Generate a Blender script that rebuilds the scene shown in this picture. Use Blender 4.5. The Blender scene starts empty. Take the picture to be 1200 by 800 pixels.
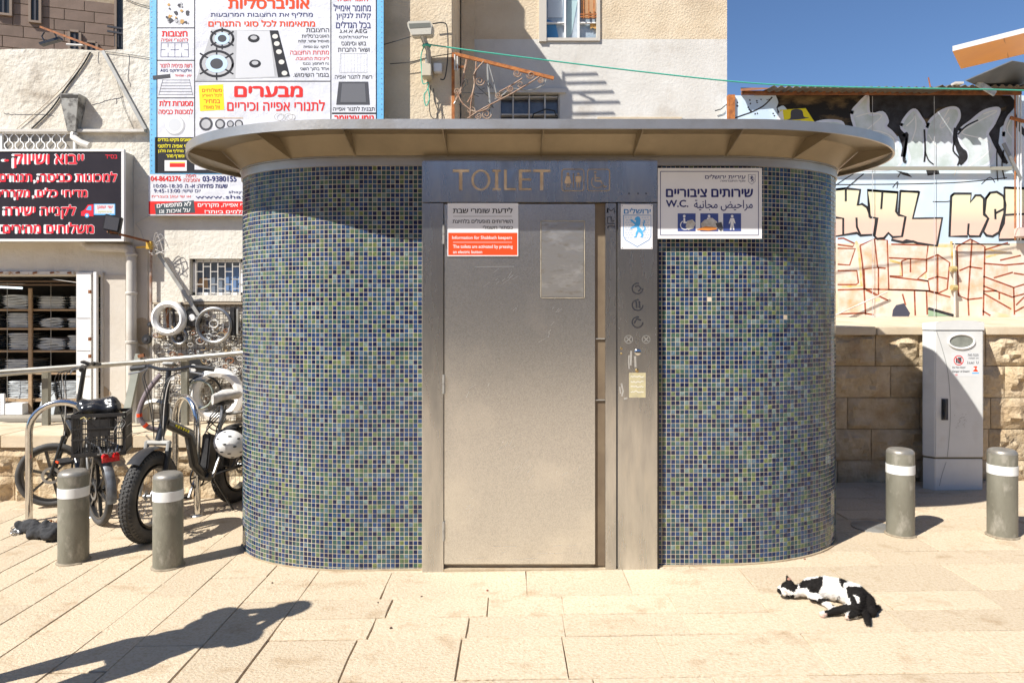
import bpy, bmesh, math, random
import numpy as np
from mathutils import Vector, Matrix, noise
random.seed(7)
R = math.radians; PI = math.pi
SC = bpy.context.scene; COL = SC.collection
# ---------------------------------------------------------------- camera
F = 800.0; CX = 600.0; CY = 365.0; H = 1.48          # pixel focal length, principal point, eye height
cam = bpy.data.cameras.new('camera'); camo = bpy.data.objects.new('camera', cam); COL.objects.link(camo)
camo.location = (0, 0, H); camo.rotation_euler = (R(90), 0, 0)
cam.sensor_width = 36; cam.lens = 24; cam.shift_y = -35 / 1200; cam.clip_start = .05; cam.clip_end = 2000
SC.camera = camo
# ---------------------------------------------------------------- world and sun
AZ, EL = R(51), R(47)                                  # light travels towards +x +y (azimuth from +y), down
world = bpy.data.worlds.new('World'); SC.world = world; world.use_nodes = True
wn = world.node_tree.nodes; wl = world.node_tree.links
sky = wn.new('ShaderNodeTexSky'); sky.sky_type = 'NISHITA'; sky.sun_disc = False
sky.sun_elevation = EL; sky.sun_rotation = PI + AZ; sky.air_density = 1.0; sky.dust_density = .1; sky.ozone_density = 3.5
tint = wn.new('ShaderNodeMix'); tint.data_type = 'RGBA'; tint.blend_type = 'MULTIPLY'; tint.inputs[0].default_value = 1; tint.inputs[7].default_value = (.95, 1.07, 1.24, 1)
wl.new(sky.outputs[0], tint.inputs[6]); wl.new(tint.outputs[2], wn['Background'].inputs[0]); wn['Background'].inputs[1].default_value = .062
sun = bpy.data.lights.new('sun', 'SUN'); suno = bpy.data.objects.new('sun', sun); COL.objects.link(suno)
sun.energy = 5.0; sun.angle = R(.5); sun.color = (1, .965, .90)
LD = Vector((math.sin(AZ) * math.cos(EL), math.cos(AZ) * math.cos(EL), -math.sin(EL)))
suno.rotation_euler = LD.to_track_quat('-Z', 'Y').to_euler()
SC.view_settings.view_transform = 'Standard'; SC.view_settings.look = 'None'
SC.view_settings.gamma = 1; SC.view_settings.exposure = .70
SC.cycles.max_bounces = 6; SC.cycles.diffuse_bounces = 4; SC.cycles.glossy_bounces = 4

# ---------------------------------------------------------------- helpers
def X(px, D): return (px - CX) / F * D
def Z(py, D): return H - (py - CY) / F * D
def W(px, py, D): return Vector((X(px, D), D, Z(py, D)))
def gz(x): return max(-.14, min(.08, .015 * x - .01))
def C(px, py, h=0):                                    # point h above the ground seen at a pixel
    D = (H - h) * F / (py - CY)
    for _ in range(3): D = (H - h - gz(X(px, D))) * F / (py - CY)
    return W(px, py, D)

MATS = {}
def mat(name, col, rough=.7, metal=0, col2=None, scale=4, amount=1, bump=0, bscale=40, detail=6, stretch=(1, 1, 1),
        rand=0, coat=0, contrast=(.35, .65), dirt_or_sheen=None, dscale=1.2, dpos=(.55, .75), trans=0, spec=None, bdist=.01, rrange=0):
    if name in MATS: return MATS[name]
    m = bpy.data.materials.new(name); m.use_nodes = True; nt = m.node_tree; N = nt.nodes; L = nt.links
    b = N['Principled BSDF']; b.inputs['Roughness'].default_value = rough; b.inputs['Metallic'].default_value = metal
    if coat: b.inputs['Coat Weight'].default_value = coat; b.inputs['Coat Roughness'].default_value = .08
    if trans: b.inputs['Transmission Weight'].default_value = trans
    if spec is None and ('print' in name or 'spray' in name or 'sign' in name or 'letter' in name or 'sticker' in name): spec = .18
    if spec is not None: b.inputs['Specular IOR Level'].default_value = spec
    tc = N.new('ShaderNodeTexCoord'); mp = N.new('ShaderNodeMapping'); mp.inputs['Scale'].default_value = stretch
    L.new(tc.outputs['Object'], mp.inputs[0])
    def noi(sc, det=detail):
        n = N.new('ShaderNodeTexNoise'); n.inputs['Scale'].default_value = sc; n.inputs['Detail'].default_value = det
        n.inputs['Roughness'].default_value = .6; L.new(mp.outputs[0], n.inputs['Vector']); return n
    def mix(f, a, bb, mode='MIX'):
        x = N.new('ShaderNodeMix'); x.data_type = 'RGBA'; x.blend_type = mode
        for s, v in ((x.inputs[0], f), (x.inputs[6], a), (x.inputs[7], bb)):
            if hasattr(v, 'is_linked') or hasattr(v, 'links'): L.new(v, s)
            elif isinstance(v, (int, float)): s.default_value = v
            else: s.default_value = (*v, 1)
        return x.outputs[2]
    def ramp(src, lo, hi, a=0, bb=1):
        r = N.new('ShaderNodeMapRange'); r.inputs[1].default_value = lo; r.inputs[2].default_value = hi
        r.inputs[3].default_value = a; r.inputs[4].default_value = bb; L.new(src, r.inputs[0]); return r.outputs[0]
    c = None
    if col2 is not None:
        n = noi(scale); c = mix(ramp(n.outputs[0], contrast[0], contrast[1], 0, amount), col, col2)
        if rrange: L.new(ramp(n.outputs[0], .3, .7, rough - rrange, rough + rrange), b.inputs['Roughness'])
    if rand:
        oi = N.new('ShaderNodeObjectInfo'); hs = N.new('ShaderNodeHueSaturation')
        L.new(ramp(oi.outputs['Random'], 0, 1, 1 - rand, 1 + rand), hs.inputs['Value'])
        if c is None: hs.inputs['Color'].default_value = (*col, 1)
        else: L.new(c, hs.inputs['Color'])
        c = hs.outputs[0]
    if dirt_or_sheen is not None:
        n = noi(dscale, 8); c = mix(ramp(n.outputs[0], dpos[0], dpos[1], 0, dirt_or_sheen[3] if len(dirt_or_sheen) > 3 else .8), c if c is not None else col, dirt_or_sheen[:3])
    if c is None: b.inputs['Base Color'].default_value = (*col, 1)
    else: L.new(c, b.inputs['Base Color'])
    if bump:
        n = noi(bscale, 8); bp = N.new('ShaderNodeBump'); bp.inputs['Strength'].default_value = bump
        bp.inputs['Distance'].default_value = bdist; L.new(n.outputs[0], bp.inputs['Height']); L.new(bp.outputs[0], b.inputs['Normal'])
    MATS[name] = m; return m

BASE = {}
def tag(o, label=None, cat=None, group=None, kind=None):
    if label: o['label'] = label
    if cat: o['category'] = cat
    if group: o['group'] = group
    if kind: o['kind'] = kind
    return o
def thing(name, label, cat, base=(0, 0, 0), group=None, kind=None, rz=0, local=False):
    o = bpy.data.objects.new(name, None); COL.objects.link(o); o.location = base; o.rotation_euler = (0, 0, rz); o.empty_display_size = .1
    BASE[o.name] = Vector((0, 0, 0)) if local else Vector(base)
    return tag(o, label, cat, group, kind)
def link(name, me, parent=None, base=None, loc=None):
    o = bpy.data.objects.new(name, me); COL.objects.link(o)
    if parent is not None: o.parent = parent; BASE[o.name] = BASE[parent.name]
    elif base is not None: o.location = base; BASE[o.name] = Vector(base)
    else: BASE[o.name] = Vector((0, 0, 0))
    if loc is not None: o.location = loc; BASE[o.name] = Vector((0, 0, 0))
    return o

class M:
    def __init__(s): s.v = []; s.f = []; s.mi = []; s.mats = []; s.cur = 0
    def use(s, m):
        if m not in s.mats: s.mats.append(m)
        s.cur = s.mats.index(m); return s
    def add(s, vs, fs):
        k = len(s.v); s.v += [tuple(v) for v in vs]; s.f += [tuple(i + k for i in f) for f in fs]; s.mi += [s.cur] * len(fs); return s
    def box(s, x0, x1, y0, y1, z0, z1):
        return s.add([(x0, y0, z0), (x1, y0, z0), (x1, y1, z0), (x0, y1, z0), (x0, y0, z1), (x1, y0, z1), (x1, y1, z1), (x0, y1, z1)],
                     [(0, 3, 2, 1), (4, 5, 6, 7), (0, 1, 5, 4), (1, 2, 6, 5), (2, 3, 7, 6), (3, 0, 4, 7)])
    def obox(s, c, u, v, w):                               # centre, three half-axes
        c, u, v, w = map(Vector, (c, u, v, w)); P = [c + a * u + b * v + d * w for d in (-1, 1) for a, b in ((-1, -1), (1, -1), (1, 1), (-1, 1))]
        return s.add(P, [(0, 3, 2, 1), (4, 5, 6, 7), (0, 1, 5, 4), (1, 2, 6, 5), (2, 3, 7, 6), (3, 0, 4, 7)])
    def bar(s, a, b, w, t, up=(0, 0, 1)):                  # square bar a->b
        a, b = Vector(a), Vector(b); d = (b - a).normalized(); u = d.cross(Vector(up))
        if u.length < 1e-4: u = d.cross(Vector((0, 1, 0)))
        u.normalize(); n = u.cross(d)
        return s.obox((a + b) / 2, (b - a) / 2, u * w / 2, n * t / 2)
    def tube(s, pts, r, n=8, closed=False, cap=True):
        pts = [Vector(p) for p in pts]; k = len(pts); rr = r if isinstance(r, (list, tuple)) else [r] * k
        vs = []; up = None
        for i in range(k):
            a = pts[(i - 1) % k] if (closed or i > 0) else pts[i]; b = pts[(i + 1) % k] if (closed or i < k - 1) else pts[i]
            d = (b - a).normalized()
            if up is None: up = Vector((0, 0, 1)) if abs(d.z) < .9 else Vector((0, 1, 0))
            u = d.cross(up)
            if u.length < 1e-5: u = d.cross(Vector((1, 0, 0)))
            u.normalize(); w = u.cross(d); up = w
            for j in range(n):
                t = 2 * PI * j / n; vs.append(pts[i] + (u * math.cos(t) + w * math.sin(t)) * rr[i])
        fs = []
        for i in range(k if closed else k - 1):
            for j in range(n):
                a = i * n + j; b = i * n + (j + 1) % n; c = ((i + 1) % k) * n + (j + 1) % n; d = ((i + 1) % k) * n + j
                fs.append((a, d, c, b))
        if cap and not closed: fs += [tuple(range(n)), tuple(range((k - 1) * n, k * n))[::-1]]
        return s.add(vs, fs)
    def ring(s, c, rad, r, axis='y', n=32, m=8, sy=1):
        c = Vector(c); ax = {'x': (Vector((0, 1, 0)), Vector((0, 0, 1))), 'y': (Vector((1, 0, 0)), Vector((0, 0, 1))), 'z': (Vector((1, 0, 0)), Vector((0, 1, 0)))}[axis] if isinstance(axis, str) else axis
        return s.tube([c + ax[0] * math.cos(2 * PI * i / n) * rad + ax[1] * math.sin(2 * PI * i / n) * rad * sy for i in range(n)], r, m, closed=True)
    def lathe(s, prof, c=(0, 0, 0), n=32, axis='z'):
        vs = []; c = Vector(c)
        for (r, h) in prof:
            for j in range(n):
                t = 2 * PI * j / n; p = (r * math.cos(t), r * math.sin(t), h)
                if axis == 'y': p = (p[0], p[2], p[1])
                if axis == 'x': p = (p[2], p[0], p[1])
                vs.append(c + Vector(p))
        fs = [(i * n + j, i * n + (j + 1) % n, (i + 1) * n + (j + 1) % n, (i + 1) * n + j) for i in range(len(prof) - 1) for j in range(n)]
        return s.add(vs, fs)
    def ell(s, c, rx, ry=None, rz=None, n=16, rot=None):
        ry = ry or rx; rz = rz or rx; vs = []; c = Vector(c); m = n // 2
        for i in range(m + 1):
            ph = PI * i / m
            for j in range(n):
                t = 2 * PI * j / n; p = Vector((rx * math.sin(ph) * math.cos(t), ry * math.sin(ph) * math.sin(t), rz * math.cos(ph)))
                if rot is not None: p = rot @ p
                vs.append(c + p)
        fs = [(i * n + j, (i + 1) * n + j, (i + 1) * n + (j + 1) % n, i * n + (j + 1) % n) for i in range(m) for j in range(n)]
        return s.add(vs, fs)
    def poly(s, pts, y):                                   # flat polygon in the xz plane facing -y, concave allowed
        P = [Vector((p[0], 0, p[1])) for p in pts]
        from mathutils.geometry import tessellate_polygon
        tr = tessellate_polygon([P]); fs = []
        for t in tr:
            a, b, c = (P[i] for i in t)
            fs.append(t if (b - a).cross(c - a).y < 0 else t[::-1])
        return s.add([(p[0], y, p[1]) for p in pts], fs)
    def stroke(s, pts, w, y):                              # ribbon in xz plane
        n = len(pts); L = []; Rr = []
        for i in range(n):
            a = Vector(pts[max(0, i - 1)]); b = Vector(pts[min(n - 1, i + 1)]); d = (b - a)
            d = d / (d.length or 1); q = Vector((-d.y, d.x)) * w / 2; p = Vector(pts[i]); L.append(p + q); Rr.append(p - q)
        for i in range(n - 1):
            s.add([(L[i].x, y, L[i].y), (Rr[i].x, y, Rr[i].y), (Rr[i + 1].x, y, Rr[i + 1].y), (L[i + 1].x, y, L[i + 1].y)], [(0, 1, 2, 3)])
        return s
    def xform(s, Mx): s.v = [tuple(Mx @ Vector(v)) for v in s.v]; return s
    def mesh(s, name, m=None, off=Vector((0, 0, 0)), bevel=0, sharp=35, weld=False):
        me = bpy.data.meshes.new(name); me.from_pydata([(v[0] - off[0], v[1] - off[1], v[2] - off[2]) for v in s.v], [], s.f)
        for q in ([m] if m else s.mats): me.materials.append(q)
        if not m and len(s.mats) > 1: me.polygons.foreach_set('material_index', s.mi)
        if bevel or weld:
            bm = bmesh.new(); bm.from_mesh(me)
            if weld: bmesh.ops.remove_doubles(bm, verts=bm.verts, dist=1e-5)
            if bevel: bmesh.ops.bevel(bm, geom=[e for e in bm.edges if len(e.link_faces) == 2 and e.calc_face_angle(0) > .6], offset=bevel, segments=2, affect='EDGES', clamp_overlap=True)
            bm.to_mesh(me); bm.free()
        me.update(); me.shade_smooth(); me.set_sharp_from_angle(angle=R(sharp)); return me
    def build(s, name, m=None, parent=None, base=None, bevel=0, loc=None, sharp=35, weld=False):
        off = Vector((0, 0, 0)) if loc is not None else (BASE[parent.name] if parent is not None else Vector(base or (0, 0, 0)))
        return link(name, s.mesh(name, m, off, bevel, sharp, weld), parent, base, loc)

def curve_mesh(o):
    dg = bpy.context.evaluated_depsgraph_get(); me = bpy.data.meshes.new_from_object(o.evaluated_get(dg)); return me
def heb(t):                                            # right-to-left order, digits and Latin kept
    out = []; run = ''
    for ch in t:
        if ch.isascii() and (ch.isalnum() or (ch in '.:-' and run and run[-1].isdigit())): run += ch
        else:
            if run: out.append(run); run = ''
            out.append({'(': ')', ')': '('}.get(ch, ch))
    if run: out.append(run)
    return ''.join(reversed(out))
def txt(m, s, x0, x1, y0, y1, D, y, bold=0, align='r', slant=0, raw=False):
    """adds lettering to m: pixel box (x0 or x1 None keeps proportions) measured at depth D, lying at depth y"""
    if not raw and any('\u0590' <= ch <= '\u05ff' for ch in s): s = heb(s)
    V2, fs = glyphs(s)
    if not V2: return m
    co = np.array(V2); mn = co.min(0); mx = co.max(0); zt, zb = Z(y0, D), Z(y1, D); sz = (zt - zb) / max(1e-6, mx[1] - mn[1])
    if x0 is None: sx = sz; xr = X(x1, D); xl = xr - (mx[0] - mn[0]) * sx
    elif x1 is None: sx = sz; xl = X(x0, D)
    else: xl = X(x0, D); sx = (X(x1, D) - xl) / max(1e-6, mx[0] - mn[0])
    vs = [(xl + (c[0] - mn[0]) * sx, y - c[2] * .00003, zb + (c[1] - mn[1]) * sz + slant * (c[0] - mn[0]) * sx) for c in co]
    m.add(vs, fs)
    if bold:                                           # heavier weight: overlapping copies a hair apart in depth
        b = bold * sz
        for k, (dx, dz) in enumerate(((b, 0), (-b, 0), (0, b * .7), (0, -b * .7))): m.add([(v[0] + dx, v[1] - .00011 * (k + 1), v[2] + dz) for v in vs], fs)
    return m
GL = {}
def glyphs(s):
    """outline every contour by itself: overlapping strokes of one letter are filled apart"""
    if s in GL: return GL[s]
    from mathutils.geometry import tessellate_polygon
    cu = bpy.data.curves.new('letters', 'FONT'); cu.body = s; cu.size = 1
    o = bpy.data.objects.new('letters', cu); COL.objects.link(o); bpy.context.view_layer.update()
    cv = o.to_curve(bpy.context.evaluated_depsgraph_get()); loops = []
    for sp in cv.splines:
        P = []
        if sp.type == 'BEZIER':
            bp = sp.bezier_points; n = len(bp)
            for i in range(n):
                a, c = bp[i], bp[(i + 1) % n]; p0, p1, p2, p3 = a.co, a.handle_right, c.handle_left, c.co
                st = ((p1 - p0).cross(p3 - p0)).length + ((p2 - p0).cross(p3 - p0)).length; k = 1 if st < 1e-5 else 3
                for j in range(k):
                    t = j / k; P.append(((1 - t) ** 3 * p0 + 3 * (1 - t) ** 2 * t * p1 + 3 * (1 - t) * t * t * p2 + t ** 3 * p3).to_2d())
        else: P = [q.co.to_2d() for q in sp.points]
        if len(P) > 2: loops.append(P)
    o.to_curve_clear(); bpy.data.objects.remove(o); bpy.data.curves.remove(cu)
    ar = lambda P: sum(P[i - 1].x * P[i].y - P[i].x * P[i - 1].y for i in range(len(P))) / 2
    def inside(p, Q):
        r = False
        for i in range(len(Q)):
            a, b = Q[i - 1], Q[i]
            if (a.y > p.y) != (b.y > p.y) and p.x < (b.x - a.x) * (p.y - a.y) / (b.y - a.y) + a.x: r = not r
        return r
    if not loops: return [], []
    A = [ar(P) for P in loops]; sg = 1 if A[max(range(len(A)), key=lambda i: abs(A[i]))] > 0 else -1
    outs = [i for i in range(len(A)) if A[i] * sg > 0]; holes = [i for i in range(len(A)) if A[i] * sg < 0]; V = []; Fs = []
    outs += [h for h in holes if not any(inside(loops[h][0], loops[i]) for i in outs)]
    for q, i in enumerate(outs):
        hs = [loops[h] for h in holes if h != i and h not in outs and inside(loops[h][0], loops[i])]
        poly = [[Vector((p.x, p.y, 0)) for p in L] for L in [loops[i]] + hs]; k = len(V)
        for L in poly: V += [(p.x, p.y, q % 3) for p in L]
        for t in tessellate_polygon(poly):
            a, b, c = (Vector(V[k + j][:2]) for j in t)
            Fs.append(tuple(k + j for j in (t if (b - a).cross(c - a) > 0 else t[::-1])))
    GL[s] = (V, Fs); return GL[s]
def pp(pts, D): return [(X(a, D), Z(b, D)) for a, b in pts]
def smooth(pts, k=6, closed=False):
    n = len(pts); out = []
    rng = range(n if closed else n - 1)
    for i in rng:
        p0 = pts[(i - 1) % n] if closed or i > 0 else pts[i]; p1 = pts[i]; p2 = pts[(i + 1) % n]; p3 = pts[(i + 2) % n] if closed or i + 2 < n else p2
        for j in range(k):
            t = j / k; out.append(tuple(.5 * (2 * b + (c - a) * t + (2 * a - 5 * b + 4 * c - d) * t * t + (3 * b - a - 3 * c + d) * t ** 3) for a, b, c, d in zip(p0, p1, p2, p3)))
    if not closed: out.append(tuple(pts[-1]))
    return out
def circ(cx, cy, r, n=20, ry=None): return [(cx + r * math.cos(2 * PI * i / n), cy + (ry or r) * math.sin(2 * PI * i / n)) for i in range(n)]
def rectpx(m, x0, x1, y0, y1, D, y): return m.poly(pp([(x0, y0), (x1, y0), (x1, y1), (x0, y1)], D), y)

# ---------------------------------------------------------------- materials
slabm = mat('limestone_paving', (.565, .465, .335), .85, col2=(.42, .30, .18), scale=75, contrast=(.45, .72), amount=.8, bump=.8, bscale=80, stretch=(.9, 1.2, 1), rand=.075, dirt_or_sheen=(.33, .22, .12, .75), dscale=5, dpos=(.56, .76), bdist=.010, spec=.2)
jointm = mat('sand_joint', (.17, .12, .075), .95, col2=(.46, .37, .26), scale=6, contrast=(.42, .58), bump=.6, bscale=80)
rockm = mat('rock_faced_stone', (.58, .47, .32), .85, col2=(.46, .34, .20), scale=6, bump=1, bscale=22, rand=.12, dirt_or_sheen=(.30, .17, .07, .6), dscale=4, dpos=(.5, .75), bdist=.03)
capm = mat('sawn_stone', (.62, .52, .38), .7, col2=(.54, .43, .29), scale=5, bump=.25, bscale=60, rand=.06, dirt_or_sheen=(.35, .26, .16, .4), dscale=2.5)
mortar = mat('mortar', (.44, .36, .25), .95, col2=(.36, .27, .17), scale=12, bump=.5, bscale=60)
plaster = mat('old_white_plaster', (.73, .69, .61), .9, col2=(.66, .61, .52), scale=2.2, bump=.55, bscale=22, dirt_or_sheen=(.40, .33, .25, .55), dscale=1.3, dpos=(.56, .78), bdist=.02)
plaster2 = mat('stained_white_plaster', (.70, .665, .59), .9, col2=(.58, .52, .42), scale=2.2, bump=.6, bscale=18, dirt_or_sheen=(.26, .20, .14, .75), dscale=3.2, dpos=(.54, .72), bdist=.03)
creamp = mat('cream_plaster', (.66, .55, .40), .9, col2=(.60, .48, .33), scale=3, bump=.9, bscale=45, dirt_or_sheen=(.36, .27, .17, .6), dscale=1.8, dpos=(.52, .74), bdist=.012)
whitewash = mat('whitewash', (.64, .615, .57), .9, col2=(.56, .53, .48), scale=2, bump=.5, bscale=30, dirt_or_sheen=(.38, .32, .25, .6), dscale=2.4, dpos=(.54, .75))
shadewall = mat('shade_grey_plaster', (.60, .55, .48), .85, col2=(.54, .48, .40), scale=2.5, bump=.3, bscale=25, dirt_or_sheen=(.30, .22, .14, .5), dscale=3, dpos=(.6, .75))  # grey of the shaded wall strips put into the plaster colour
steel = mat('brushed_stainless_steel', (.66, .66, .655), .26, 1, col2=(.44, .44, .44), scale=3, stretch=(3, 3, .5), rrange=.07, dirt_or_sheen=(.74, .72, .68, .5), dscale=5, dpos=(.56, .72))  # pale smudges also imitate bright streaks of reflection
def door_steel():
    m = mat('speckled_door_steel', (.73, .725, .71), .26, .95, col2=(.49, .485, .475), scale=190, contrast=(.42, .60), amount=.6, bump=.3, bscale=230, bdist=.001, dirt_or_sheen=(.84, .82, .78, .6), dscale=3, dpos=(.52, .70))  # lighter smudges double as painted highlights on the door
    return m
doorst = door_steel()
canopym = mat('canopy_steel', (.52, .50, .47), .4, .85, col2=(.44, .41, .37), scale=2.5, bump=.1, bscale=60, dirt_or_sheen=(.32, .26, .18, .5), dscale=3)
soffitm = mat('canopy_soffit_metal', (.28, .225, .15), .42, .5, col2=(.22, .175, .115), scale=3, dirt_or_sheen=(.22, .17, .12, .6), dscale=5, dpos=(.6, .8))  # brown reflected up from the ground is put into this metal's colour
warmbackm = mat('cut_letter_backing', (.90, .72, .52), .6, 0, col2=(.54, .40, .27), scale=8)  # beige brightened to imitate warm light bounced off the ground
grout = mat('mosaic_grout', (.62, .54, .42), .9, col2=(.46, .38, .28), scale=5, dirt_or_sheen=(.30, .2, .12, .7), dscale=3, dpos=(.58, .75))
black = mat('black_plastic', (.018, .018, .02), .42, col2=(.035, .034, .034), scale=14, rrange=.08)
blackr = mat('tyre_rubber', (.035, .034, .033), .75, col2=(.075, .07, .065), scale=9, bump=.3, bscale=120, bdist=.004)
blackm = mat('black_frame_paint', (.02, .02, .022), .28, .2, col2=(.03, .03, .03), scale=10, coat=.3)
chrome = mat('chromed_tube', (.70, .69, .67), .16, 1, col2=(.6, .58, .55), scale=12, rrange=.05)
alu = mat('dull_aluminium', (.45, .45, .45), .42, .9, col2=(.33, .33, .33), scale=10, rrange=.08)
galv = mat('galvanised_steel', (.42, .41, .38), .5, .6, col2=(.34, .33, .3), scale=8, dirt_or_sheen=(.25, .2, .14, .5), dscale=6)
bollm = mat('bollard_grey_paint', (.23, .22, .175), .5, .2, col2=(.16, .15, .115), scale=7, bump=.25, bscale=50, dirt_or_sheen=(.33, .31, .26, .8), dscale=13, dpos=(.54, .66), stretch=(1, 1, .5))
bolltop = mat('bollard_worn_cap', (.32, .30, .26), .42, .5, col2=(.24, .22, .19), scale=14)
reflm = mat('reflective_band', (.78, .78, .75), .45, col2=(.66, .66, .64), scale=9)
white = mat('white_paint', (.80, .79, .77), .45, col2=(.74, .72, .69), scale=6, amount=.6)
signw = mat('white_sign_enamel', (.78, .77, .77), .35, col2=(.72, .71, .71), scale=5, amount=.5)
navy = mat('navy_print', (.035, .04, .15), .5)
blackp = mat('black_print', (.03, .03, .035), .5)
redp = mat('red_print', (.72, .035, .03), .5)
redl = mat('red_sign_letter', (.75, .03, .05), .5)
orangered = mat('orange_red_print', (.80, .075, .02), .45)
lblue = mat('light_blue_print', (.10, .42, .78), .5)
mblue = mat('blue_crest_print', (.03, .22, .50), .5)
blueic = mat('icon_blue_print', (.06, .09, .27), .5)
yellowp = mat('yellow_print', (.82, .70, .03), .5)
greyp = mat('grey_print', (.42, .42, .43), .5, col2=(.52, .52, .53), scale=5)
dgreyp = mat('dark_grey_print', (.08, .08, .09), .5)
bannerm = mat('banner_vinyl', (.70, .70, .73), .42, col2=(.63, .63, .67), scale=1.6, bump=.4, bscale=3, bdist=.05)
bannerb = mat('banner_blue_vinyl', (.16, .45, .72), .42, bump=.3, bscale=3, bdist=.04)
signblack = mat('black_sign_face', (.024, .020, .026), .4, col2=(.034, .028, .034), scale=3)
rust = mat('rusty_iron', (.30, .11, .035), .85, col2=(.14, .055, .025), scale=16, bump=.5, bscale=70)
orust = mat('orange_rusted_iron', (.48, .17, .04), .8, col2=(.25, .08, .025), scale=22, bump=.4, bscale=70)
wood = mat('shelf_wood', (.42, .29, .17), .7, col2=(.32, .21, .12), scale=6, stretch=(1, 1, 8))
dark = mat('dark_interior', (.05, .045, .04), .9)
glassd = mat('dusty_window_glass', (.10, .13, .18), .12, .0, col2=(.20, .23, .27), scale=3, spec=.7)
fabricw = mat('folded_white_plastic', (.47, .49, .49), .5, col2=(.36, .38, .39), scale=10, bump=.4, bscale=20, rand=.08)
pvc = mat('grey_pvc', (.60, .57, .52), .55, col2=(.52, .48, .42), scale=5, dirt_or_sheen=(.3, .22, .14, .5), dscale=6)
cablem = mat('black_cable', (.03, .03, .03), .6)
cableg = mat('green_cable', (.06, .42, .30), .5)
cablew = mat('pale_cable', (.55, .52, .48), .6)
pinkst = mat('pinkish_ashlar', (.25, .175, .135), .85, col2=(.20, .14, .105), scale=3, bump=.4, bscale=40, rand=.12)  # stone darkened to imitate shade on a sunlit face
orangepanel = mat('orange_painted_sheet', (.80, .33, .02), .5, col2=(.72, .28, .02), scale=2)
redrefl = mat('red_reflector', (.65, .01, .012), .2, coat=.5)
olive = mat('lime_rim_paint', (.42, .46, .12), .4, .3)
cabm = mat('cabinet_grey_plastic', (.68, .68, .66), .45, col2=(.62, .62, .60), scale=4, bump=.06, bscale=200, dirt_or_sheen=(.45, .40, .33, .35), dscale=5)

# ================================================================ GROUND
def build_ground():
    xs = [-300, -60, -20, -9] + [-8 + .5 * i for i in range(33)] + [9, 20, 60, 300]; ys = [-300, -60, -20, -6] + [-4 + .6 * i for i in range(27)] + [14, 20, 40, 300]
    m = M(); n = len(ys)
    m.add([(x, y, gz(x) - .010) for x in xs for y in ys], [(i * n + j, (i + 1) * n + j, (i + 1) * n + j + 1, i * n + j + 1) for i in range(len(xs) - 1) for j in range(n - 1)])
    g = m.build('ground', jointm, base=(0, 0, 0)); tag(g, kind='structure'); return g
ground = build_ground()
# beyond the hand-laid slabs the same paving goes on as one material
far = bpy.data.materials.new('far_paving'); far.use_nodes = True
nt = far.node_tree; bk = nt.nodes.new('ShaderNodeTexBrick'); tc = nt.nodes.new('ShaderNodeTexCoord')
bk.inputs['Scale'].default_value = 1.7; bk.inputs['Mortar Size'].default_value = .008
bk.inputs['Color1'].default_value = (.52, .42, .30, 1); bk.inputs['Color2'].default_value = (.47, .36, .24, 1); bk.inputs['Mortar'].default_value = (.26, .2, .13, 1)
nt.links.new(tc.outputs['Object'], bk.inputs['Vector']); nt.links.new(bk.outputs[0], nt.nodes['Principled BSDF'].inputs['Base Color']); nt.nodes['Principled BSDF'].inputs['Roughness'].default_value = .85
def far_sheets():
    pave = thing('pavement', None, None, (0, 0, 0), kind='structure')
    def sheet(x0, x1, y0, y1):
        m = M(); xs = [x0] + [x for x in [-60, -20, -9] + [-8 + .5 * i for i in range(33)] + [9, 20, 60] if x0 < x < x1] + [x1]
        m.add([(x, y, gz(x) - .004) for x in xs for y in (y0, y1)], [(2 * i, 2 * i + 2, 2 * i + 3, 2 * i + 1) for i in range(len(xs) - 1)])
        m.build('paving_sheet', far, pave)
    sheet(-120, 120, -120, 1.6); sheet(-120, -6.3, 1.6, 5.6); sheet(6.6, 120, 1.6, 5.75)
    return pave
pave = far_sheets()
def slab(x0, x1, y0, y1):
    lf = x0 < -1.13; gx, gy = (.0024, .0052) if lf else (.0020, .0052); m = M(); u = lambda g: g * random.uniform(.35, 1.1)
    x0 += u(gx); x1 -= u(gx); y0 += u(gy); y1 -= u(gy)
    dz = random.uniform(-.0006, .0006); c = .0025; tx, ty = random.uniform(-.0006, .0006), random.uniform(-.0006, .0006)
    def h(x, y): return gz(x) + dz + tx * (x - x0) + ty * (y - y0)
    j = lambda: random.uniform(-.0035, .0035)
    q = [(x0 + j(), y0 + j()), (x1 + j(), y0 + j()), (x1 + j(), y1 + j()), (x0 + j(), y1 + j())]
    # subdivide edges once for a worn outline
    P = []
    for i in range(4):
        a, b = q[i], q[(i + 1) % 4]; P.append(a); P.append(((a[0] + b[0]) / 2 + j(), (a[1] + b[1]) / 2 + j()))
    cx, cy = (x0 + x1) / 2, (y0 + y1) / 2
    vs = [(x, y, gz(x) - .03) for x, y in P] + [(x, y, h(x, y) - .004) for x, y in P] + [(x + (cx - x) / abs(cx - x + 1e-9) * c if abs(cx - x) > c else x, y + (cy - y) / abs(cy - y + 1e-9) * c if abs(cy - y) > c else y, h(x, y)) for x, y in P]
    fs = [(i, (i + 1) % 8, 8 + (i + 1) % 8, 8 + i) for i in range(8)] + [(8 + i, 8 + (i + 1) % 8, 16 + (i + 1) % 8, 16 + i) for i in range(8)] + [tuple(range(16, 24))]
    m.add(vs, fs); m.build('paving_stone', slabm, pave, sharp=20)
def inkiosk(x, y): return abs(x - .167) < 1.5 and 4.05 < y < 5.1
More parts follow.
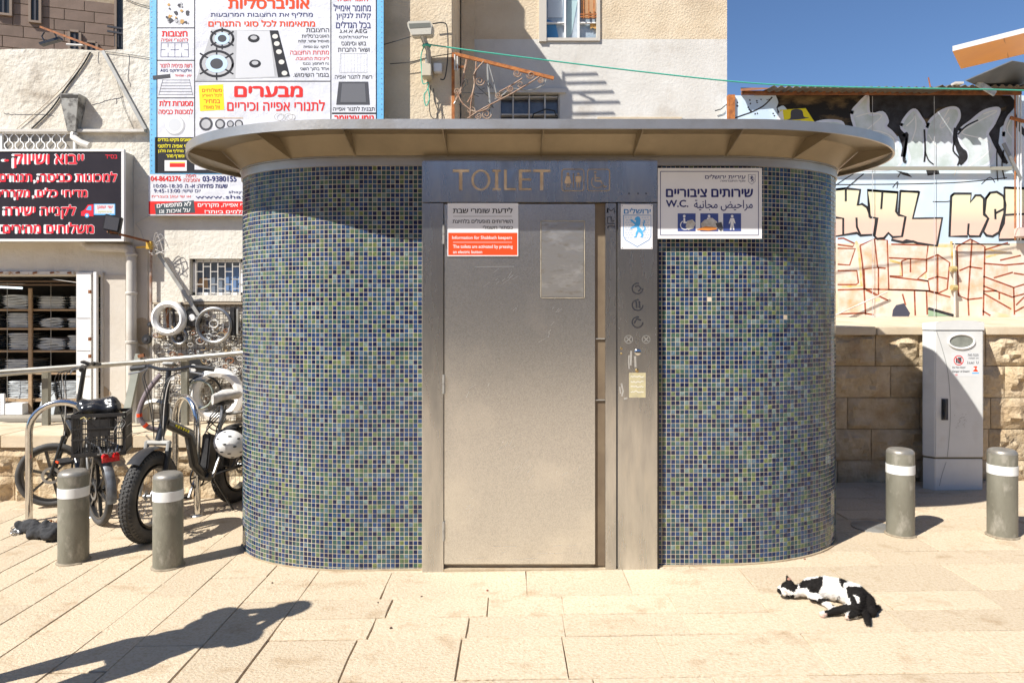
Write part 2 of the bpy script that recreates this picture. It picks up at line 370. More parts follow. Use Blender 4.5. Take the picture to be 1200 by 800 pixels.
def pave_area():
    n = 0
    y = 1.75
    while y < 5.78:                                        # courses along x
        d = random.choice((.22, .27, .31, .36)); y1 = min(y + d, 5.79); x = -1.12 - .0
        first = True
        while x < 6.5:
            l = random.uniform(.38, .78); x1 = min(x + l, 6.6)
            if first: first = False
            if x1 - x > .12 and x < .75 * y1 + .55 and not (inkiosk(x, y) and inkiosk(x1, y1)): slab(x, x1, y, y1); n += 1
            x = x1
        y = y1
        if 5.79 - y < .1: break
    x = -1.12
    while x > -5.2:                                        # courses along y
        d = random.choice((.20, .24, .28, .31)); x1 = x - d; y = 1.75 + random.uniform(-.5, 0)
        while y < 5.6:
            l = random.uniform(.42, .85); y1 = min(y + l, 5.64)
            if y1 - y > .1 and -x < .75 * y1 + .6 and y1 > 1.8: slab(x1, x, y, y1); n += 1
            y = y1
        x = x1
    return n
NSLAB = pave_area()

# ================================================================ KIOSK
KX, KY, KA, KB, KS = .175, 4.56, .90, .60, 1.05
def outline(o, n=28):
    pts = []; a = KA + o; b = KB + o
    for sx, t0 in ((1, -PI / 2), (-1, PI / 2)):
        for i in range(n + 1):
            t = t0 + PI * i / n; pts.append((KX + sx * KS + a * math.cos(t), KY + b * math.sin(t)))
    return pts                                             # starts right end of the front, counter-clockwise
def resample(pts, step):
    P = [Vector(p) for p in pts] + [Vector(pts[0])]; L = [0]
    for a, b in zip(P, P[1:]): L.append(L[-1] + (b - a).length)
    tot = L[-1]; n = int(tot / step); out = []; k = 0
    for i in range(n):
        s = i * tot / n
        while L[k + 1] < s: k += 1
        a, b = P[k], P[k + 1]; d = (b - a).normalized(); out.append((a + d * (s - L[k]), Vector((d.y, -d.x))))
    return out, tot / n
def prism(m, pts, z0, z1, cap=True):
    n = len(pts); m.add([(x, y, z0) for x, y in pts] + [(x, y, z1) for x, y in pts], [(i, (i + 1) % n, n + (i + 1) % n, n + i) for i in range(n)] + ([tuple(range(n, 2 * n)), tuple(range(n))[::-1]] if cap else []))
    return m
PX0, PX1, PY = -.516, .835, 3.925
def Zk(py): return Z(py, PY)
kiosk = thing('public_toilet', 'oval blue mosaic public toilet cabin with steel door, TOILET header and wide steel canopy', 'public toilet', (KX, KY, 0))
def build_kiosk():
    m = prism(M(), outline(-.006), -.12, 2.37); m.build('grout_wall', grout, kiosk, sharp=50)
    # mosaic: real little tiles, one mesh
    pitch = .0262; ring_, st = resample(outline(0), pitch); rows = int((2.325 + .06) / pitch)
    rng = np.random.default_rng(3); V = []; Fc = []; cols = []; hw = st * .5 - .0016; hh = pitch * .5 - .0016; k = 0
    def gh(x): return gz(x)
    for (p, nn) in ring_:
        if PX0 - .0 < p.x < PX1 and p.y < KY: continue
        t = Vector((-nn.y, nn.x)); back = p.y > KY + .35
        for r in range(rows):
            z = 2.325 - (r + .5) * pitch
            if z < gh(p.x) - .02: break
            if z - hh < gz(p.x) + .03 and rng.random() < .006: continue
            if rng.random() < .0003 or (-.72 > p.x > -.95 and 2.21 < z < 2.30 and p.y < 3.99 and rng.random() < .10): continue
            tx, tz = rng.normal(0, .00008, 2); e = -.0026 + rng.uniform(-.0003, .0003); b0 = -.006
            for s1, s2 in ((-1, -1), (1, -1), (1, 1), (-1, 1)):
                q = p + t * hw * s1; V.append((q.x + nn.x * b0, q.y + nn.y * b0, z + hh * s2))
            for s1, s2 in ((-1, -1), (1, -1), (1, 1), (-1, 1)):
                q = p + t * (hw - .0008) * s1; d = e + tx * s1 + tz * s2; V.append((q.x + nn.x * (d - .006 + .004), q.y + nn.y * (d - .006 + .004), z + (hh - .0008) * s2))
            Fc += [(k + 4, k + 5, k + 6, k + 7), (k, k + 1, k + 5, k + 4), (k + 1, k + 2, k + 6, k + 5), (k + 2, k + 3, k + 7, k + 6), (k + 3, k, k + 4, k + 7)]
            cols.append(rng.random()); k += 8
    K = BASE[kiosk.name]; V = np.array(V) - np.array(K)
    me = bpy.data.meshes.new('mosaic_tiles'); me.from_pydata(V.tolist(), [], Fc)
    at = me.attributes.new('tint', 'FLOAT', 'FACE'); at.data.foreach_set('value', np.repeat(np.array(cols, dtype=np.float32), 5))
    mt = bpy.data.materials.new('mosaic_glass'); mt.use_nodes = True; nt = mt.node_tree; b = nt.nodes['Principled BSDF']
    a = nt.nodes.new('ShaderNodeAttribute'); a.attribute_name = 'tint'; rp = nt.nodes.new('ShaderNodeValToRGB'); rp.color_ramp.interpolation = 'CONSTANT'
    cs = [(0, (.009, .016, .048)), (.16, (.012, .028, .085)), (.30, (.022, .052, .125)), (.42, (.032, .072, .115)), (.54, (.028, .066, .078)), (.66, (.045, .095, .075)), (.76, (.020, .050, .065)),
          (.83, (.09, .13, .07)), (.91, (.075, .125, .165)), (.966, (.115, .15, .06)), (.982, (.12, .18, .18))]
    el = rp.color_ramp.elements; el[0].position = 0; el[0].color = (*cs[0][1], 1); el[1].position = cs[1][0]; el[1].color = (*cs[1][1], 1)
    for p_, c_ in cs[2:]: e = el.new(p_); e.color = (*c_, 1)
    nt.links.new(a.outputs['Fac'], rp.inputs[0])
    no = nt.nodes.new('ShaderNodeTexNoise'); no.inputs['Scale'].default_value = 90; tc = nt.nodes.new('ShaderNodeTexCoord'); nt.links.new(tc.outputs['Object'], no.inputs['Vector'])
    mx = nt.nodes.new('ShaderNodeMix'); mx.data_type = 'RGBA'; mx.blend_type = 'MULTIPLY'; mx.inputs[0].default_value = .6
    mr = nt.nodes.new('ShaderNodeMapRange'); mr.inputs[1].default_value = .3; mr.inputs[2].default_value = .7; mr.inputs[3].default_value = .6; mr.inputs[4].default_value = 1.5
    nt.links.new(no.outputs[0], mr.inputs[0]); nt.links.new(rp.outputs[0], mx.inputs[6]); nt.links.new(mr.outputs[0], mx.inputs[7])
    # dusty film low and in patches
    d = nt.nodes.new('ShaderNodeTexNoise'); d.inputs['Scale'].default_value = 2.2; d.inputs['Detail'].default_value = 8; nt.links.new(tc.outputs['Object'], d.inputs['Vector'])
    dr = nt.nodes.new('ShaderNodeMapRange'); dr.inputs[1].default_value = .45; dr.inputs[2].default_value = .8; dr.inputs[3].default_value = 0; dr.inputs[4].default_value = .06; nt.links.new(d.outputs[0], dr.inputs[0])
    m2 = nt.nodes.new('ShaderNodeMix'); m2.data_type = 'RGBA'; m2.inputs[7].default_value = (.30, .27, .22, 1); nt.links.new(dr.outputs[0], m2.inputs[0]); nt.links.new(mx.outputs[2], m2.inputs[6])
    nt.links.new(m2.outputs[2], b.inputs['Base Color']); b.inputs['Roughness'].default_value = .12; b.inputs['Specular IOR Level'].default_value = .32
    me.materials.append(mt); me.update(); me.shade_flat(); o = link('mosaic_tiles', me, kiosk); tag(o, 'small square blue and green glass tiles', kind='stuff')
    # steel band
    m = M(); a, b_ = outline(.004), outline(-.03); n = len(a)
    m.add([(x, y, 2.325) for x, y in a] + [(x, y, 2.372) for x, y in a] + [(x, y, 2.372) for x, y in b_] + [(x, y, 2.325) for x, y in b_], [(i, (i + 1) % n, n + (i + 1) % n, n + i) for i in range(n)] + [(n + i, n + (i + 1) % n, 2 * n + (i + 1) % n, 2 * n + i) for i in range(n)] + [(3 * n + i, 3 * n + (i + 1) % n, (i + 1) % n, i) for i in range(n)])
    m.build('steel_band', canopym, kiosk, sharp=50)
    m = prism(M(), outline(.012), 2.374, 2.380, True); m.build('drip_edge', canopym, kiosk)
    # foot strip
    m = prism(M(), outline(.006), -.12, 0); m.xform(Matrix.Identity(4)); m.v = [(x, y, (gz(x) + .008) if z == 0 else z) for x, y, z in m.v]; m.build('mortar_foot', mortar, kiosk, sharp=50)
    # canopy
    can = prism(M(), outline(.318), 2.478, 2.486).build('canopy', canopym, kiosk, sharp=50)
    m = M(); a, b_ = outline(.328, 48), outline(.316, 48); n = len(a)
    m.add([(x, y, z) for z, L in ((2.452, a), (2.504, a), (2.504, b_), (2.452, b_)) for x, y in L], [(j * n + i, j * n + (i + 1) % n, ((j + 1) % 4) * n + (i + 1) % n, ((j + 1) % 4) * n + i) for j in range(4) for i in range(n)])
    m.build('canopy_rim', canopym, can, sharp=50)
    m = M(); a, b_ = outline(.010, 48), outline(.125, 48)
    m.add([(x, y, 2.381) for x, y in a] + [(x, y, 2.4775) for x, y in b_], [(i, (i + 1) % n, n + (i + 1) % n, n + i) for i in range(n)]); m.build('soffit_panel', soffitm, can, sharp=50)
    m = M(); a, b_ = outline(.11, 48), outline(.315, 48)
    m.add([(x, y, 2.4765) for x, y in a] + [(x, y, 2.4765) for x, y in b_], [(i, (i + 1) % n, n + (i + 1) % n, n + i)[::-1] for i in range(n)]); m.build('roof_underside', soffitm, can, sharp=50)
    G = [(X(p, 3.96), 3.96, 0, -1) for p in (417, 525, 634, 742, 850)] + [(X(p, 3.96), 2 * KY - 3.96, 0, 1) for p in (417, 525, 634, 742, 850)]
    for ang in (-62, -22, 22, 62):
        for sx in (1, -1):
            t = R(ang); cx, cy = KX + sx * (KS + KA * math.cos(t)), KY + KB * math.sin(t); nx, ny = sx * math.cos(t) / KA, math.sin(t) / KB; l = math.hypot(nx, ny); G.append((cx, cy, nx / l, ny / l))
    me = None
    for (gx, gy, nx, ny) in G:
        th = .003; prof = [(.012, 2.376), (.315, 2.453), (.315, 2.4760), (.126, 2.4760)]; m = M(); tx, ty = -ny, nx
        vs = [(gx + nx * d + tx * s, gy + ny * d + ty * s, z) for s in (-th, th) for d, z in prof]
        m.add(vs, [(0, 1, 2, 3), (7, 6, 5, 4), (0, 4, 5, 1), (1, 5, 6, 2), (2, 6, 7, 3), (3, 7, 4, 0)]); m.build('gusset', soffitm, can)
    # portal
    zt, zh = 2.345, Zk(237); yb = 4.02
    th = []
    # header plate with cut-out letters and pictograms
    def header():
        yf, yk = PY - .004, PY + .004; D = PY; cu = bpy.data.curves.new('h', 'CURVE'); cu.dimensions = '2D'; cu.fill_mode = 'BOTH'; cu.extrude = .003; cu.resolution_u = 4
        def sp(pts):
            s = cu.splines.new('POLY'); s.points.add(len(pts) - 1); s.use_cyclic_u = True
            for q, p in zip(s.points, pts): q.co = (p[0], p[1], 0, 1)
        sp([(PX0, zh), (PX1, zh), (PX1, zt - .004), (PX0, zt - .004)])
        P = lambda pts: sp(pp(pts, D))
        # pixel outlines: T O I L E T
        def T(x0, x1, st): P([(x0, 199), (x1, 199), (x1, 202.3), (st + 2, 202.3), (st + 2, 223.6), (st - 2, 223.6), (st - 2, 202.3), (x0, 202.3)])
        T(530.5, 550, 540); 
        P(circ(563.5, 211.4, 11.3, 28, 12.4)); P(circ(563.5, 211.4, 8.2, 28, 10.0))
        P([(577, 199), (587, 199), (587, 201.8), (584, 201.8), (584, 220.8), (587, 220.8), (587, 223.6), (577, 223.6), (577, 220.8), (580, 220.8), (580, 201.8), (577, 201.8)])
        P([(590.5, 199), (594, 199), (594, 220.6), (605, 220.6), (605, 223.6), (590.5, 223.6)])
        P([(608, 199), (622.5, 199), (622.5, 202.2), (611.8, 202.2), (611.8, 209.2), (622.5, 209.2), (622.5, 212), (611.8, 212), (611.8, 220.8), (623, 220.8), (623, 223.6), (608, 223.6)])
        T(624.5, 645, 634.8)
        def rr(x0, x1, y0, y1, r):
            out = []
            for cx, cy, a0 in ((x1 - r, y0 + r, -90), (x1 - r, y1 - r, 0), (x0 + r, y1 - r, 90), (x0 + r, y0 + r, 180)):
                out += [(cx + r * math.cos(R(a0 + 22.5 * i)), cy + r * math.sin(R(a0 + 22.5 * i))) for i in range(5)]
            return out
        for x0, x1 in ((657.8, 684.8), (688, 715)):
            P(rr(x0, x1, 198, 224.5, 3.4)); P(rr(x0 + 1.3, x1 - 1.3, 199.3, 223.2, 2.4))
        P(circ(665.5, 204.3, 1.7, 10)); P([(663.5, 206.5), (667.5, 206.5), (670, 215.5), (667.5, 215.5), (667.5, 220), (666, 220), (666, 215.5), (665, 215.5), (665, 220), (663.5, 220), (663.5, 215.5), (661, 215.5)])
        P([(671.4, 203.5), (672.6, 203.5), (672.6, 220.5), (671.4, 220.5)])
        P(circ(677.8, 204.3, 1.7, 10)); P([(674.2, 206.5), (681.4, 206.5), (681.4, 213.5), (680, 213.5), (680, 220), (678.4, 220), (678.4, 214.5), (677.2, 214.5), (677.2, 220), (675.6, 220), (675.6, 213.5), (674.2, 213.5)])
        P(circ(697.5, 202.2, 1.6, 10)); P([(696.6, 204.2), (698.4, 204.2), (698.4, 208), (703.5, 208), (703.5, 209.5), (698.4, 209.5), (698.4, 211.5), (704.5, 211.5), (708.5, 218.5), (710.5, 217.6), (711, 219.2), (707.6, 220.8), (703.4, 213.3), (696.6, 213.3)])
        arc = [(700 + 7.6 * math.cos(R(a)), 213.5 + 7.6 * math.sin(R(a))) for a in range(20, 262, 14)]; arc2 = [(700 + 6.2 * math.cos(R(a)), 213.5 + 6.2 * math.sin(R(a))) for a in range(20, 262, 14)]
        P([p for p in arc if p[0] < 695.5 or p[1] > 214.5] + [p for p in arc2 if p[0] < 695.5 or p[1] > 214.5][::-1])
        o = bpy.data.objects.new('h', cu); COL.objects.link(o); bpy.context.view_layer.update(); me = curve_mesh(o); bpy.data.objects.remove(o)
        m = M(); m.add([(v.co.x, PY - v.co.z, v.co.y) for v in me.vertices], [tuple(p.vertices) for p in me.polygons]); return m
    h = header().build('header_plate', steel, kiosk)
    M().box(PX0 + .01, PX1 - .01, PY + .0038, PY + .010, zh + .004, zt - .006).build('header_backing', warmbackm, h)
    m = M(); m.box(PX0 + .001, PX1 - .001, PY - .003, PY + .03, zt - .0035, zt); m.box(PX0 + .001, PX0 + .004, PY + .004, yb, zh, zt - .005); m.box(PX1 - .004, PX1 - .001, PY + .004, yb, zh, zt - .005); m.box(PX0 + .005, PX1 - .005, PY + .004, PY + .021, zh, zh + .0035)
    m.build('header_return', steel, h)
    m = M(); 
    for px_ in (737, 747.5, 757): m.lathe([(.0001, -.0055), (.0045, -.005), (.006, -.003)], (X(px_, PY), PY, Zk(227)), 12, 'y')
    m.build('sensor', dgreyp, h)
    M().box(X(735, PY), X(759.5, PY), PY - .0045, PY - .0032, Zk(230), Zk(218)).build('sensor_plate', steel, h)
    z0 = .012; d0, d1 = X(520.5, PY), X(697.5, PY); p0, p1, p2 = X(709.5, PY), X(722, PY), X(724, PY); zj = zh - .006
    M().box(PX0, d0 - .004, PY - .003, yb, z0 - .04, zj).build('jamb', steel, kiosk, bevel=.002)
    door = M().box(d0, d1, PY + .006, PY + .04, z0 + .015, zj - .004).build('door', doorst, kiosk, bevel=.002)
    for py_ in (275, 450, 622):
        m = M(); m.tube([(d0 - .002, PY - .005, Zk(py_ + 11)), (d0 - .002, PY - .005, Zk(py_))], .007, 10); m.tube([(d0 - .002, PY - .005, Zk(py_ - .6)), (d0 - .002, PY - .005, Zk(py_ - 11))], .007, 10); m.build('hinge', galv, door)
    m = M(); x0, x1, a, b = X(635, PY), X(684, PY), Zk(348), Zk(260); m.box(x0, x1, PY + .0035, PY + .0062, a, b); m.build('worn_plate', mat('scuffed_plate', (.50, .48, .45), .30, .8, col2=(.78, .76, .72), scale=6, contrast=(.5, .75), stretch=(1, 1, 2.4), bump=.25, bscale=16, dirt_or_sheen=(.36, .30, .22, .8), dscale=14, dpos=(.55, .72)), door, bevel=.0012)
    m = M(); x0, x1, a, b = X(633.5, PY), X(685.5, PY), Zk(349.5), Zk(258.5)
    for q in ((x0, x1, a, a + .004), (x0, x1, b - .004, b), (x0, x0 + .004, a, b), (x1 - .004, x1, a, b)): m.box(q[0], q[1], PY + .002, PY + .0058, q[2], q[3])
    m.build('glue_residue', mat('old_glue', (.48, .42, .31), .7, .1, col2=(.3, .26, .19), scale=30), door)
    m = M().use(mat('light_scratch', (.70, .68, .65), .35, .8)); rg = random.Random(6)
    for cx, cy, n_ in ((596, 332, 5), (570, 335, 4), (588, 520, 6), (618, 548, 7), (640, 395, 4), (560, 455, 3), (660, 560, 4), (545, 600, 5), (648, 365, 4), (600, 360, 2)):
        for k in range(n_):
            a = R(rg.uniform(-70, -25)); l = rg.uniform(2, 11); x, y = cx + rg.gauss(0, 9), cy + rg.gauss(0, 6); m.stroke(pp([(x, y), (x + l * math.cos(a), y + l * math.sin(a))], PY), rg.uniform(.0007, .0022), PY + .0055 - .00002 * k)
    m.stroke(pp([(556, 312.6), (602, 312.2)], PY), .0022, PY + .0054)
    for y_ in (640, 648, 655):
        for k in range(5): x = rg.uniform(530, 680); m.stroke(pp([(x, y_), (x + rg.uniform(4, 16), y_ + rg.uniform(-2, 2))], PY), .0015, PY + .0053)
    tag(m.build('scratches', None, door), kind='stuff')
    # slot between door and post
    m = M(); m.box(d1 + .001, p0 - .0005, PY + .022, PY + .03, z0, zj); m.build('slot_liner', mat('slot_brown_metal', (.20, .15, .095), .6, .2, col2=(.14, .10, .065), scale=4), kiosk)
    for py_ in (397, 469): M().box(d1 + .004, p0 - .002, PY + .012, PY + .0215, Zk(py_ + .6), Zk(py_ - .6)).build('slot_divider', galv, kiosk)
    M().box(p0, p1, PY - .001, yb, z0 - .03, zj).build('post', steel, kiosk, bevel=.002)
    pan = M().box(p2, PX1, PY - .004, yb, z0 - .03, zj).build('control_panel', steel, kiosk, bevel=.002)
    M().box(p1 + .0005, p2 - .0005, PY + .004, yb, z0, zj).build('panel_gap', dark, kiosk)
    M().box(PX0 + .004, PX1 - .004, PY - .0015, yb, -.06, z0 - .042 + .03).build('threshold', mortar, kiosk)
    M().box(PX1 + .0005, PX1 + .012, PY + .01, yb, .01, zj).build('edge_seal', black, kiosk)
    # post lettering, flat print: M, then two worn stencil letters
    m = M().use(dgreyp); yy = PY - .0022; st = lambda pts: m.stroke(pp(pts, PY), .0085, yy)
    st([(712, 249.5), (712, 244), (716, 247.5), (720, 244), (720, 249.5)]); st([(712, 244.4), (712, 249.5)])
    st([(720, 262), (712, 262), (712, 254.5), (716.5, 254.5), (716.5, 259), (720, 259)]); st([(712.5, 270), (720, 270), (720, 265), (712.5, 265)]); st([(712.4, 265), (712.4, 269.8)])
    m.build('lettering', None, kiosk)
    # engraved symbols
    def gl(cx, cy, r): return [(X(x, PY), Zk(y)) for x, y in circ(cx, cy, r, 20)]
    for i, (cx, cy) in enumerate(((747, 338), (747, 357.5), (747, 377.5))):
        m = M().use(blackp); c = circ(cx, cy, 6.2, 24); m.stroke(pp(c[:20], PY), .0075, PY - .0052)
        if i == 0: m.stroke(pp([(744, 336), (748, 334.5), (751, 338), (748, 341.5)], PY), .008, PY - .0052)
        elif i == 1: m.stroke(pp([(745.5, 353), (746, 361)], PY), .009, PY - .0052); m.stroke(pp([(749, 353), (749.5, 361)], PY), .009, PY - .0052)
        else: m.stroke(pp([(743, 379), (746, 373.5), (751, 375)], PY), .010, PY - .0052)
        m.build('engraved_symbol', None, pan)
    for cx in (736.5, 757):
        m = M().use(galv); c = circ(cx, 397.5, 4.6, 20); m.stroke(pp(c + c[:1], PY), .0035, PY - .0052); m.stroke(pp([(cx - 2.5, 395), (cx + 2.5, 400)], PY), .005, PY - .0053); m.stroke(pp([(cx - 2.5, 400), (cx + 2.5, 395)], PY), .005, PY - .0054); m.build('engraved_symbol', None, pan)
    m = M(); m.lathe([(.0001, -.012), (.014, -.011), (.019, -.007), (.020, -.004)], (X(747.3, PY), PY, Zk(412.5)), 20, 'y'); lk = m.build('coin_lock', chrome, pan)
    M().box(X(744, PY), X(750.5, PY), PY - .0135, PY - .0118, Zk(413.3), Zk(411.9)).build('slot', black, lk)
    m = M(); m.lathe([(.0001, -.010), (.006, -.009), (.0075, -.004)], (X(728, PY), PY, Zk(408)), 12, 'y'); m.lathe([(.0001, -.008), (.004, -.007), (.006, -.004)], (X(728, PY), PY, Zk(414)), 12, 'y'); m.build('key_lock', mat('brass', (.55, .40, .18), .35, 1), pan)
    m = M(); m.lathe([(.0001, -.010), (.008, -.008), (.011, -.004)], (X(746.3, PY), PY, Zk(434)), 12, 'y'); m.build('bolt', mat('brass', (.55, .40, .18), .35, 1), pan)
    m = M().use(mat('faded_yellow_sticker', (.52, .46, .27), .6, col2=(.42, .37, .24), scale=30)); rectpx(m, 737, 756.5, 436.5, 465.5, PY, PY - .0046)
    m.use(mat('sticker_scratch', (.66, .64, .56), .6))
    for y in (441, 447, 452.5, 458.5): 
        pts = [(739 + i * 1.25, y + random.uniform(-1, 1)) for i in range(13)]; m.stroke(pp(pts, PY), .0045, PY - .0048)
    m.build('sticker', None, pan)
    m = M().use(mat('scraped_streak', (.52, .50, .46), .5, .5, col2=(.44, .42, .38), scale=40))
    for pts in ([(737, 416), (736.4, 424), (737.2, 432)], [(739.5, 411), (738.8, 428)], [(744, 417), (744.6, 430)], [(728, 449), (730, 458), (728.5, 464)], [(731, 467), (735, 466)], [(726, 453), (727, 461)]): m.stroke(pp(pts, PY), random.uniform(.006, .013), PY - .0043)
    m.build('scrape_marks', None, pan)
build_kiosk()

# ---- signs fixed on the kiosk
def lion(m, x0, x1, y0, y1, D, y):
    f = lambda pts: pp([(x0 + (x1 - x0) * a, y0 + (y1 - y0) * b) for a, b in pts], D)
    m.poly(f([(.38, .02), (.52, -.03), (.66, .0), (.73, .14), (.70, .36), (.60, .46), (.74, .55), (.84, .66), (.92, .84), (.88, .96), (.70, .98), (.72, .93), (.80, .88), (.70, .76), (.58, .72), (.50, .84), (.46, .97), (.26, .99), (.28, .94), (.38, .90), (.38, .76), (.50, .62), (.44, .48), (.28, .52), (.10, .56), (.03, .60), (.02, .52), (.26, .42), (.34, .38), (.16, .26), (.04, .20), (.02, .12), (.14, .12), (.38, .26), (.42, .17), (.30, .13)]), y)
    m.stroke(f(smooth([(.86, .70), (1.0, .62), (1.02, .50), (.93, .40), (.96, .28), (1.0, .16)])), (x1 - x0) / F * D * .085, y)
def crest():
    D = PY; t = thing('crest_sign', 'small white plate with a blue lion shield above the toilet buttons', 'sign', tuple(W(746, 292, PY - .006)))
    M().box(X(727.4, D), X(764.6, D), D - .0075, D - .0045, Z(292, D), Z(239.6, D)).build('plate', signw, t, bevel=.0008)
    m = M().use(mblue); y = D - .0081
    txt(m, 'ירושלים', 731, 762, 244.2, 250.6, D, y, .02)
    sh = [(730.5, 252.5), (762.5, 252.5), (762.5, 277), (760, 281.5), (746.5, 289.3), (733, 281.5), (730.5, 277)]
    m.stroke(pp(sh + sh[:1], D), .0035, y)
    m.use(mat('pale_blue_stones', (.52, .60, .70), .5))
    for r in range(9):
        for c_ in range(3):
            yy = 254.5 + r * 2.9; o = (r % 2) * 1.2
            for xa in (732.2 + c_ * 3 + o, 752.8 + c_ * 3 + o - 1.2): rectpx(m, xa, xa + 2.1, yy, yy + 1.5, D, y)
    m.use(lblue); lion(m, 738, 755, 254.5, 279, D, y - .0006)
    m.build('lettering', None, t)
    m = M()
    for a, b in ((729, 241.2), (763, 241.2), (729, 290.4), (763, 290.4)): m.ell((X(a, D), D - .008, Z(b, D)), .003, .002, .003, 8)
    m.build('screws', galv, t)
crest()
def door_notice():
    D = PY; t = thing('shabbat_notice', 'white and red bilingual notice for Shabbath keepers on the toilet door', 'sign', tuple(W(565, 300, PY)))
    M().box(X(524.4, D), X(607.4, D), D - .001, D + .0055, Z(300.3, D), Z(238, D)).build('plate', signw, t, bevel=.0008)
    y = D - .0016; m = M().use(orangered); rectpx(m, 525.3, 606.2, 272.8, 299, D, y); m.use(blackp)
    txt(m, 'לידעת שומרי שבת', 531, 600.5, 243.5, 249.7, D, y - .0004, .022); txt(m, 'השירותים מופעלים בלחיצת', 530.5, 601, 256.8, 261.6, D, y - .0004, .012)
    txt(m, 'כפתור חשמלי', 566, 601, 264.3, 268.4, D, y - .0004, .004); m.stroke(pp([(531, 253.6), (600, 253.6)], D), .0018, y - .0004)
    m.use(white); txt(m, 'Information for Shabbath keepers', 530, 600, 276.6, 281.4, D, y - .0006, .014); txt(m, 'The toilets are activated by pressing', 531, 600.8, 287, 292, D, y - .0006, .014); txt(m, 'an electric button', 531, 565, 293.3, 297, D, y - .0006, .014)
    m.stroke(pp([(531, 284), (600, 284)], D), .002, y - .0006); m.build('lettering', None, t)
door_notice()
def wc_sign():
    D = 3.93; t = thing('toilets_sign', 'wide white W.C. sign in Hebrew and Arabic with three blue pictograms on the mosaic', 'sign', tuple(W(831, 280, D)))
    M().box(X(770.6, D), X(892.6, D), D - .006, D + .004, Z(280, D), Z(197.2, D)).build('plate', signw, t, bevel=.001)
    y = D - .0068; m = M().use(navy); fr = [(773.7, 201.3), (888.3, 201.3), (888.3, 275.7), (773.7, 275.7)]
    for a, b in zip(fr, fr[1:] + fr[:1]): m.stroke(pp([a, b], D), .0035, y)
    txt(m, 'עיריית ירושלים', 826, 873, 205, 209.8, D, y, .02); txt(m, 'אגף התברואה', 844, 873, 211.5, 214.2, D, y, .004)
    txt(m, 'שירותים ציבוריים', 780.5, 881.5, 222, 231, D, y, .035)
    txt(m, 'W.C.', 780.3, 806, 234.8, 242.8, D, y, .03)
    txt(m, '\uFE94\uFEF4\uFEE7\uFE8E\uFEA0\uFEE3 \uFEBE\uFEF4\uFEA3\uFE8D\uFEAE\uFEE3', 813, 881.5, 234.5, 247.3, D, y, .008, raw=True)
    sh = [(876.5, 205), (884.5, 205), (884.5, 213), (880.5, 216.5), (876.5, 213)]; m.stroke(pp(sh + sh[:1], D), .0022, y); lion(m, 878, 883, 206.5, 213.5, D, y)
    m.use(blueic)
    for x0 in (793.8, 820.3, 847): rectpx(m, x0, x0 + 21, 250.3, 271.2, D, y)
    m.use(white); Y2 = y - .0006
    m.poly(pp(circ(857.5, 253.6, 1.6, 10), D), Y2); m.poly(pp([(855.4, 255.8), (859.6, 255.8), (861.5, 262), (860.3, 262.4), (859.2, 259.5), (859.4, 264), (860.2, 269.6), (858.4, 269.6), (857.5, 264), (856.6, 269.6), (854.8, 269.6), (855.6, 264), (855.8, 259.5), (854.7, 262.4), (853.5, 262)], D), Y2)
    m.poly(pp(circ(801.5, 253.5, 1.6, 10), D), Y2); m.poly(pp([(800.5, 255.6), (802.5, 255.6), (802.7, 260), (807, 260), (810.5, 266), (809, 267), (806, 262), (800.5, 262)], D), Y2)
    c = [(802.5 + 5.4 * math.cos(R(a)), 264 + 5.2 * math.sin(R(a))) for a in range(-10, 260, 18)]; m.stroke(pp(c, D), .005, Y2)
    m.poly(pp(circ(830.5, 253.5, 1.6, 10), D), Y2); m.poly(pp([(828.5, 255.5), (832.5, 255.5), (836, 264), (833, 264), (833, 269.5), (828, 269.5), (828, 264), (825, 264)], D), Y2)
    # torn poster remains
    m.use(mat('torn_paper', (.62, .60, .55), .8, col2=(.4, .36, .3), scale=40)); m.poly(pp([(805, 259), (811, 257.5), (815, 262), (812, 268), (806, 270), (803, 266)], D), Y2 - .0005); m.poly(pp([(825, 258), (834, 255.5), (840, 260), (841, 268), (832, 266), (822, 268), (821, 262)], D), Y2 - .0005)
    m.use(mat('torn_paper_orange', (.62, .22, .04), .8)); m.poly(pp([(815, 269.5), (826, 265.5), (838, 266.5), (840, 269), (830, 270.6)], D), Y2 - .001)
    m.use(dgreyp); m.poly(pp([(838, 262), (845, 260.5), (847, 268), (844, 271), (840, 267)], D), Y2 - .0012)
    m.build('lettering', None, t)
wc_sign()

# ================================================================ STONE WALLS
def rock_block(x0, x1, z0, z1, yf, parent, depth=.06, dress=.022):
    m = M(); nx, nz = max(7, int((x1 - x0) / .035)), 8; sd = random.uniform(0, 100); vs = []
    for j in range(nz + 1):
        for i in range(nx + 1):
            u, v = i / nx, j / nz; x = x0 + (x1 - x0) * u; z = z0 + (z1 - z0) * v
            e = min(1, 5 * min(u, 1 - u) * (x1 - x0) / .25, 5 * min(v, 1 - v) * (z1 - z0) / .25) if 0 < i < nx and 0 < j < nz else 0
            d = e * (dress + .050 * noise.noise(Vector((x * 8 + sd, z * 8, sd))) + .035 * noise.noise(Vector((x * 21, z * 21 + sd, 0)))); vs.append((x, yf - max(d, 0), z))
    n = len(vs); fs = [(j * (nx + 1) + i, j * (nx + 1) + i + 1, (j + 1) * (nx + 1) + i + 1, (j + 1) * (nx + 1) + i) for j in range(nz) for i in range(nx)]
    m.add(vs, fs); m.box(x0 + .001, x1 - .001, yf + .0005, yf + depth, z0 + .001, z1 - .001)
    m.build('stone', rockm, parent, sharp=28)
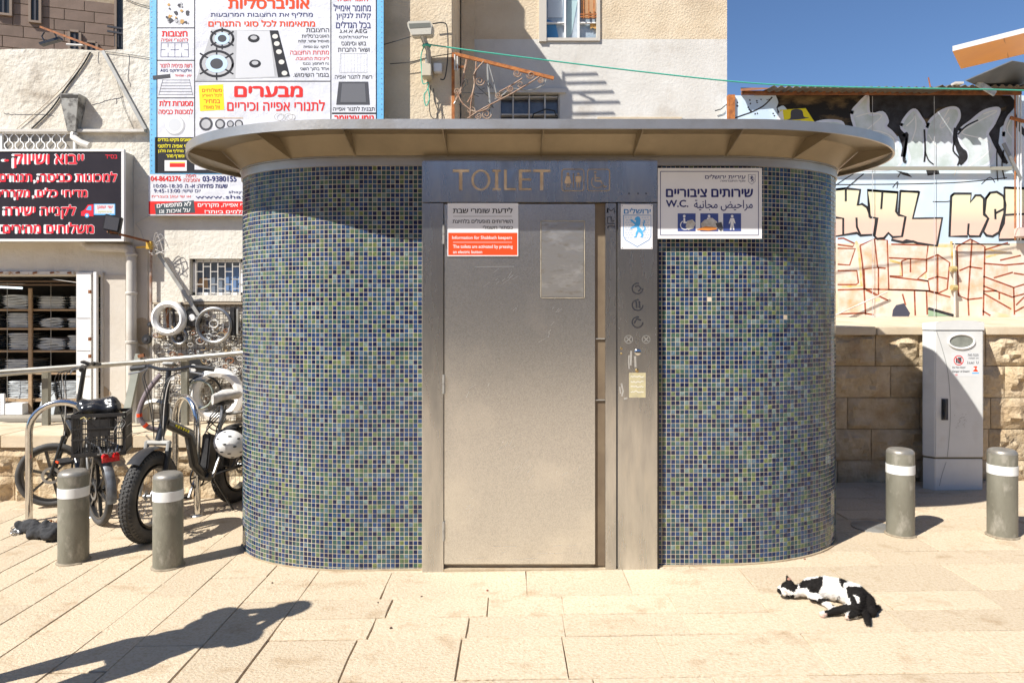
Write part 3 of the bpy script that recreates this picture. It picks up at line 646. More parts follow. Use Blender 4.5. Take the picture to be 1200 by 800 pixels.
def stone_wall(root, x0, x1, yf, z0, z1, rows, lmin, lmax):
    h = (z1 - z0) / rows
    for r in range(rows):
        x = x0 - (.2 if r % 2 else 0)
        while x < x1:
            l = random.uniform(lmin, lmax); a, b = max(x, x0), min(x + l, x1)
            if b - a > .05: rock_block(a + .0035, b - .0035, z0 + r * h + .0035, z0 + (r + 1) * h - .0035, yf, root)
            x += l
RY = 5.80
rw = thing('stone_retaining_wall', 'rock-faced limestone wall with sawn coping below the graffiti shed', 'stone wall', (4, RY, 0))
def right_wall():
    zc = Z(391.5, RY); M().box(1.35, 9.0, RY + .012, 7.19, -.3, zc).build('core', mortar, rw)
    stone_wall(rw, 1.5, 6.6, RY, -.05, zc - .004, 5, .34, .62)
    x = 1.4
    for x1 in (X(1027, RY - .04), X(1155, RY - .04), X(1155, RY - .04) + 1.0, 6.9):
        m = M(); yf = RY - .045; zt = Z(383, yf); zb = Z(392.5, yf)
        m.add([(x + .003, yf, zb), (x1 - .003, yf, zb), (x1 - .003, yf, zt), (x + .003, yf, zt), (x + .003, 7.19, zt + .07), (x1 - .003, 7.19, zt + .07), (x + .003, 7.19, zb), (x1 - .003, 7.19, zb)], [(0, 1, 2, 3), (3, 2, 5, 4), (0, 6, 7, 1), (0, 3, 4, 6), (1, 7, 5, 2), (6, 4, 5, 7)])
        m.build('coping_stone', capm, rw, bevel=.006); x = x1
right_wall()
LY = 5.62; TB = 6.30
lw = thing('low_stone_terrace', 'knee-high terrace wall of rough limestone with pale slab top before the shop', 'terrace wall', (-3.5, LY, 0))
def left_wall():
    zt = Z(510, LY - .03); zb = Z(524.5, LY - .03)
    M().box(-9, -1.0, LY + .012, TB + 2, -.4, zb - .002).build('core', mortar, lw)
    stone_wall(lw, -5.6, -1.1, LY, -.10, zb - .006, 2, .36, .70)
    x = -7.0
    for x1 in (-5.2, X(4, LY), X(158, LY), -1.9, -.9):
        for y0, y1 in ((LY - .035, LY + .33), (LY + .333, TB - .004)):
            M().box(x + .002, x1 - .002, y0, y1, zb if y0 < LY else zt - .03, zt).build('coping_slab', capm, lw, bevel=.005)
        x = x1
left_wall()
ZT = Z(510, LY - .03)                                    # terrace top height

# ================================================================ SHOP BUILDING ON THE LEFT
FY = TB
shop = thing('shop_building', 'old whitewashed shop building behind the terrace with flaking plaster', 'building', (-3.6, FY, ZT))
def shop_building():
    D = FY; top = Z(58, D); m = M()
    xa, xb = X(89, D), X(121, D); zo = Z(322, D)          # shop opening: left of xa, open above the terrace
    xe = X(447, D)
    # front wall as sections butted together
    M().box(-8.5, xb, D, D + .35, zo, Z(190, D)).build('wall_lintel', plaster, shop)
    m = M(); nx = 60; x0, x1 = -8.5, X(144, D); vs = []; zb = Z(190, D) + .001
    for i in range(nx + 1):
        x = x0 + (x1 - x0) * i / nx; zt_ = top + .02 * noise.noise(Vector((x * 3, 0, 1))) + .01 * noise.noise(Vector((x * 14, 0, 4))); vs += [(x, D, zb), (x, D, zt_), (x, D + .35, zt_ - .01), (x, D + .35, zb)]
    m.add(vs, [(4 * i, 4 * i + 4, 4 * i + 5, 4 * i + 1) for i in range(nx)] + [(4 * i + 1, 4 * i + 5, 4 * i + 6, 4 * i + 2) for i in range(nx)] + [(4 * i + 2, 4 * i + 6, 4 * i + 7, 4 * i + 3) for i in range(nx)] + [(0, 1, 2, 3), (4 * nx, 4 * nx + 3, 4 * nx + 2, 4 * nx + 1)])
    m.build('parapet_wall', plaster2, shop, sharp=60)
    M().box(X(144, D) + .002, xe, D, D + .35, Z(190, D) + .001, 6.6).build('upper_wall', plaster2, shop)
    M().box(xb + .001, X(222, D), D, D + .35, ZT - .02, Z(190, D)).build('wall_pier', plaster, shop)
    M().box(X(222, D) + .001, X(284, D), D, D + .35, Z(303, D), Z(190, D)).build('wall_panel', plaster, shop)
    M().box(X(222, D) + .001, X(284, D), D, D + .35, ZT - .02, Z(346, D)).build('wall_panel', plaster, shop)
    M().box(X(284, D) + .001, xe, D, D + .35, ZT - .02, Z(190, D)).build('wall_panel', plaster, shop)
    # greyer panels: shade on the wall beside the open door, put into colour
    M().box(X(121, D) + .003, X(148, D), D - .012, D - .001, ZT, Z(322, D)).build('shade_panel', shadewall, shop)
    M().box(X(158, D), X(174, D), D - .014, D - .001, ZT, Z(287, D)).build('shade_panel', shadewall, shop)  # shaded strip of the pier, likewise painted greyer
    M().box(-8.5, X(88, D), D - .03, D + .01, zo, zo + .03).build('lintel_flange', mat('flaking_white_iron', (.66, .62, .55), .7, col2=(.4, .22, .1), scale=18, contrast=(.55, .68)), shop)
    for k in range(5): M().obox((X(4 + 20 * k, D), D - .036, zo + .018), (.016, 0, .002), (0, .006, 0), (0, 0, .007)).build('bolt', rust, shop)
    # flaked patches of old plaster
    m = M().use(mat('bare_render', (.42, .34, .24), .95, col2=(.34, .26, .18), scale=14, bump=.6, bscale=30))
    for pts in ([(122, 452), (127, 455), (131, 461), (126, 464), (122, 463)], [(132, 473), (138, 470), (146, 474), (147, 484), (138, 482), (131, 480)], [(160, 376), (168, 372), (176, 378), (176, 396), (168, 404), (162, 398)], [(163, 406), (168, 406), (175, 411), (174, 418), (166, 415)]): m.poly(pp(smooth(pts, 3, True), D), D - .0155)
    tag(m.build('bare_patches', None, shop), kind='stuff')
    # interior
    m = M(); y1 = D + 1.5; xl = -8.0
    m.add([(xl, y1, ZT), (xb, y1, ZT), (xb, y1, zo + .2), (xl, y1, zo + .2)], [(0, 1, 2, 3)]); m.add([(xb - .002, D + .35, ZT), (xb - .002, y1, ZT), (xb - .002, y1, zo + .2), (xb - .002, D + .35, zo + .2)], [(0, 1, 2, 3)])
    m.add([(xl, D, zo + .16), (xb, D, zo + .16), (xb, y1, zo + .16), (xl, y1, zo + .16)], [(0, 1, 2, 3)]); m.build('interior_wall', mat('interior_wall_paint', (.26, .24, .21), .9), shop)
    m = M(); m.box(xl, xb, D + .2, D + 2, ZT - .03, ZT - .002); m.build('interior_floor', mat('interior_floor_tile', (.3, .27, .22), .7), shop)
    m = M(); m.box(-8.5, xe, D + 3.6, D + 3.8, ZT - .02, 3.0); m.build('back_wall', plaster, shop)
    for y in (329, 333): M().box(xl, X(90, D + .3), D + .28, D + .34, Z(y + 1.6, D + .3), Z(y, D + .3)).build('ceiling_rail', mat('brown_rail', (.14, .09, .06), .7), shop)
    # windows
    w = M(); a, b, c, d = X(222.5, D), X(283, D), Z(345.5, D), Z(303.5, D); w.box(a, b, D + .10, D + .11, c, d); g = w.build('window', glassd, shop)
    m = M().use(white)
    for q in ((a, a + .03, c, d), (b - .03, b, c, d), (a, b, c, c + .025), (a, b, d - .025, d)): m.box(q[0], q[1], D + .06, D + .095, q[2], q[3])
    m.build('frame', None, g)
    m = M().use(mat('window_scrap', (.42, .26, .14), .8)); m.poly(pp([(231, 336), (234, 326), (243, 325), (244, 338)], D + .1), D + .098); m.use(mat('window_blue', (.12, .2, .36), .5)); m.poly(pp([(263, 314), (283, 313), (283, 342), (264, 340)], D + .1), D + .097); m.build('stuff_behind_glass', None, g)
    m = M().use(pvc)
    for k in range(7): x = X(228 + 8.6 * k, D); m.bar((x, D + .03, c), (x, D + .03, d), .008, .008)
    for k in range(6):
        xx = 228 + 8.6 * k
        for y in ((312, 327, 338) if k % 2 else (318, 333)): m.bar((X(xx, D), D + .03, Z(y, D)), (X(xx + 8.6, D), D + .03, Z(y, D)), .007, .007)
    m.build('grille', None, g)
    M().box(X(219, D), X(284, D), D - .03, D - .001, Z(353, D), Z(346.5, D)).build('sill', plaster, g)
    # upper window with twisted white grille above the black sign
    a, b, c, d = X(5, D), X(88, D), Z(178, D), Z(157.5, D)
    g = M().box(a, b, D - .004, D - .001, c, d).build('window', mat('dusty_pane', (.20, .18, .15), .3, col2=(.34, .30, .24), scale=6), shop)
    m = M().use(white); m.box(a, b, D - .03, D - .005, d, d + .022); m.box(a - .02, a, D - .03, D - .005, c, d); m.box(b, b + .02, D - .03, D - .005, c, d)
    m.build('frame', None, g)
    m = M().use(white)
    for k in range(6):
        xx = 12 + k * 12.4
        for s in (-1, 1): m.stroke(pp(smooth([(xx + s * 5, 158), (xx + s * 1.4, 162), (xx + s * 1.4, 166), (xx + s * 4.6, 169), (xx + s * 4.6, 173), (xx + s * 1.4, 177)], 3), D), .010, D - .02)
    m.build('grille', None, g)
    # cornice, pipes fixed to the wall
    M().box(-8.5, X(172, D), D - .05, D - .001, Z(156, D), Z(153, D)).build('ledge', pvc, shop)
shop_building()

def shelf_rack():
    D = FY + .55; t = thing('shelf_rack', 'wooden shelving inside the shop stacked with folded white sheeting', 'shelf', (X(20, D), D, ZT))
    x0, x1 = -6.6, X(96, D); ys = [(362, 364.4), (384, 386.4), (410, 412.4), (436, 438.4), (467, 470)]
    for a, b in ys: M().box(x0, x1, D - .04, D + .42, Z(b, D), Z(a, D)).build('shelf', wood, t, bevel=.002)
    for px in (40, -70, 130): 
        if X(px, D) < x1: M().box(X(px - 2, D), X(px + 2, D), D - .06, D - .041, ZT, Z(338, D)).build('upright', wood, t)
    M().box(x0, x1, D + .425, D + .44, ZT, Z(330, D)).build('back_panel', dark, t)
    for px in (15.5, 66): M().tube([(X(px, D), D - .08, ZT), (X(px, D), D - .08, Z(332, D))], .003, 6).build('wire_upright', galv, t)
    kinds = [('neat stack of white sheets', 3), ('square stack of white sheets', 5), ('slumped stack of white sheets', 4)]
    rows = [(361.8, [(-38, -8, 14, 0), (2, 38, 13, 2), (44, 79, 12, 1), (80, 99, 12, 0)]), (383.8, [(-36, -2, 13, 1), (7, 38, 14, 1), (46, 77, 9, 2), (79, 99, 9, 0)]), (409.8, [(-40, -4, 15, 0), (9, 38, 16, 1), (43, 80, 11, 2), (79, 99, 14, 1)]),
            (435.8, [(-42, -6, 12, 2), (5, 38, 12, 1), (46, 84, 4, 0)]), (466.8, [(-40, -10, 20, 0), (8, 38, 19, 1), (45, 66, 17, 1), (67, 97, 19, 0)])]
    sh = ('top shelf', 'second shelf', 'middle shelf', 'fourth shelf', 'lowest shelf'); pos = ('cut off by the frame edge', 'just before the wooden upright', 'in the middle bay', 'touching the white door')
    for ri, (yb, L) in enumerate(rows):
        for ci, (a, b, h, kk) in enumerate(L):
            base = (X((a + b) / 2, D), D + .15, Z(yb, D)); s = thing('sheet_stack', '%s, %s, %s' % (kinds[kk][0], sh[ri], pos[ci]), 'stack of sheets', base, group='folded white sheets on the shop shelves')
            h *= 1.22 if yb < 450 else 1.1; n = max(2, int(h / 2.6)); hh = h / F * D / n; z = Z(yb, D) + .001
            for k in range(n):
                m = M(); xa, xb2 = X(a, D) + random.uniform(0, .025), X(b, D) - random.uniform(0, .025); nn = 7; vs = []
                for i in range(nn):
                    u = i / (nn - 1); x = xa + (xb2 - xa) * u; wv = .006 * math.sin(u * 6 + k + ri) * (kk == 2) + random.uniform(-.0015, .0015); bul = hh * .45 * (1 - abs(2 * u - 1) ** 14)
                    vs += [(x, D - .02 + random.uniform(0, .012), z + hh * .5 - bul + wv), (x, D - .02 + random.uniform(0, .012), z + hh * .5 + bul + wv), (x, D + .3, z + hh * .5 + bul + wv), (x, D + .3, z + hh * .5 - bul + wv)]
                m.add(vs, [(4 * i + a_, 4 * i + 4 + a_, 4 * i + 4 + (a_ + 1) % 4, 4 * i + (a_ + 1) % 4) for i in range(nn - 1) for a_ in range(4)] + [(0, 1, 2, 3), (4 * nn - 1, 4 * nn - 2, 4 * nn - 3, 4 * nn - 4)])
                m.build('folded_sheet', fabricw, s, sharp=50); z += hh
    # things on the terrace floor of the shop
    for (a, b, h, lab, mt_) in ((-4, 17, 24, 'white perforated panel leaning under the shelves', signw), (18, 38, 13, 'low white carton under the shop shelves', white), (54, 74, 26, 'crumpled white sack leaning under the shop shelves', fabricw)):
        s = thing(('perforated_board', 'carton', 'plastic_sack')[(a > 0) + (a > 40)], lab, ('panel', 'carton', 'sack')[(a > 0) + (a > 40)], (X((a + b) / 2, D), D - .1, ZT)); y = D - .14
        m = M(); zt = ZT + h / F * D
        if a > 40:
            m.add([(X(a, D), y, ZT), (X(b, D), y, ZT), (X(b, D) + .01, y + .02, zt * .6 + ZT * .4), (X(b - 6, D), y + .08, zt), (X(a + 3, D), y + .05, zt * .75 + ZT * .25), (X(a, D), y + .12, ZT), (X(b, D), y + .12, ZT)], [(0, 1, 2, 3, 4), (0, 4, 5), (1, 6, 3, 2), (4, 3, 6, 5)])
        else: m.box(X(a, D), X(b, D), y, y + (.02 if a < 0 else .1), ZT, zt)
        m.build('body', mt_, s, bevel=.002)
        if a < 0:
            for i in range(3):
                for j in range(6): M().lathe([(.0001, -.004), (.010, -.003), (.012, 0)], (X(a + 5 + 5 * i, D), y - .0005, ZT + .02 + .027 * j), 10, 'y').build('round_hole', dgreyp, s)
    s = thing('tube_lamp', 'thin fluorescent tube lamp glowing inside the dark shop', 'lamp', tuple(W(12, 337, FY + .4)))
    e = bpy.data.materials.new('lit_tube'); e.use_nodes = True; e.node_tree.nodes['Principled BSDF'].inputs['Emission Color'].default_value = (.8, .95, 1, 1); e.node_tree.nodes['Principled BSDF'].inputs['Emission Strength'].default_value = 1.2
    M().tube([W(-20, 335.5, FY + .4), W(26, 337.5, FY + .4)], .009, 8).build('tube', e, s); M().box(X(-22, FY + .4), X(28, FY + .4), FY + .39, FY + .42, Z(334.5, FY + .4), Z(332.5, FY + .4)).build('housing', white, s)
shelf_rack()
def shop_door():
    D = FY - .03; t = thing('shop_door', 'folded-back white metal shop door leaves beside the shelves', 'door', (X(104, D), D, ZT))
    for k, (a, b, y, mt_) in enumerate(((90, 107.5, .02, white), (108.5, 112, .05, mat('door_edge_grey', (.40, .38, .36), .5)), (113, 117, -.02, white), (117.5, 120.5, .03, pvc))):
        m = M().box(X(a, D), X(b, D), D + y - .03, D + y, ZT + .004, Z(319, D)); p = m.build('leaf', mt_, t, bevel=.003)
        if k == 0:
            for yy in (372, 410, 440): M().box(X(91, D), X(106, D), D + y - .034, D + y - .0305, Z(yy + .7, D), Z(yy, D)).build('seam', greyp, p)
    for yy in (340, 395, 415): M().box(X(106.8, D), X(109, D), D - .045, D - .02, Z(yy + 4, D), Z(yy, D)).build('hinge', rust, t)
shop_door()

def black_sign():
    D = 6.10; t = thing('shop_sign', 'long black shop sign with red Hebrew lettering and a little red delivery van', 'sign', (X(20, D), D, Z(283, D)))
    x0, x1, z0, z1 = -6.4, X(146, D), Z(283, D), Z(175, D)
    M().box(x0 + .01, x1 - .03, D + .004, FY - .002, z0 + .008, z1 - .008).build('box', pvc, t)
    M().box(x0 + .02, x1 - .028, D, D + .0035, z0 + .022, z1 - .022).build('face', signblack, t)
    for i, q in enumerate(((x0, x1, z0, z0 + .022), (x0, x1, z1 - .022, z1), (x1 - .026, x1, z0 + .022, z1 - .022))): M().box(q[0], q[1], D - .008, D + .02, q[2], q[3]).build('frame', white, t, bevel=.002)
    for px in (34, 80): M().box(X(px, D), X(px + .5, D), D - .0006, D, z0 + .03, z1 - .03).build('seam', black, t)
    y = D - .0008; m = M()
    for s, xr, ya, yb in (('ייבוא ושיווק - ', 98, 181, 197), ('למכונות כביסה, תנורים', 137, 201.5, 215), ('מדיחי כלים, מקררים', 102.5, 220.5, 234.5), ('לקנייה ישירה', 89, 240, 256.5), ('משלוחים מהירים', 110, 261, 273.5)):
        if s.startswith('ייבוא'): s = 'ייבוא ושיווק -'
        m.use(signw); txt(m, s, None, xr, ya, yb, D, y, .05); m.use(redl); txt(m, s, None, xr - .2, ya + .3, yb - .3, D, y - .0012, .03)
    m.use(redl); txt(m, 'בס״ד', 123.5, 137.5, 181.5, 186, D, y, .01)
    m.use(lblue); rectpx(m, 110, 135, 239, 252, D, y); m.use(mat('pale_print', (.62, .66, .70), .5)); rectpx(m, 111, 134.2, 239.6, 250.6, D, y - .0004)
    m.use(redl); m.poly(pp([(95, 253), (95, 248), (99, 246), (103, 240), (109.5, 239.5), (109.5, 253.5)], D), y); m.use(lblue); m.poly(pp([(101, 246), (104, 241.5), (107, 241.3), (107, 246.5)], D), y - .0004)
    for c in (102, 129.5): m.use(lblue); m.poly(pp(circ(c, 252.6, 2.6, 14), D), y - .0005); m.use(white); m.poly(pp(circ(c, 252.6, 1.2, 10), D), y - .0009)
    m.use(redl); txt(m, 'שי שוגן', 114, 132, 241.2, 245.4, D, y - .0008, .02); m.use(yellowp); txt(m, 'מרכז החלקים', 115, 131, 247, 249.6, D, y - .0008, .01)
    m.build('lettering', None, t)
black_sign()

def banner():
    D = FY - .075; t = thing('spare_parts_banner', 'large blue-edged vinyl banner advertising stove parts in Hebrew, hung high on the shop wall', 'banner', (X(300, D), D, Z(200, D)))
    x0, x1, zt, zb = X(175.5, D), X(449.5, D), 4.9, Z(204, D)
    M().box(x0, x1, D, D + .006, zb, zt).build('sheet', bannerb, t)
    y = D - .001
    m = M().use(bannerm); rectpx(m, 184, 441, -60, 203, D, y); m.build('printed_panel', None, t); y -= .0006
    m = M().use(blackp)
    for pts in ([(184, -60), (184, 203)], [(228.2, -60), (228.2, 161)], [(387.8, -60), (387.8, 160)], [(441, -60), (441, 203)], [(184, 33), (228, 33)], [(184, 71), (228, 71)], [(184, 115), (228, 115)], [(229, 95.5), (387, 95.5)], [(389, 133), (441, 133)]): m.stroke(pp(pts, D), .009, y)
    m.stroke(pp([(389, 133), (441, 133)], D), .014, y); rectpx(m, 181.5, 228, 161, 203, D, y)
    rectpx(m, 228, 441, 199, 203.2, D, y)
    red, blk = m, m
    T = lambda s, a, b, c, d, mt_, bo=.012: (m.use(mt_), txt(m, s, a, b, c, d, D, y - .0008, bo))
    T('אוניברסליות', 268, 362, -3, 10.5, orangered, .04); T('מחליף את החצובות המרובעות', 247, 366.5, 14.5, 21.5, navy, .012); T('מתאימות לכל סוגי התנורים', 244.5, 369, 24, 31.5, orangered, .03)
    for i, (s, c) in enumerate((('החצובות', 0), ('האוניברסליות', 0), ('מאימייל שחור. קלות', 0), ('לניקוי. עם גומיות', 0), ('מתחת החצובה', 1), ('ליציבות החצובה.', 1), ('נח לאחסון. נכנס', 0), ('אחד בתוך השני', 0), ('בגמר השימוש.', 0))):
        T(s, None, 385.5, 33.5 + 6.55 * i, 38 + 6.55 * i, redp if c else blackp, .005)
    T('מבערים', 275.5, 354, 101.5, 113.5, redp, .05); T('לתנורי אפייה וכיריים', 266.5, 380.5, 117.5, 130, redp, .018)
    m.use(yellowp); m.poly(pp([(233, 100.5), (261.5, 99), (263, 129), (234.5, 130.5)], D), y - .0006)
    for i, s in enumerate(('משלוחים', 'לכל הארץ', 'במחיר', 'זול מאוד!')): T(s, 237 + (2 if i > 1 else 0), 260 - (2 if i > 1 else 0), 103.5 + 6.6 * i, 108 + 6.6 * i, redp, .012); 
    # hob picture (flat print)
    m.use(greyp); m.poly(pp([(248, 35), (325, 36), (339, 91), (230, 94)], D), y - .0006); m.use(mat('hob_sheen', (.62, .62, .63), .4)); m.poly(pp([(278, 36), (316, 37), (322, 90), (276, 92)], D), y - .0008)
    m.use(blackp); m.poly(pp([(316, 36), (326, 36), (340, 90), (326, 91)], D), y - .001)
    for cx, cy in ((322.5, 43), (324.5, 51.5), (327, 61), (330, 73), (333.5, 86)): m.use(mat('knob_print', (.70, .67, .62), .4)); m.poly(pp(circ(cx, cy, 3.4, 12, 2.8), D), y - .0014)
    for cx, cy, r in ((260.5, 45.5, 13), (254, 75, 19)):
        m.use(blackp)
        c = circ(cx, cy, r, 24, r * .78); m.stroke(pp(c + c[:2], D), .022, y - .0012)
        for a in (40, 140, 220, 320, 90, 270): m.stroke(pp([(cx + r * .5 * math.cos(R(a)), cy + r * .4 * math.sin(R(a))), (cx + 1.35 * r * math.cos(R(a)), cy + 1.0 * r * math.sin(R(a)))], D), .014, y - .0013)
        m.use(mat('flame_print', (.55, .70, .88), .4)); m.poly(pp(circ(cx, cy, r * .68, 20, r * .55), D), y - .0016); m.use(dgreyp); m.poly(pp(circ(cx, cy, r * .4, 16, r * .33), D), y - .002)
    for cx, cy in ((297.5, 45.5), (299, 75)): m.use(blackp); m.poly(pp(circ(cx, cy, 7, 16, 4.8), D), y - .0012); m.use(greyp); m.poly(pp(circ(cx, cy - 1, 4, 12, 2.4), D), y - .0016)
    m.use(mat('ochre_print', (.55, .33, .12), .5)); rectpx(m, 234, 285, 138.2, 139, D, y - .0006)
    for cx, r in ((241.5, 8), (258, 6), (270, 4.2), (280, 5)): m.use(dgreyp); m.poly(pp(circ(cx, 145.5, r, 16), D), y - .0008); m.use(greyp); m.poly(pp(circ(cx, 145.5, r * .68, 16), D), y - .0012)
    for cx in (330, 341): m.use(greyp); c = circ(cx, 138, 5, 16, 4); m.stroke(pp(c + c[:1], D), .004, y - .0008)
    # left column
    m.use(redp); txt(m, 'חלקים', 190, 199, -5, .8, D, y - .0008, .02)
    for k in range(22):
        cx, cy = random.uniform(191, 221), random.uniform(4, 28); m.use(random.choice([dgreyp, dgreyp, greyp, mat('ochre_print', (0, 0, 0))])); r = random.uniform(1.2, 3.4)
        m.poly(pp([(cx + r * random.uniform(.6, 1.1) * math.cos(a), cy + r * random.uniform(.6, 1.1) * math.sin(a)) for a in [i * PI / 3.5 for i in range(7)]], D), y - .0008 - .0002 * k)
    T('חצובות', 190, 219.5, 37, 43, redp, .035); T('לתנורי אפיה', 189, 220.5, 44.6, 49, redp, .004)
    m.use(navy); fr = [(189, 50.5), (220.5, 50.5), (221, 67), (188.5, 67)]
    for a, b in list(zip(fr, fr[1:] + fr[:1])) + [((205, 50.5), (205, 67)), ((189, 58.6), (194, 58.6)), ((200, 58.6), (210, 58.6)), ((216, 58.6), (221, 58.6)), ((197, 51), (197, 56)), ((197, 62), (197, 67)), ((213, 51), (213, 56)), ((213, 62), (213, 67))]: m.stroke(pp([a, b], D), .0035, y - .0008)
    T('רשת פנימית לתנור', 187.5, 225, 74, 79.5, redp, .004); T('אלקטרולוקס AEG', 188, 224.5, 80.8, 85.5, navy, .012); T('ימין - שמאול', 205, 224.5, 87, 90.8, redp, .002)
    m.use(dgreyp); m.poly(pp([(179, 89), (199.5, 87), (199.8, 91.5), (179.5, 93.6)], D), y - .001)
    for k in range(6): m.stroke(pp([(191 - k * .9, 94 + 3.4 * k), (222 + k * .8, 94 + 3.4 * k)], D), .003, y - .0008)
    m.stroke(pp([(191, 93), (186, 112)], D), .003, y - .0008); m.stroke(pp([(222, 93), (226, 112)], D), .003, y - .0008)
    T('מסגרות דלת', 187, 226, 117.5, 124.5, redp, .03); T('למכונות כביסה', 186, 226, 127.5, 134, redp, .018)
    m.use(greyp); m.poly(pp(circ(205.5, 147.5, 11.5, 28), D), y - .0008); m.use(signw); m.poly(pp(circ(204.5, 146.5, 10.6, 28), D), y - .0012); m.use(mat('pale_disc_print', (.62, .63, .65), .5)); m.poly(pp(circ(205, 146.5, 7.4, 24), D), y - .0016)
    m.use(yellowp)
    for i, s in enumerate(('שואבים מקיטו בודדים', 'וראי אפיה דלתוני', 'תנור מחליף את מלבן', 'ונשרף מהר')): txt(m, s, 185.5 if i < 3 else 195, 225 if i < 3 else 216, 162.5 + 6.3 * i, 167 + 6.3 * i, D, y - .0008, .03)
    m.use(signw); rectpx(m, 193, 219, 188, 200.5, D, y - .0008); m.use(redp); rectpx(m, 199, 217, 191.5, 196, D, y - .0012); m.use(yellowp); rectpx(m, 199, 217, 190, 191.2, D, y - .0012)
    # right column
    T('לתנור אפיה', 396, 432, -3, 1.6, redp, .03)
    for i, s in enumerate(('מחומר אימייל', 'קלות לנקיון', 'בכל הגדלים')): T(s, (391, 394, 394)[i], 434.5, 5 + 10 * i, 13.5 + 10 * i, navy, .012)
    for i, s in enumerate(('AEG א.א.ג', 'אלקטרולוקס', 'בוש וסימנס', 'ושאר החברות')): T(s, (398, 397, 400, 396)[i], (430, 431, 429, 433)[i], 34.5 + 7.3 * i, 39 + 7.3 * i, blackp, .006)
    m.use(greyp); fr = [(399, 63), (430, 63), (430, 85), (398, 85)]
    for a, b in zip(fr, fr[1:] + fr[:1]): m.stroke(pp([a, b], D), .003, y - .0008)
    for k in range(8): m.stroke(pp([(400 + 3.8 * k, 63), (400 + 3.8 * k, 85)], D), .0012, y - .0008)
    T('רשת לתנור אפיה', 392.5, 436, 87.5, 92.5, blackp, .004)
    m.use(dgreyp); m.poly(pp([(397, 96), (431.5, 96), (433.5, 123), (394, 123)], D), y - .0008); m.use(mat('pan_print', (.16, .16, .17), .3)); m.poly(pp([(401, 98), (427.5, 98), (429, 120), (399, 120)], D), y - .0012)
    T('תבנית לתנור אפייה', 390.5, 439, 125, 130, blackp, .006); T('גומי איטומר', 392, 438, 135.5, 144, redp, .03)
    m.build('lettering', None, t)
    # grommets along the edges
    m = M()
    for py_ in range(0, 200, 6):
        for px in (177.5, 447.2): m.lathe([(.0001, -.003), (.004, -.003), (.005, 0)], W(px, py_ + 2, D), 6, 'y')
    tag(m.build('grommets', alu, t), kind='stuff')
    # lower white strip banner
    t = thing('phone_number_banner', 'white strip banner with opening hours and phone numbers over a red footer', 'banner', (X(230, D), D, Z(252, D)))
    M().box(X(174, D), X(330, D), D + .001, D + .006, Z(252.5, D), Z(204.5, D)).build('sheet', bannerm, t)
    m = M(); y = D - .0002; m.use(redp); rectpx(m, 174.2, 330, 236, 251, D, y)
    T = lambda s, a, b, c, d, mt_, bo=.012, sl=0, dy=0: (m.use(mt_), txt(m, s, a, b, c, d, D, y - .0008 - dy, bo, slant=sl))
    T('04-8642376', 176.8, 212, 206.5, 212.3, redp, .03); T('חיפה', 218, 229.5, 204.8, 208, redp, .01); T('והסביבה:', 214.5, 234, 209.5, 213, redp, .01); T('03-9380155', 237.5, 277, 206.5, 212.8, navy, .03)
    T('10:00-18:30', 180, 213.5, 215.8, 220, navy, .008); T('שעות פתיחה: א- ה', 217, 266.5, 216, 220.3, navy, .02); T('9:45-13:00', 180.5, 211, 221.5, 225.8, navy, .008); T('יום שישי:', 213, 235, 222, 225.6, navy, .0); T('shayogan', 268, 300, 223.2, 227.5, navy, 0)
    T('או שי עוגן בעברית', 177.5, 223.5, 229, 232.6, redp, 0); T('www.shayogan', 229, 316, 228.5, 234.2, navy, .004)
    m.use(mat('dark_sticker', (.07, .09, .10), .5)); m.poly(pp([(181, 239.5), (227, 234.8), (228.8, 249.5), (182.5, 251.3)], D), y - .0005)
    T('לא מתפשרים', 184, 224, 238.2, 243.5, white, .03, .06, .001); T('על איכות וגו', 187, 223, 245, 250.2, white, .02, .05, .001); T('ציוד תנורי אפייה, מקררים', 232, 312, 238.5, 243.8, white, .03); T('המשתלמים ביותר!', 240, 306, 245.8, 250.2, white, .03)
    m.build('lettering', None, t)
banner()

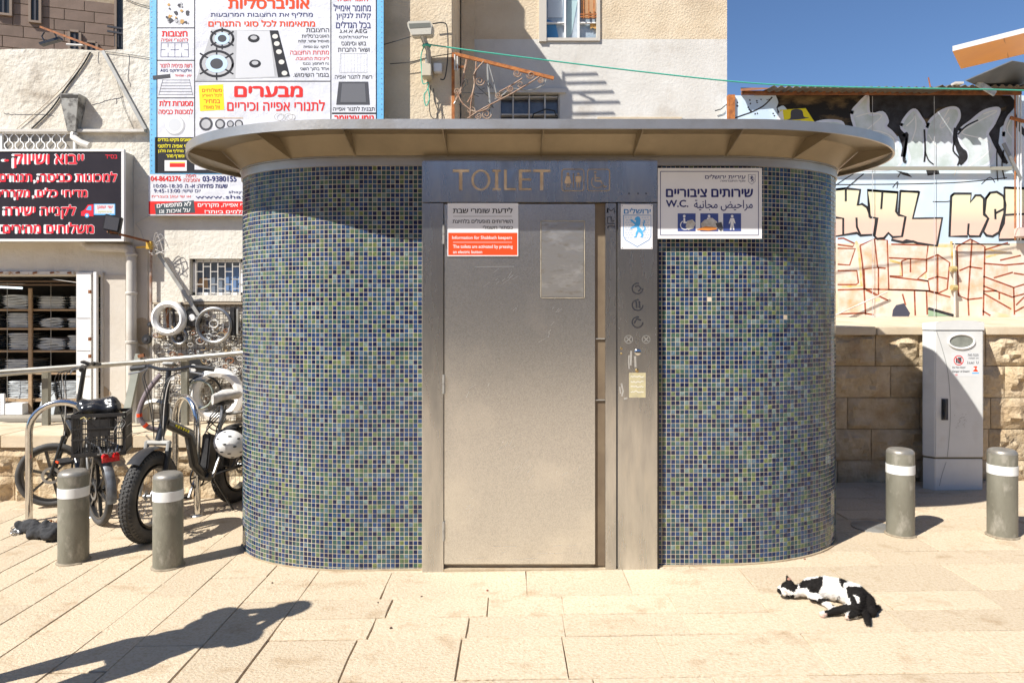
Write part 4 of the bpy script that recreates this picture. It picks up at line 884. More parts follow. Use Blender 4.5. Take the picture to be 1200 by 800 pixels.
# ================================================================ MIDDLE BUILDING
BD = 6.40; RD = 7.39
midb = thing('plaster_building', 'tall cream plaster house with a projecting bay, rising behind the toilet', 'building', (.6, RD, 0))
def middle_building():
    x0, xc = X(447, FY) + .002, X(530, BD); top = 5.51
    M().box(x0, xc, BD, RD + .3, 0, top).build('projecting_bay', creamp, midb, bevel=.006)
    xr = X(852, RD); zl = Z(45, RD); zc = 7.5; D = RD
    wx0, wx1, wz0, wz1 = X(637, D), X(703, D), Z(46.5, D), Z(46.5, D) + 1.15
    sx0, sx1, sz0, sz1 = X(585, D), X(656, D), Z(175, D), Z(110, D)
    rx0 = xc + .001
    zline = Z(46, D)
    def wall(a, b, c, d, mt_, nm='wall'): M().box(a, b, D, D + .3, c, d).build(nm, mt_, midb)
    wall(rx0, sx0, 0, zline - .001, whitewash); wall(sx1 + .001, xr, 0, zline - .001, whitewash); wall(sx0 + .001, sx1, 0, sz0 - .001, whitewash); wall(sx0 + .001, sx1, sz1 + .001, zline - .001, whitewash)
    wall(rx0, wx0 - .001, zline, zc, creamp); wall(wx1 + .001, xr, zline, zc, creamp); wall(wx0, wx1, wz1, zc, creamp)
    M().box(xr - .3, xr - .001, D + .301, D + 5, 0, zc).build('side_wall', creamp, midb); M().box(-1.1, xr - .302, D + 4.7, D + 5, 0, zc).build('rear_wall', creamp, midb)
    M().box(-1.1, xr, D + .01, D + 5, zc + .001, zc + .12).build('roof', creamp, midb)
    # pilaster strips by the bay
    M().box(X(541, D), X(556, D), D - .05, D - .001, 0, zc).build('pilaster', creamp, midb)
    M().box(X(700, D), X(701.5, D) + .9, D - .012, D - .001, Z(141, D), Z(137.5, D)).build('plaster_repair', capm, midb)
    # upper window: open grey casements
    g = M().box(wx0, wx1, D + .12, D + .13, wz0, wz1).build('window', mat('upper_pane', (.16, .24, .32), .12, col2=(.42, .46, .5), scale=3, spec=.7), midb)
    fr = mat('grey_window_frame', (.50, .46, .40), .6)
    M().box(wx0 - .05, wx0 + .03, D - .03, D + .1, wz0 - .03, wz1).build('frame', fr, g); M().box(wx1 - .03, wx1, D - .02, D + .1, wz0 - .02, wz1).build('frame', fr, g); M().box(wx0 + .031, wx1 - .031, D - .02, D + .1, wz0 - .02, wz0 + .012).build('frame', fr, g)
    for px in (662, 678): M().box(X(px, D), X(px + 1.8, D), D + .06, D + .115, wz0, wz1).build('frame', white, g)
    for a, b in ((641, 662), (680, 702)): M().box(X(a, D), X(b, D), D + .07, D + .11, Z(24, D), Z(22.8, D)).build('frame', white, g)
    for pts, c in (([(641, 45), (641, 22), (651, 26), (655, 45)], (.06, .22, .45)), ([(664, 44), (665, 0), (677, 0), (670, 40)], (.34, .46, .48)), ([(681, 21), (680, -20), (700, -20), (700, 21)], (.42, .24, .12)), ([(642, 20), (643, -20), (660, -20), (659, 20)], (.5, .56, .62))):
        M().use(mat('cloth_behind_pane', (.3, .3, .3)) if 0 else mat('curtain_%d' % int(c[0] * 100), c, .8)).poly(pp(pts, D + .1), D + .115).build('curtain', None, g)
    m = M().use(orust); 
    for px in (684, 690, 696): m.bar(W(px, 0, D + .05), W(px, 22, D + .05), .012, .012)
    for py in (17, 20): m.bar(W(680, py, D + .05), W(702, py, D + .05), .010, .010)
    m.build('grille', None, g); M().use(mat('torn_card', (.45, .25, .08), .8)).poly(pp([(691, 28), (699, 27), (698, 35), (694, 33), (692, 35)], D + .1), D + .09).build('torn_card', None, g)
    # lower window
    g = M().box(sx0, sx1, D + .12, D + .13, sz0, sz1).build('window', mat('dark_pane', (.10, .11, .14), .15, col2=(.2, .21, .24), scale=4, spec=.6), midb)
    for px in (585, 600.5, 619.5, 638, 654.5): M().box(X(px, D), X(px + 1.6, D), D + .02, D + .11, sz0, sz1 - .001).build('frame', pvc, g)
    for py in (112, 132.5): M().box(sx0 + .02, sx1 - .02, D + .03, D + .115, Z(py + 1.6, D), Z(py, D)).build('frame', pvc, g)
    M().box(sx0 - .14, sx1 + .06, D - .04, D - .001, sz1 + .002, sz1 + .045).build('lintel', whitewash, g)
    M().box(X(555, D), X(584.5, D), D - .012, D - .001, 0, sz1 + .01).build('plaster_repair', whitewash, midb)
    m = M().use(cablem); m.tube([W(x, y, D - .01) for x, y in ((624, 139), (625, 134), (632, 131), (640, 128), (650, 130), (652, 136))], .008, 6); m.build('loose_wire', None, g)
middle_building()
def tv_antenna():                                          # above the frame, throws the comb-shaped shadow on the house
    b = (X(530, BD) + .02, BD + .1, 5.05); t = thing('tv_antenna', 'antenna on the house bay whose rods cast the comb-shaped shadow on the white wall', 'antenna', b)
    M().tube([(b[0], b[1], 5.05), (b[0], b[1], 5.58)], .012, 8).build('mast', galv, t)
    k = (RD - b[1]) / LD.y; dxs, dzs = LD.x * k, LD.z * k
    for (xa, xb, y) in ((660, 700, 88), (672, 710, 98), (672, 719, 109), (673, 726, 121), (672, 720, 134)):
        p, q = W(xa, y, RD), W(xb, y - 1, RD); M().tube([(max(b[0], min(p.x - dxs, b[0] + .02)), b[1], p.z - dzs), (q.x - dxs, b[1], q.z - dzs)], .012, 6).build('rod', galv, t)
    p, q = W(674, 108, RD), W(697, 118, RD); M().tube([(p.x - dxs, b[1], p.z - dzs), (q.x - dxs, b[1], q.z - dzs)], .01, 6).build('brace', galv, t)
tv_antenna()

def far_building():
    D = 15.0; t = thing('stone_apartment_block', 'pinkish stone apartment block in shade beyond the shop parapet', 'building', (-12, D, 0)); t.rotation_euler.z = R(17)
    x1 = X(143, D); M().box(-22, x1, D, D + 6, -.2, 14).build('wall', mortar, t)
    ch = .25; n = 0; me = {}
    for r in range(24):
        z = Z(62, D) + r * ch - .3
        if z > Z(-12, D): break
        x = -12.1 + (.4 if r % 2 else 0)
        while x < x1:
            l = random.choice((.6, .8, 1.0)); b = min(x + l, x1 - .002)
            if l not in me or b - x < l - .01:
                mm = M(); mm.box(0, b - x - .015, 0, .03, .008, ch - .008); m_ = mm.mesh('ashlar', pinkst)
                if b - x > l - .01: me[l] = m_
            else: m_ = me[l]
            o = link('ashlar_stone', m_, t); o.location = Vector((x, D - .03, z)) - Vector((-12, D, 0)); n += 1; x += l
    for (a, b, c, d) in ((-8, 5, -60, 12), (27, 35, -20, 17), (118, 137, -40, 44), (68, 77, 26, 50), (86, 95, 37, 60)):
        w = M().box(X(a, D), X(b, D), D - .05, D - .032, Z(d, D), Z(c, D)).build('window', mat('shaded_glass', (.045, .05, .055), .3, spec=.3), t)
        m = M(); xa, xb, z0, z1 = X(a, D), X(b, D), Z(d, D), Z(c, D)
        for q in ((xa - .05, xa - .001, z0 - .05, z1), (xb + .001, xb + .05, z0 - .05, z1), (xa, xb, z0 - .05, z0 - .001), (xa, xb, z1 + .001, z1 + .05)): m.box(q[0], q[1], D - .09, D - .031, q[2], q[3])
        m.build('frame', mat('window_surround', (.28, .21, .16), .8), w)
        if a == 118:
            m = M().use(dgreyp); 
            for py in (18, 24): m.bar((xa - .15, D - .25, Z(py, D)), (xb + .2, D - .25, Z(py, D) - .05), .04, .04)
            for k in range(6): xx = xa + (xb - xa) * k / 5; m.bar((xx, D - .25, Z(18, D)), (xx, D - .25, Z(42, D)), .015, .015)
            m.build('balcony_rail', None, w)
        M().box((xa + xb) / 2 - .02, (xa + xb) / 2 + .02, D - .07, D - .051, z0, z1).build('mullion', dgreyp, w)
far_building()

# ================================================================ SHED WITH GRAFFITI
SD = 7.2
def shed():
    D = SD; t = thing('graffiti_shed', 'painted metal shed covered in bubble-letter graffiti under a rusty corrugated roof', 'shed', (4.5, D, 1.3))
    x0, x1 = X(857, D), 7.4; zt, zb = Z(112, D), 1.2
    wallm = bpy.data.materials.new('spray_painted_sheet'); wallm.use_nodes = True; nt = wallm.node_tree; N = nt.nodes; L = nt.links; b = N['Principled BSDF']; b.inputs['Roughness'].default_value = .6
    tc = N.new('ShaderNodeTexCoord'); n1 = N.new('ShaderNodeTexNoise'); n1.inputs['Scale'].default_value = 2.4; n1.inputs['Detail'].default_value = 7; mp = N.new('ShaderNodeMapping'); mp.inputs['Scale'].default_value = (1, 1, .6); L.new(tc.outputs['Object'], mp.inputs[0]); L.new(mp.outputs[0], n1.inputs['Vector'])
    r = N.new('ShaderNodeValToRGB'); e = r.color_ramp.elements; e[0].position = .35; e[0].color = (.50, .62, .74, 1); e[1].position = .68; e[1].color = (.72, .76, .78, 1); k = e.new(.52); k.color = (.60, .72, .82, 1); L.new(n1.outputs[0], r.inputs[0]); L.new(r.outputs[0], b.inputs['Base Color'])
    M().box(x0, x1, D, D + 3, zb, zt).build('wall', wallm, t)
    M().box(x0 - .04, x0 + .03, D - .03, D + .03, zb, zt).build('corner_post', orust, t)
    # lower band, cream with brown line drawing
    y = D - .0006; m = M().use(mat('cream_spray', (.74, .60, .44), .6, col2=(.72, .66, .58), scale=4, dirt_or_sheen=(.72, .48, .14, .5), dscale=2.4, dpos=(.55, .7)))
    rectpx(m, 960, 1215, 285, 378, D, y); m.build('painted_band', None, t)
    # black cloud of the top piece
    blk = mat('black_spray', (.022, .02, .02), .55, col2=(.05, .05, .055), scale=9); y -= .0003
    m = M().use(mat('black_gold_spray', (.02, .018, .016), .55, col2=(.22, .15, .07), scale=4.5, stretch=(.7, 1, 1.6), contrast=(.5, .72)))
    m.poly(pp(smooth([(909, 112), (912, 120), (910, 127), (918, 124), (926, 132), (938, 131), (946, 143), (960, 150), (985, 152), (1000, 160), (1015, 166), (1050, 160), (1085, 158), (1120, 160), (1150, 150), (1172, 142), (1190, 124), (1184, 112)], 4), D), y)
    m.build('graffiti_cloud', None, t); y -= .0002
    m = M().use(blk)
    for pts in ([(1020, 112), (1024, 131), (1036, 129), (1042, 142), (1041, 149), (1050, 152), (1056, 168), (1060, 184), (1063, 191), (1058, 174), (1063, 160), (1056, 147), (1068, 132), (1078, 128), (1084, 140), (1100, 126), (1118, 124), (1123, 130), (1122, 140), (1118, 156), (1119, 172), (1125, 186), (1124, 193), (1131, 188), (1134, 180), (1129, 172), (1124, 164), (1127, 152), (1140, 140), (1158, 128), (1170, 128), (1180, 124), (1172, 112)], [(1157, 158), (1178, 130), (1184, 140), (1172, 150), (1170, 168), (1181, 190), (1176, 192), (1164, 170)], [(1187, 140), (1192, 152), (1204, 164), (1204, 156), (1196, 146), (1190, 132)], [(910, 125), (914, 133), (922, 134), (930, 150), (946, 152), (964, 154), (985, 148), (1000, 152), (998, 158), (940, 160), (912, 138)], [(1081, 166), (1083, 190), (1094, 196), (1086, 184)], [(1085, 199), (1100, 200), (1101, 204), (1087, 206)], [(1050, 200), (1064, 203), (1069, 208), (1058, 205)]): m.poly(pp(pts, D), y)
    for pts in ([(960, 230), (972, 222), (990, 210), (1000, 204)], [(857, 140), (868, 136), (882, 131), (895, 124), (905, 114)], [(975, 216.5), (1020, 216.2), (1080, 215.4), (1130, 213.4), (1180, 208.5)], [(1046, 220), (1052, 213), (1051, 221)], [(1150, 216), (1160, 208), (1166, 214)], [(1093, 236.5), (1108, 236.5), (1114, 235.6)]): m.stroke(pp(smooth(pts, 4), D), .014 if pts[0][0] < 900 else .010, y)
    for k in range(16): cx, cy = 862 + random.random() * 46, 116 + random.random() * 20; m.poly(pp([(cx + random.uniform(.6, 1.6) * math.cos(a), cy + random.uniform(.4, 1.6) * math.sin(a)) for a in (0, 1, 2, 3.2, 4.2, 5.3)], D), y - .00003 * k)
    m.build('graffiti_black', None, t); y -= .0006
    # grey bubble letters
    gm = mat('grey_green_spray', (.50, .57, .54), .6, col2=(.66, .71, .74), scale=4.5, contrast=(.4, .6)); hl = mat('pale_grey_spray', (.60, .63, .72), .6, col2=(.68, .72, .78), scale=6)
    m = M(); G = ([(998, 134), (1006, 122), (1014, 114), (1017, 114), (1019, 134), (1034, 132), (1040, 142), (1038, 148), (1046, 156), (1051, 166), (1052, 196), (985, 196), (975, 170), (1002, 160)], [(1056, 148), (1064, 134), (1072, 129), (1079, 138), (1084, 148), (1083, 170), (1086, 192), (1076, 196), (1063, 196), (1066, 186), (1061, 168), (1063, 158)], [(1086, 150), (1098, 134), (1112, 127), (1122, 128), (1124, 138), (1118, 150), (1116, 165), (1118, 172), (1121, 190), (1116, 196), (1094, 196), (1084, 190)], [(1124, 154), (1138, 142), (1152, 131), (1166, 127), (1171, 130), (1164, 146), (1157, 158), (1166, 172), (1162, 188), (1150, 196), (1132, 196), (1132, 190), (1133, 178), (1126, 168)], [(1176, 160), (1180, 140), (1187, 136), (1187, 170), (1184, 182)], [(952, 148), (965, 142), (985, 143), (990, 150), (1000, 153), (990, 170), (955, 165)])
    for i, pts in enumerate(G):
        s = smooth(pts, 4, True); m.use(gm); m.poly(pp(s, D), y - .0002 * i); m.use(hl); m.stroke(pp(s + s[:2], D), .03, y - .0002 * i - .0001)
    m.use(mat('cream_line_spray', (.78, .79, .76), .6)); y -= .0014
    for pts in ([(1003, 137), (1018, 133), (1030, 134), (1032, 138), (1016, 152)], [(1062, 148), (1070, 140), (1072, 134), (1073, 150), (1068, 166)], [(1104, 146), (1112, 138), (1110, 144), (1104, 150), (1102, 146), (1112, 128)], [(1088, 158), (1098, 172), (1116, 182), (1120, 196), (1118, 206)], [(1152, 134), (1164, 130), (1166, 132), (1140, 146), (1127, 156), (1148, 162), (1160, 168), (1156, 180), (1134, 196)], [(1184, 140), (1180, 152), (1186, 162)], [(1006, 154), (1030, 154), (1046, 162), (1050, 176)]): m.stroke(pp(smooth(pts, 5), D), .013, y)
    m.use(blk); y -= .0004
    for pts, w in (([(1041, 146), (1050, 153), (1059, 160), (1060, 172), (1058, 184)], .05), ([(1058, 160), (1063, 158), (1059, 186), (1062, 190)], .03), ([(1083, 152), (1084, 176), (1083, 190)], .02), ([(1084, 178), (1088, 188), (1094, 193)], .014), ([(1119, 150), (1118, 166), (1124, 174), (1131, 178), (1132, 186), (1125, 193)], .026), ([(1118, 166), (1117, 177), (1124, 186), (1122, 194)], .018), ([(1122, 158), (1132, 148), (1146, 141)], .016), ([(1160, 156), (1166, 170), (1174, 182), (1180, 192)], .03), ([(1168, 168), (1168, 195), (1169, 212)], .012), ([(1176, 176), (1174, 194), (1177, 210)], .014), ([(1056, 201), (1052, 208)], .01), ([(1012, 204), (1002, 212), (990, 222)], .010)): m.stroke(pp(smooth(pts, 4), D), w, y)
    m.build('graffiti_letters', None, t)
    # hat figure reduced to plain shapes: yellow patch with a dark hat
    m = M().use(yellowp); m.poly(pp([(914, 129), (944, 127), (953, 141), (960, 150), (916, 144)], D), D - .0022); m.use(signw); m.poly(pp([(910, 145), (912, 133), (917, 129), (919, 144)], D), D - .0024)
    m.use(dgreyp); m.poly(pp(smooth([(926, 139), (927, 130), (934, 128), (940, 130), (942, 137), (948, 138), (938, 140), (920, 141)], 3, True), D), D - .0028); m.use(mat('skin_spray', (.52, .34, .28), .6)); m.poly(pp([(924, 142), (938, 141), (940, 150), (926, 150)], D), D - .0026)
    m.build('graffiti_patch', None, t)
    # cream / pink bubble letters
    cp = bpy.data.materials.new('cream_to_pink_spray'); cp.use_nodes = True; nt = cp.node_tree; N = nt.nodes; tc = N.new('ShaderNodeTexCoord'); sx = N.new('ShaderNodeSeparateXYZ'); mr = N.new('ShaderNodeMapRange'); mr.inputs[1].default_value = Z(262, D) - 1.3; mr.inputs[2].default_value = Z(238, D) - 1.3
    rp = N.new('ShaderNodeValToRGB'); rp.color_ramp.elements[0].color = (.76, .52, .42, 1); rp.color_ramp.elements[1].color = (.78, .74, .50, 1); nt.links.new(tc.outputs['Object'], sx.inputs[0]); nt.links.new(sx.outputs[2], mr.inputs[0]); nt.links.new(mr.outputs[0], rp.inputs[0]); nt.links.new(rp.outputs[0], N['Principled BSDF'].inputs['Base Color']); N['Principled BSDF'].inputs['Roughness'].default_value = .6
    y = D - .0008; m = M().use(cp)
    LET = [[(972, 223), (991, 221), (1008, 222.5), (1005, 241), (1010, 239), (1016, 243), (1018, 248), (1020, 255), (1028, 255.5), (1025, 275), (1008, 276), (1004, 273), (972, 278)],
           [(1016.5, 223), (1052, 225.5), (1050, 248), (1053, 252), (1061, 254), (1057, 277), (1046, 278), (1041, 273), (1036, 279), (1028, 280), (1024, 276), (1027, 256), (1019, 254), (1018, 240)],
           [(1055, 224), (1077, 225), (1069.5, 256), (1104, 255.5), (1098, 288), (1075, 285), (1070, 283), (1058, 284), (1044.5, 281), (1046, 278), (1057, 277), (1061, 254), (1053, 252)],
           [(1114.5, 230), (1118, 227), (1138, 227), (1137, 237), (1143, 229), (1149, 229), (1153, 233), (1153, 250), (1158, 256), (1148, 277), (1136, 277), (1134, 273), (1134, 277), (1112.5, 277)],
           [(1155, 233), (1160, 226), (1168, 225), (1176, 230), (1178, 240), (1176, 262), (1171, 272), (1163, 277), (1156, 276), (1152, 271), (1158, 256), (1153, 252)],
           [(1177, 220), (1200, 221), (1220, 224), (1220, 280), (1170.5, 281), (1171, 272), (1177, 250)]]
    for i, pts in enumerate(LET): m.poly(pp(pts, D), y - .0002 * i)
    m.build('graffiti_letters', None, t); m = M().use(blk); y -= .0014
    for i, pts in enumerate(LET): m.stroke(pp(pts + pts[:2], D), .026 if i != 0 else .026, y - .00004 * i)
    for pts in ([(991, 221), (991, 236)], [(1034, 224), (1032.5, 245)], [(972, 254), (980, 255), (988, 256), (988, 276)], [(1003.5, 255), (1004, 266), (1008, 275)], [(1135, 262), (1134, 275)], [(1166, 245), (1166.4, 257)], [(1166.4, 250), (1178, 244)], [(1177, 252), (1196, 251), (1220, 250)], [(1057, 284), (1062, 281.5), (1068, 283)]): m.stroke(pp(pts, D), .022, y - .0004)
    m.build('graffiti_outline', None, t)
    # brown line drawing of boxes
    y = D - .0012; s5 = lambda a: (975 + a[0] * .1875, 275 + a[1] * .1875)
    m = M().use(mat('white_fill_spray', (.74, .66, .58), .6, col2=(.66, .38, .20), scale=6, contrast=(.40, .72)))
    for pts in ([(35, 85), (145, 88), (110, 190), (35, 185)], [(35, 225), (155, 225), (160, 308), (35, 312)], [(175, 68), (265, 25), (345, 35), (355, 335), (205, 335)], [(355, 65), (595, 65), (590, 150), (435, 150), (355, 140)], [(440, 165), (590, 155), (590, 230), (535, 272), (440, 260)], [(360, 264), (600, 292), (610, 348), (355, 345)], [(598, 155), (660, 127), (733, 177), (720, 340), (665, 362), (612, 350)], [(780, 75), (865, 28), (955, 75), (940, 395), (850, 405), (790, 380)], [(945, 262), (1135, 332), (1125, 388), (945, 318)], [(960, 185), (1100, 195), (1100, 240), (1010, 268), (955, 250)], [(35, 350), (200, 345), (205, 485), (35, 490)], [(215, 350), (345, 360), (360, 490), (215, 495)], [(600, 360), (740, 395), (750, 500), (600, 455)], [(965, 370), (1120, 465), (1110, 500), (960, 470)], [(1145, 340), (1200, 320), (1200, 365), (1145, 385)]): m.poly(pp([s5(p) for p in pts], D), y + .0004)
    m.build('graffiti_fill', None, t); m = M().use(mat('brown_spray', (.24, .045, .02), .7, col2=(.42, .14, .07), scale=18))
    for pts in ([(35, 85), (145, 88), (110, 190), (35, 185)], [(35, 225), (155, 225), (165, 300), (150, 312), (35, 312)], [(35, 25), (70, 22), (140, 55), (130, 75), (35, 62)], [(175, 68), (265, 25), (285, 205), (200, 215), (205, 335), (290, 375), (290, 205)], [(175, 68), (190, 180), (210, 500)], [(265, 25), (345, 35), (355, 345), (590, 350), (740, 390)], [(285, 205), (335, 210)], [(35, 345), (200, 340), (500, 345), (610, 352)], [(355, 145), (590, 155), (600, 65)], [(370, 60), (595, 65)], [(435, 165), (490, 148), (490, 235)], [(435, 165), (440, 260), (360, 258)], [(590, 155), (590, 230), (535, 275), (600, 290), (610, 350)], [(360, 262), (600, 290)], [(590, 155), (660, 125), (735, 175), (720, 340), (665, 365), (610, 352)], [(660, 125), (660, 365)], [(600, 280), (660, 262), (720, 275)], [(780, 75), (865, 28), (955, 75), (945, 505)], [(780, 75), (790, 380), (850, 405), (940, 395)], [(875, 30), (850, 405), (855, 505)], [(795, 225), (855, 200), (940, 212)], [(955, 95), (1100, 50)], [(950, 180), (1080, 190), (1200, 180)], [(945, 260), (1135, 330), (1200, 310)], [(945, 320), (1125, 390), (1200, 370)], [(945, 365), (1120, 465)], [(1010, 270), (1130, 235)], [(1050, 160), (1180, 130)], [(945, 355), (1030, 350)], [(1045, 360), (1045, 405)], [(1135, 240), (1200, 250)], [(1135, 330), (1140, 500)], [(1150, 440), (1200, 390)], [(1145, 480), (1200, 450)], [(590, 350), (595, 500)], [(440, 370), (460, 440)], [(210, 345), (350, 410)], [(940, 475), (990, 505)], [(515, 345), (520, 505)], [(35, 495), (200, 490), (260, 500)]): m.stroke(pp([s5(p) for p in pts], D), .017, y)
    m.use(mat('amber_spray', (.76, .46, .12), .6, col2=(.74, .62, .44), scale=12))
    for pts in ([(150, 40), (170, 120), (185, 320), (60, 325)], [(745, 40), (760, 205), (765, 345)], [(360, 160), (430, 180), (430, 255)], [(560, 265), (585, 240), (585, 275)], [(610, 70), (740, 70)], [(960, 90), (1090, 110), (960, 140)], [(270, 410), (300, 405)]): m.stroke(pp([s5(p) for p in pts], D), .028, y + .0003)
    m.use(mat('slate_spray', (.07, .07, .10), .6)); m.poly(pp([s5(p) for p in [(380, 470), (400, 440), (450, 428), (488, 490), (480, 510), (375, 510)]], D), y - .0002); m.use(mat('green_spray', (.30, .42, .28), .6)); m.poly(pp([s5(p) for p in [(600, 465), (740, 510), (600, 510)]], D), y - .0002); m.use(blk); m.stroke(pp([s5(p) for p in [(600, 460), (760, 505)]], D), .03, y - .0004)
    m.build('graffiti_boxes', None, t)
    # rails, posts, seams of the wall
    M().box(X(962, D), X(1182, D), D - .055, D - .036, Z(200.5, D), Z(196.5, D)).build('rail', mat('dull_khaki_iron', (.30, .29, .24), .6), t)
    for px in (1020, 1092): M().box(X(px, D), X(px + .5, D), D - .0385, D - .036, zb, zt - .02).build('seam', greyp, t)
    for px, w, mt_ in ((1184.5, .9, orust), (1187.5, 1.2, white), (1191, 1, white)): M().box(X(px, D), X(px + w, D), D - .062, D - .05, Z(282, D), Z(110, D)).build('post', mt_, t)
    m = M().box(X(1184, D), X(1212, D), D - .12, D - .045, Z(279, D), Z(268, D)); m.build('meter_box', mat('pale_pink_box', (.66, .50, .44), .6), t, bevel=.008)
    M().bar(W(1176, 168, D - .06), W(1196, 210, D - .06), .03, .02, (0, 1, 0)).build('strut', galv, t)
    M().bar(W(1184, 138, D - .08), W(1206, 144, D - .08), .03, .02, (0, 1, 0)).build('strut', orust, t)
    M().box(X(1156, D), X(1190, D), D - .09, D - .06, Z(114, D), Z(109, D)).build('bracket', rust, t)
    for px, py in ((1117, 315), (1118, 337)): M().tube([W(px - 3, py, D - .05), W(px + 3, py, D - .05)], .03, 8).build('gate_hinge', mat('yellow_grey_iron', (.42, .33, .14), .6), t)
    M().tube([W(1118, 285, D - .05), W(1119, 370, D - .05)], .010, 6).build('drop_bolt', pvc, t)
    M().tube([W(1116, 286, D - .05), W(1183, 286.5, D - .05)], .008, 6).build('door_rail', blackm, t); M().tube([W(975, 371, D - .05), W(1040, 342, D - .05)], .008, 6).build('conduit', pvc, t)
    # corrugated roof
    rm = mat('weathered_corrugated_iron', (.13, .11, .09), .75, .2, col2=(.20, .15, .10), scale=5, dirt_or_sheen=(.06, .05, .045, .8), dscale=4)
    def corr(xa, xb, yf, yb, zf, zb2, name, tilt=0, mt_=rm, step=.019, amp=.014, pit=.076):
        m = M(); n = int((xb - xa) / step); vs = []
        for i in range(n + 1):
            x = xa + (xb - xa) * i / n; h = amp * math.sin(2 * PI * (x - xa) / pit) + tilt * (x - xa) / (xb - xa) + .008 * noise.noise(Vector((x * 2, 3, 0)))
            vs += [(x, yf, zf + h), (x, yb, zb2 + h), (x, yb, zb2 + h - .003), (x, yf, zf + h - .003)]
        m.add(vs, [(4 * i + a, 4 * i + 4 + a, 4 * i + 4 + (a + 1) % 4, 4 * i + (a + 1) % 4)[::-1] for i in range(n) for a in range(4)]); m.build(name, mt_, t, sharp=60)
    yf = D - .285
    corr(X(905, yf), X(1105, yf), yf, D + 2, Z(101, yf), Z(101, yf) + .30, 'roof_sheet', -.02); corr(X(1103, yf), X(1215, yf), yf + .01, D + 2, Z(102, yf) + .012, Z(102, yf) + .32, 'roof_sheet', .01)
    for a, b in ((868, 907), (907, 1010), (1010, 1110), (1110, 1190)): M().box(X(a, D) + .003, X(b, D), D - .05, D - .001, zt + .002, zt + .035).build('fascia', rust, t)
    M().add([W(868, 107, D - .1), W(908, 104, D - .1), W(908, 103, D + .5), W(868, 103, D + .5)], [(0, 1, 2, 3)]).build('bent_flashing', rust, t)
    # lifted dark sheet and debris
    m = M(); a = [W(1132, 95, D - .5), W(1187, 71.5, D - .5), W(1215, 76, D - .5), W(1215, 100, D - .1), W(1150, 103, D - .1)]; m.add(a + [p + Vector((0, .02, .012)) for p in a], [(0, 1, 2, 3, 4), (9, 8, 7, 6, 5)] + [(i, (i + 1) % 5, 5 + (i + 1) % 5, 5 + i) for i in range(5)]); m.build('lifted_roof_sheet', mat('dark_sheet', (.09, .095, .10), .55, .2, col2=(.14, .14, .14), scale=3), t)
    M().bar(W(1145, 97, D - .34), W(1166, 110, D - .34), .055, .02, (0, 1, 0)).build('loose_batten', mat('pale_batten', (.55, .57, .56), .6, col2=(.3, .3, .28), scale=20), t)
    M().tube([W(1088, 91, D - .2), W(1091, 106, D - .2)], .007, 6).build('metal_stub', orust, t)
    M().box(X(1118, D - .3), X(1128, D - .3), D - .32, D - .25, Z(99, D - .3), Z(96.5, D - .3)).build('loose_stone', pvc, t)
    t = thing('orange_awning', 'underside of an orange sheet awning with a white edge jutting over the shed', 'awning', tuple(W(1160, 60, 5.0)))
    a = [W(1115.5, 57.5, 5.0), W(1240, 28, 5.0), W(1240, 44, 6.2), W(1126, 81, 6.2)]
    a = [W(1116, 60, 5.0), W(1250, 26, 5.0), W(1250, 52, 6.0), W(1126, 81, 6.0)]
    m = M(); m.add(a, [(0, 1, 2, 3)]); up = Vector((0, 0, .03)); m.add([p + up for p in a], [(3, 2, 1, 0)]); m.add([a[0], a[3], a[3] + up, a[0] + up], [(0, 1, 2, 3)]); m.build('sheet', orangepanel, t)
    M().add([a[0] + Vector((0, -.002, -.002)), a[1] + Vector((0, -.002, -.002)), a[1] + Vector((0, -.002, .035)), a[0] + Vector((0, -.002, .035))], [(0, 1, 2, 3)]).build('white_edge', white, t)
    q = .45; M().bar(a[0].lerp(a[1], q), a[3].lerp(a[2], q), .008, .004).build('seam', mat('seam_orange', (.5, .2, .02), .6), t)
shed()

def street_house():                                        # unseen house added behind the camera, height set to darken reflections and sky light
    t = thing('added_facing_house', 'long stone house across the street, mirrored faintly in the steel door', 'building', (0, -9, 0))
    st = mat('dim_street_stone', (.36, .29, .2), .85, col2=(.3, .23, .16), scale=2, bump=.4, bscale=20)
    M().box(-26, 26, -15, -9, -.3, 3.0).build('wall', st, t); M().box(-26, 26, -15, -9.05, 3.001, 5.5).build('upper_wall', st, t); M().box(-26, 26, -9.04, -8.8, 3.001, 3.15).build('string_course', capm, t)
    for k in range(10):
        x = -22 + 4.8 * k; w = M().box(x + 2.2, x + 3.3, -8.998, -8.97, 1.0, 2.3).build('window', glassd, t); M().box(x + 2.1, x + 3.4, -8.995, -8.9, .9, .99).build('sill', capm, w)
        M().box(x - .3, x + 1.5, -8.998, -8.97, .05, 2.3).build('shop_shutter', galv, t)
street_house()

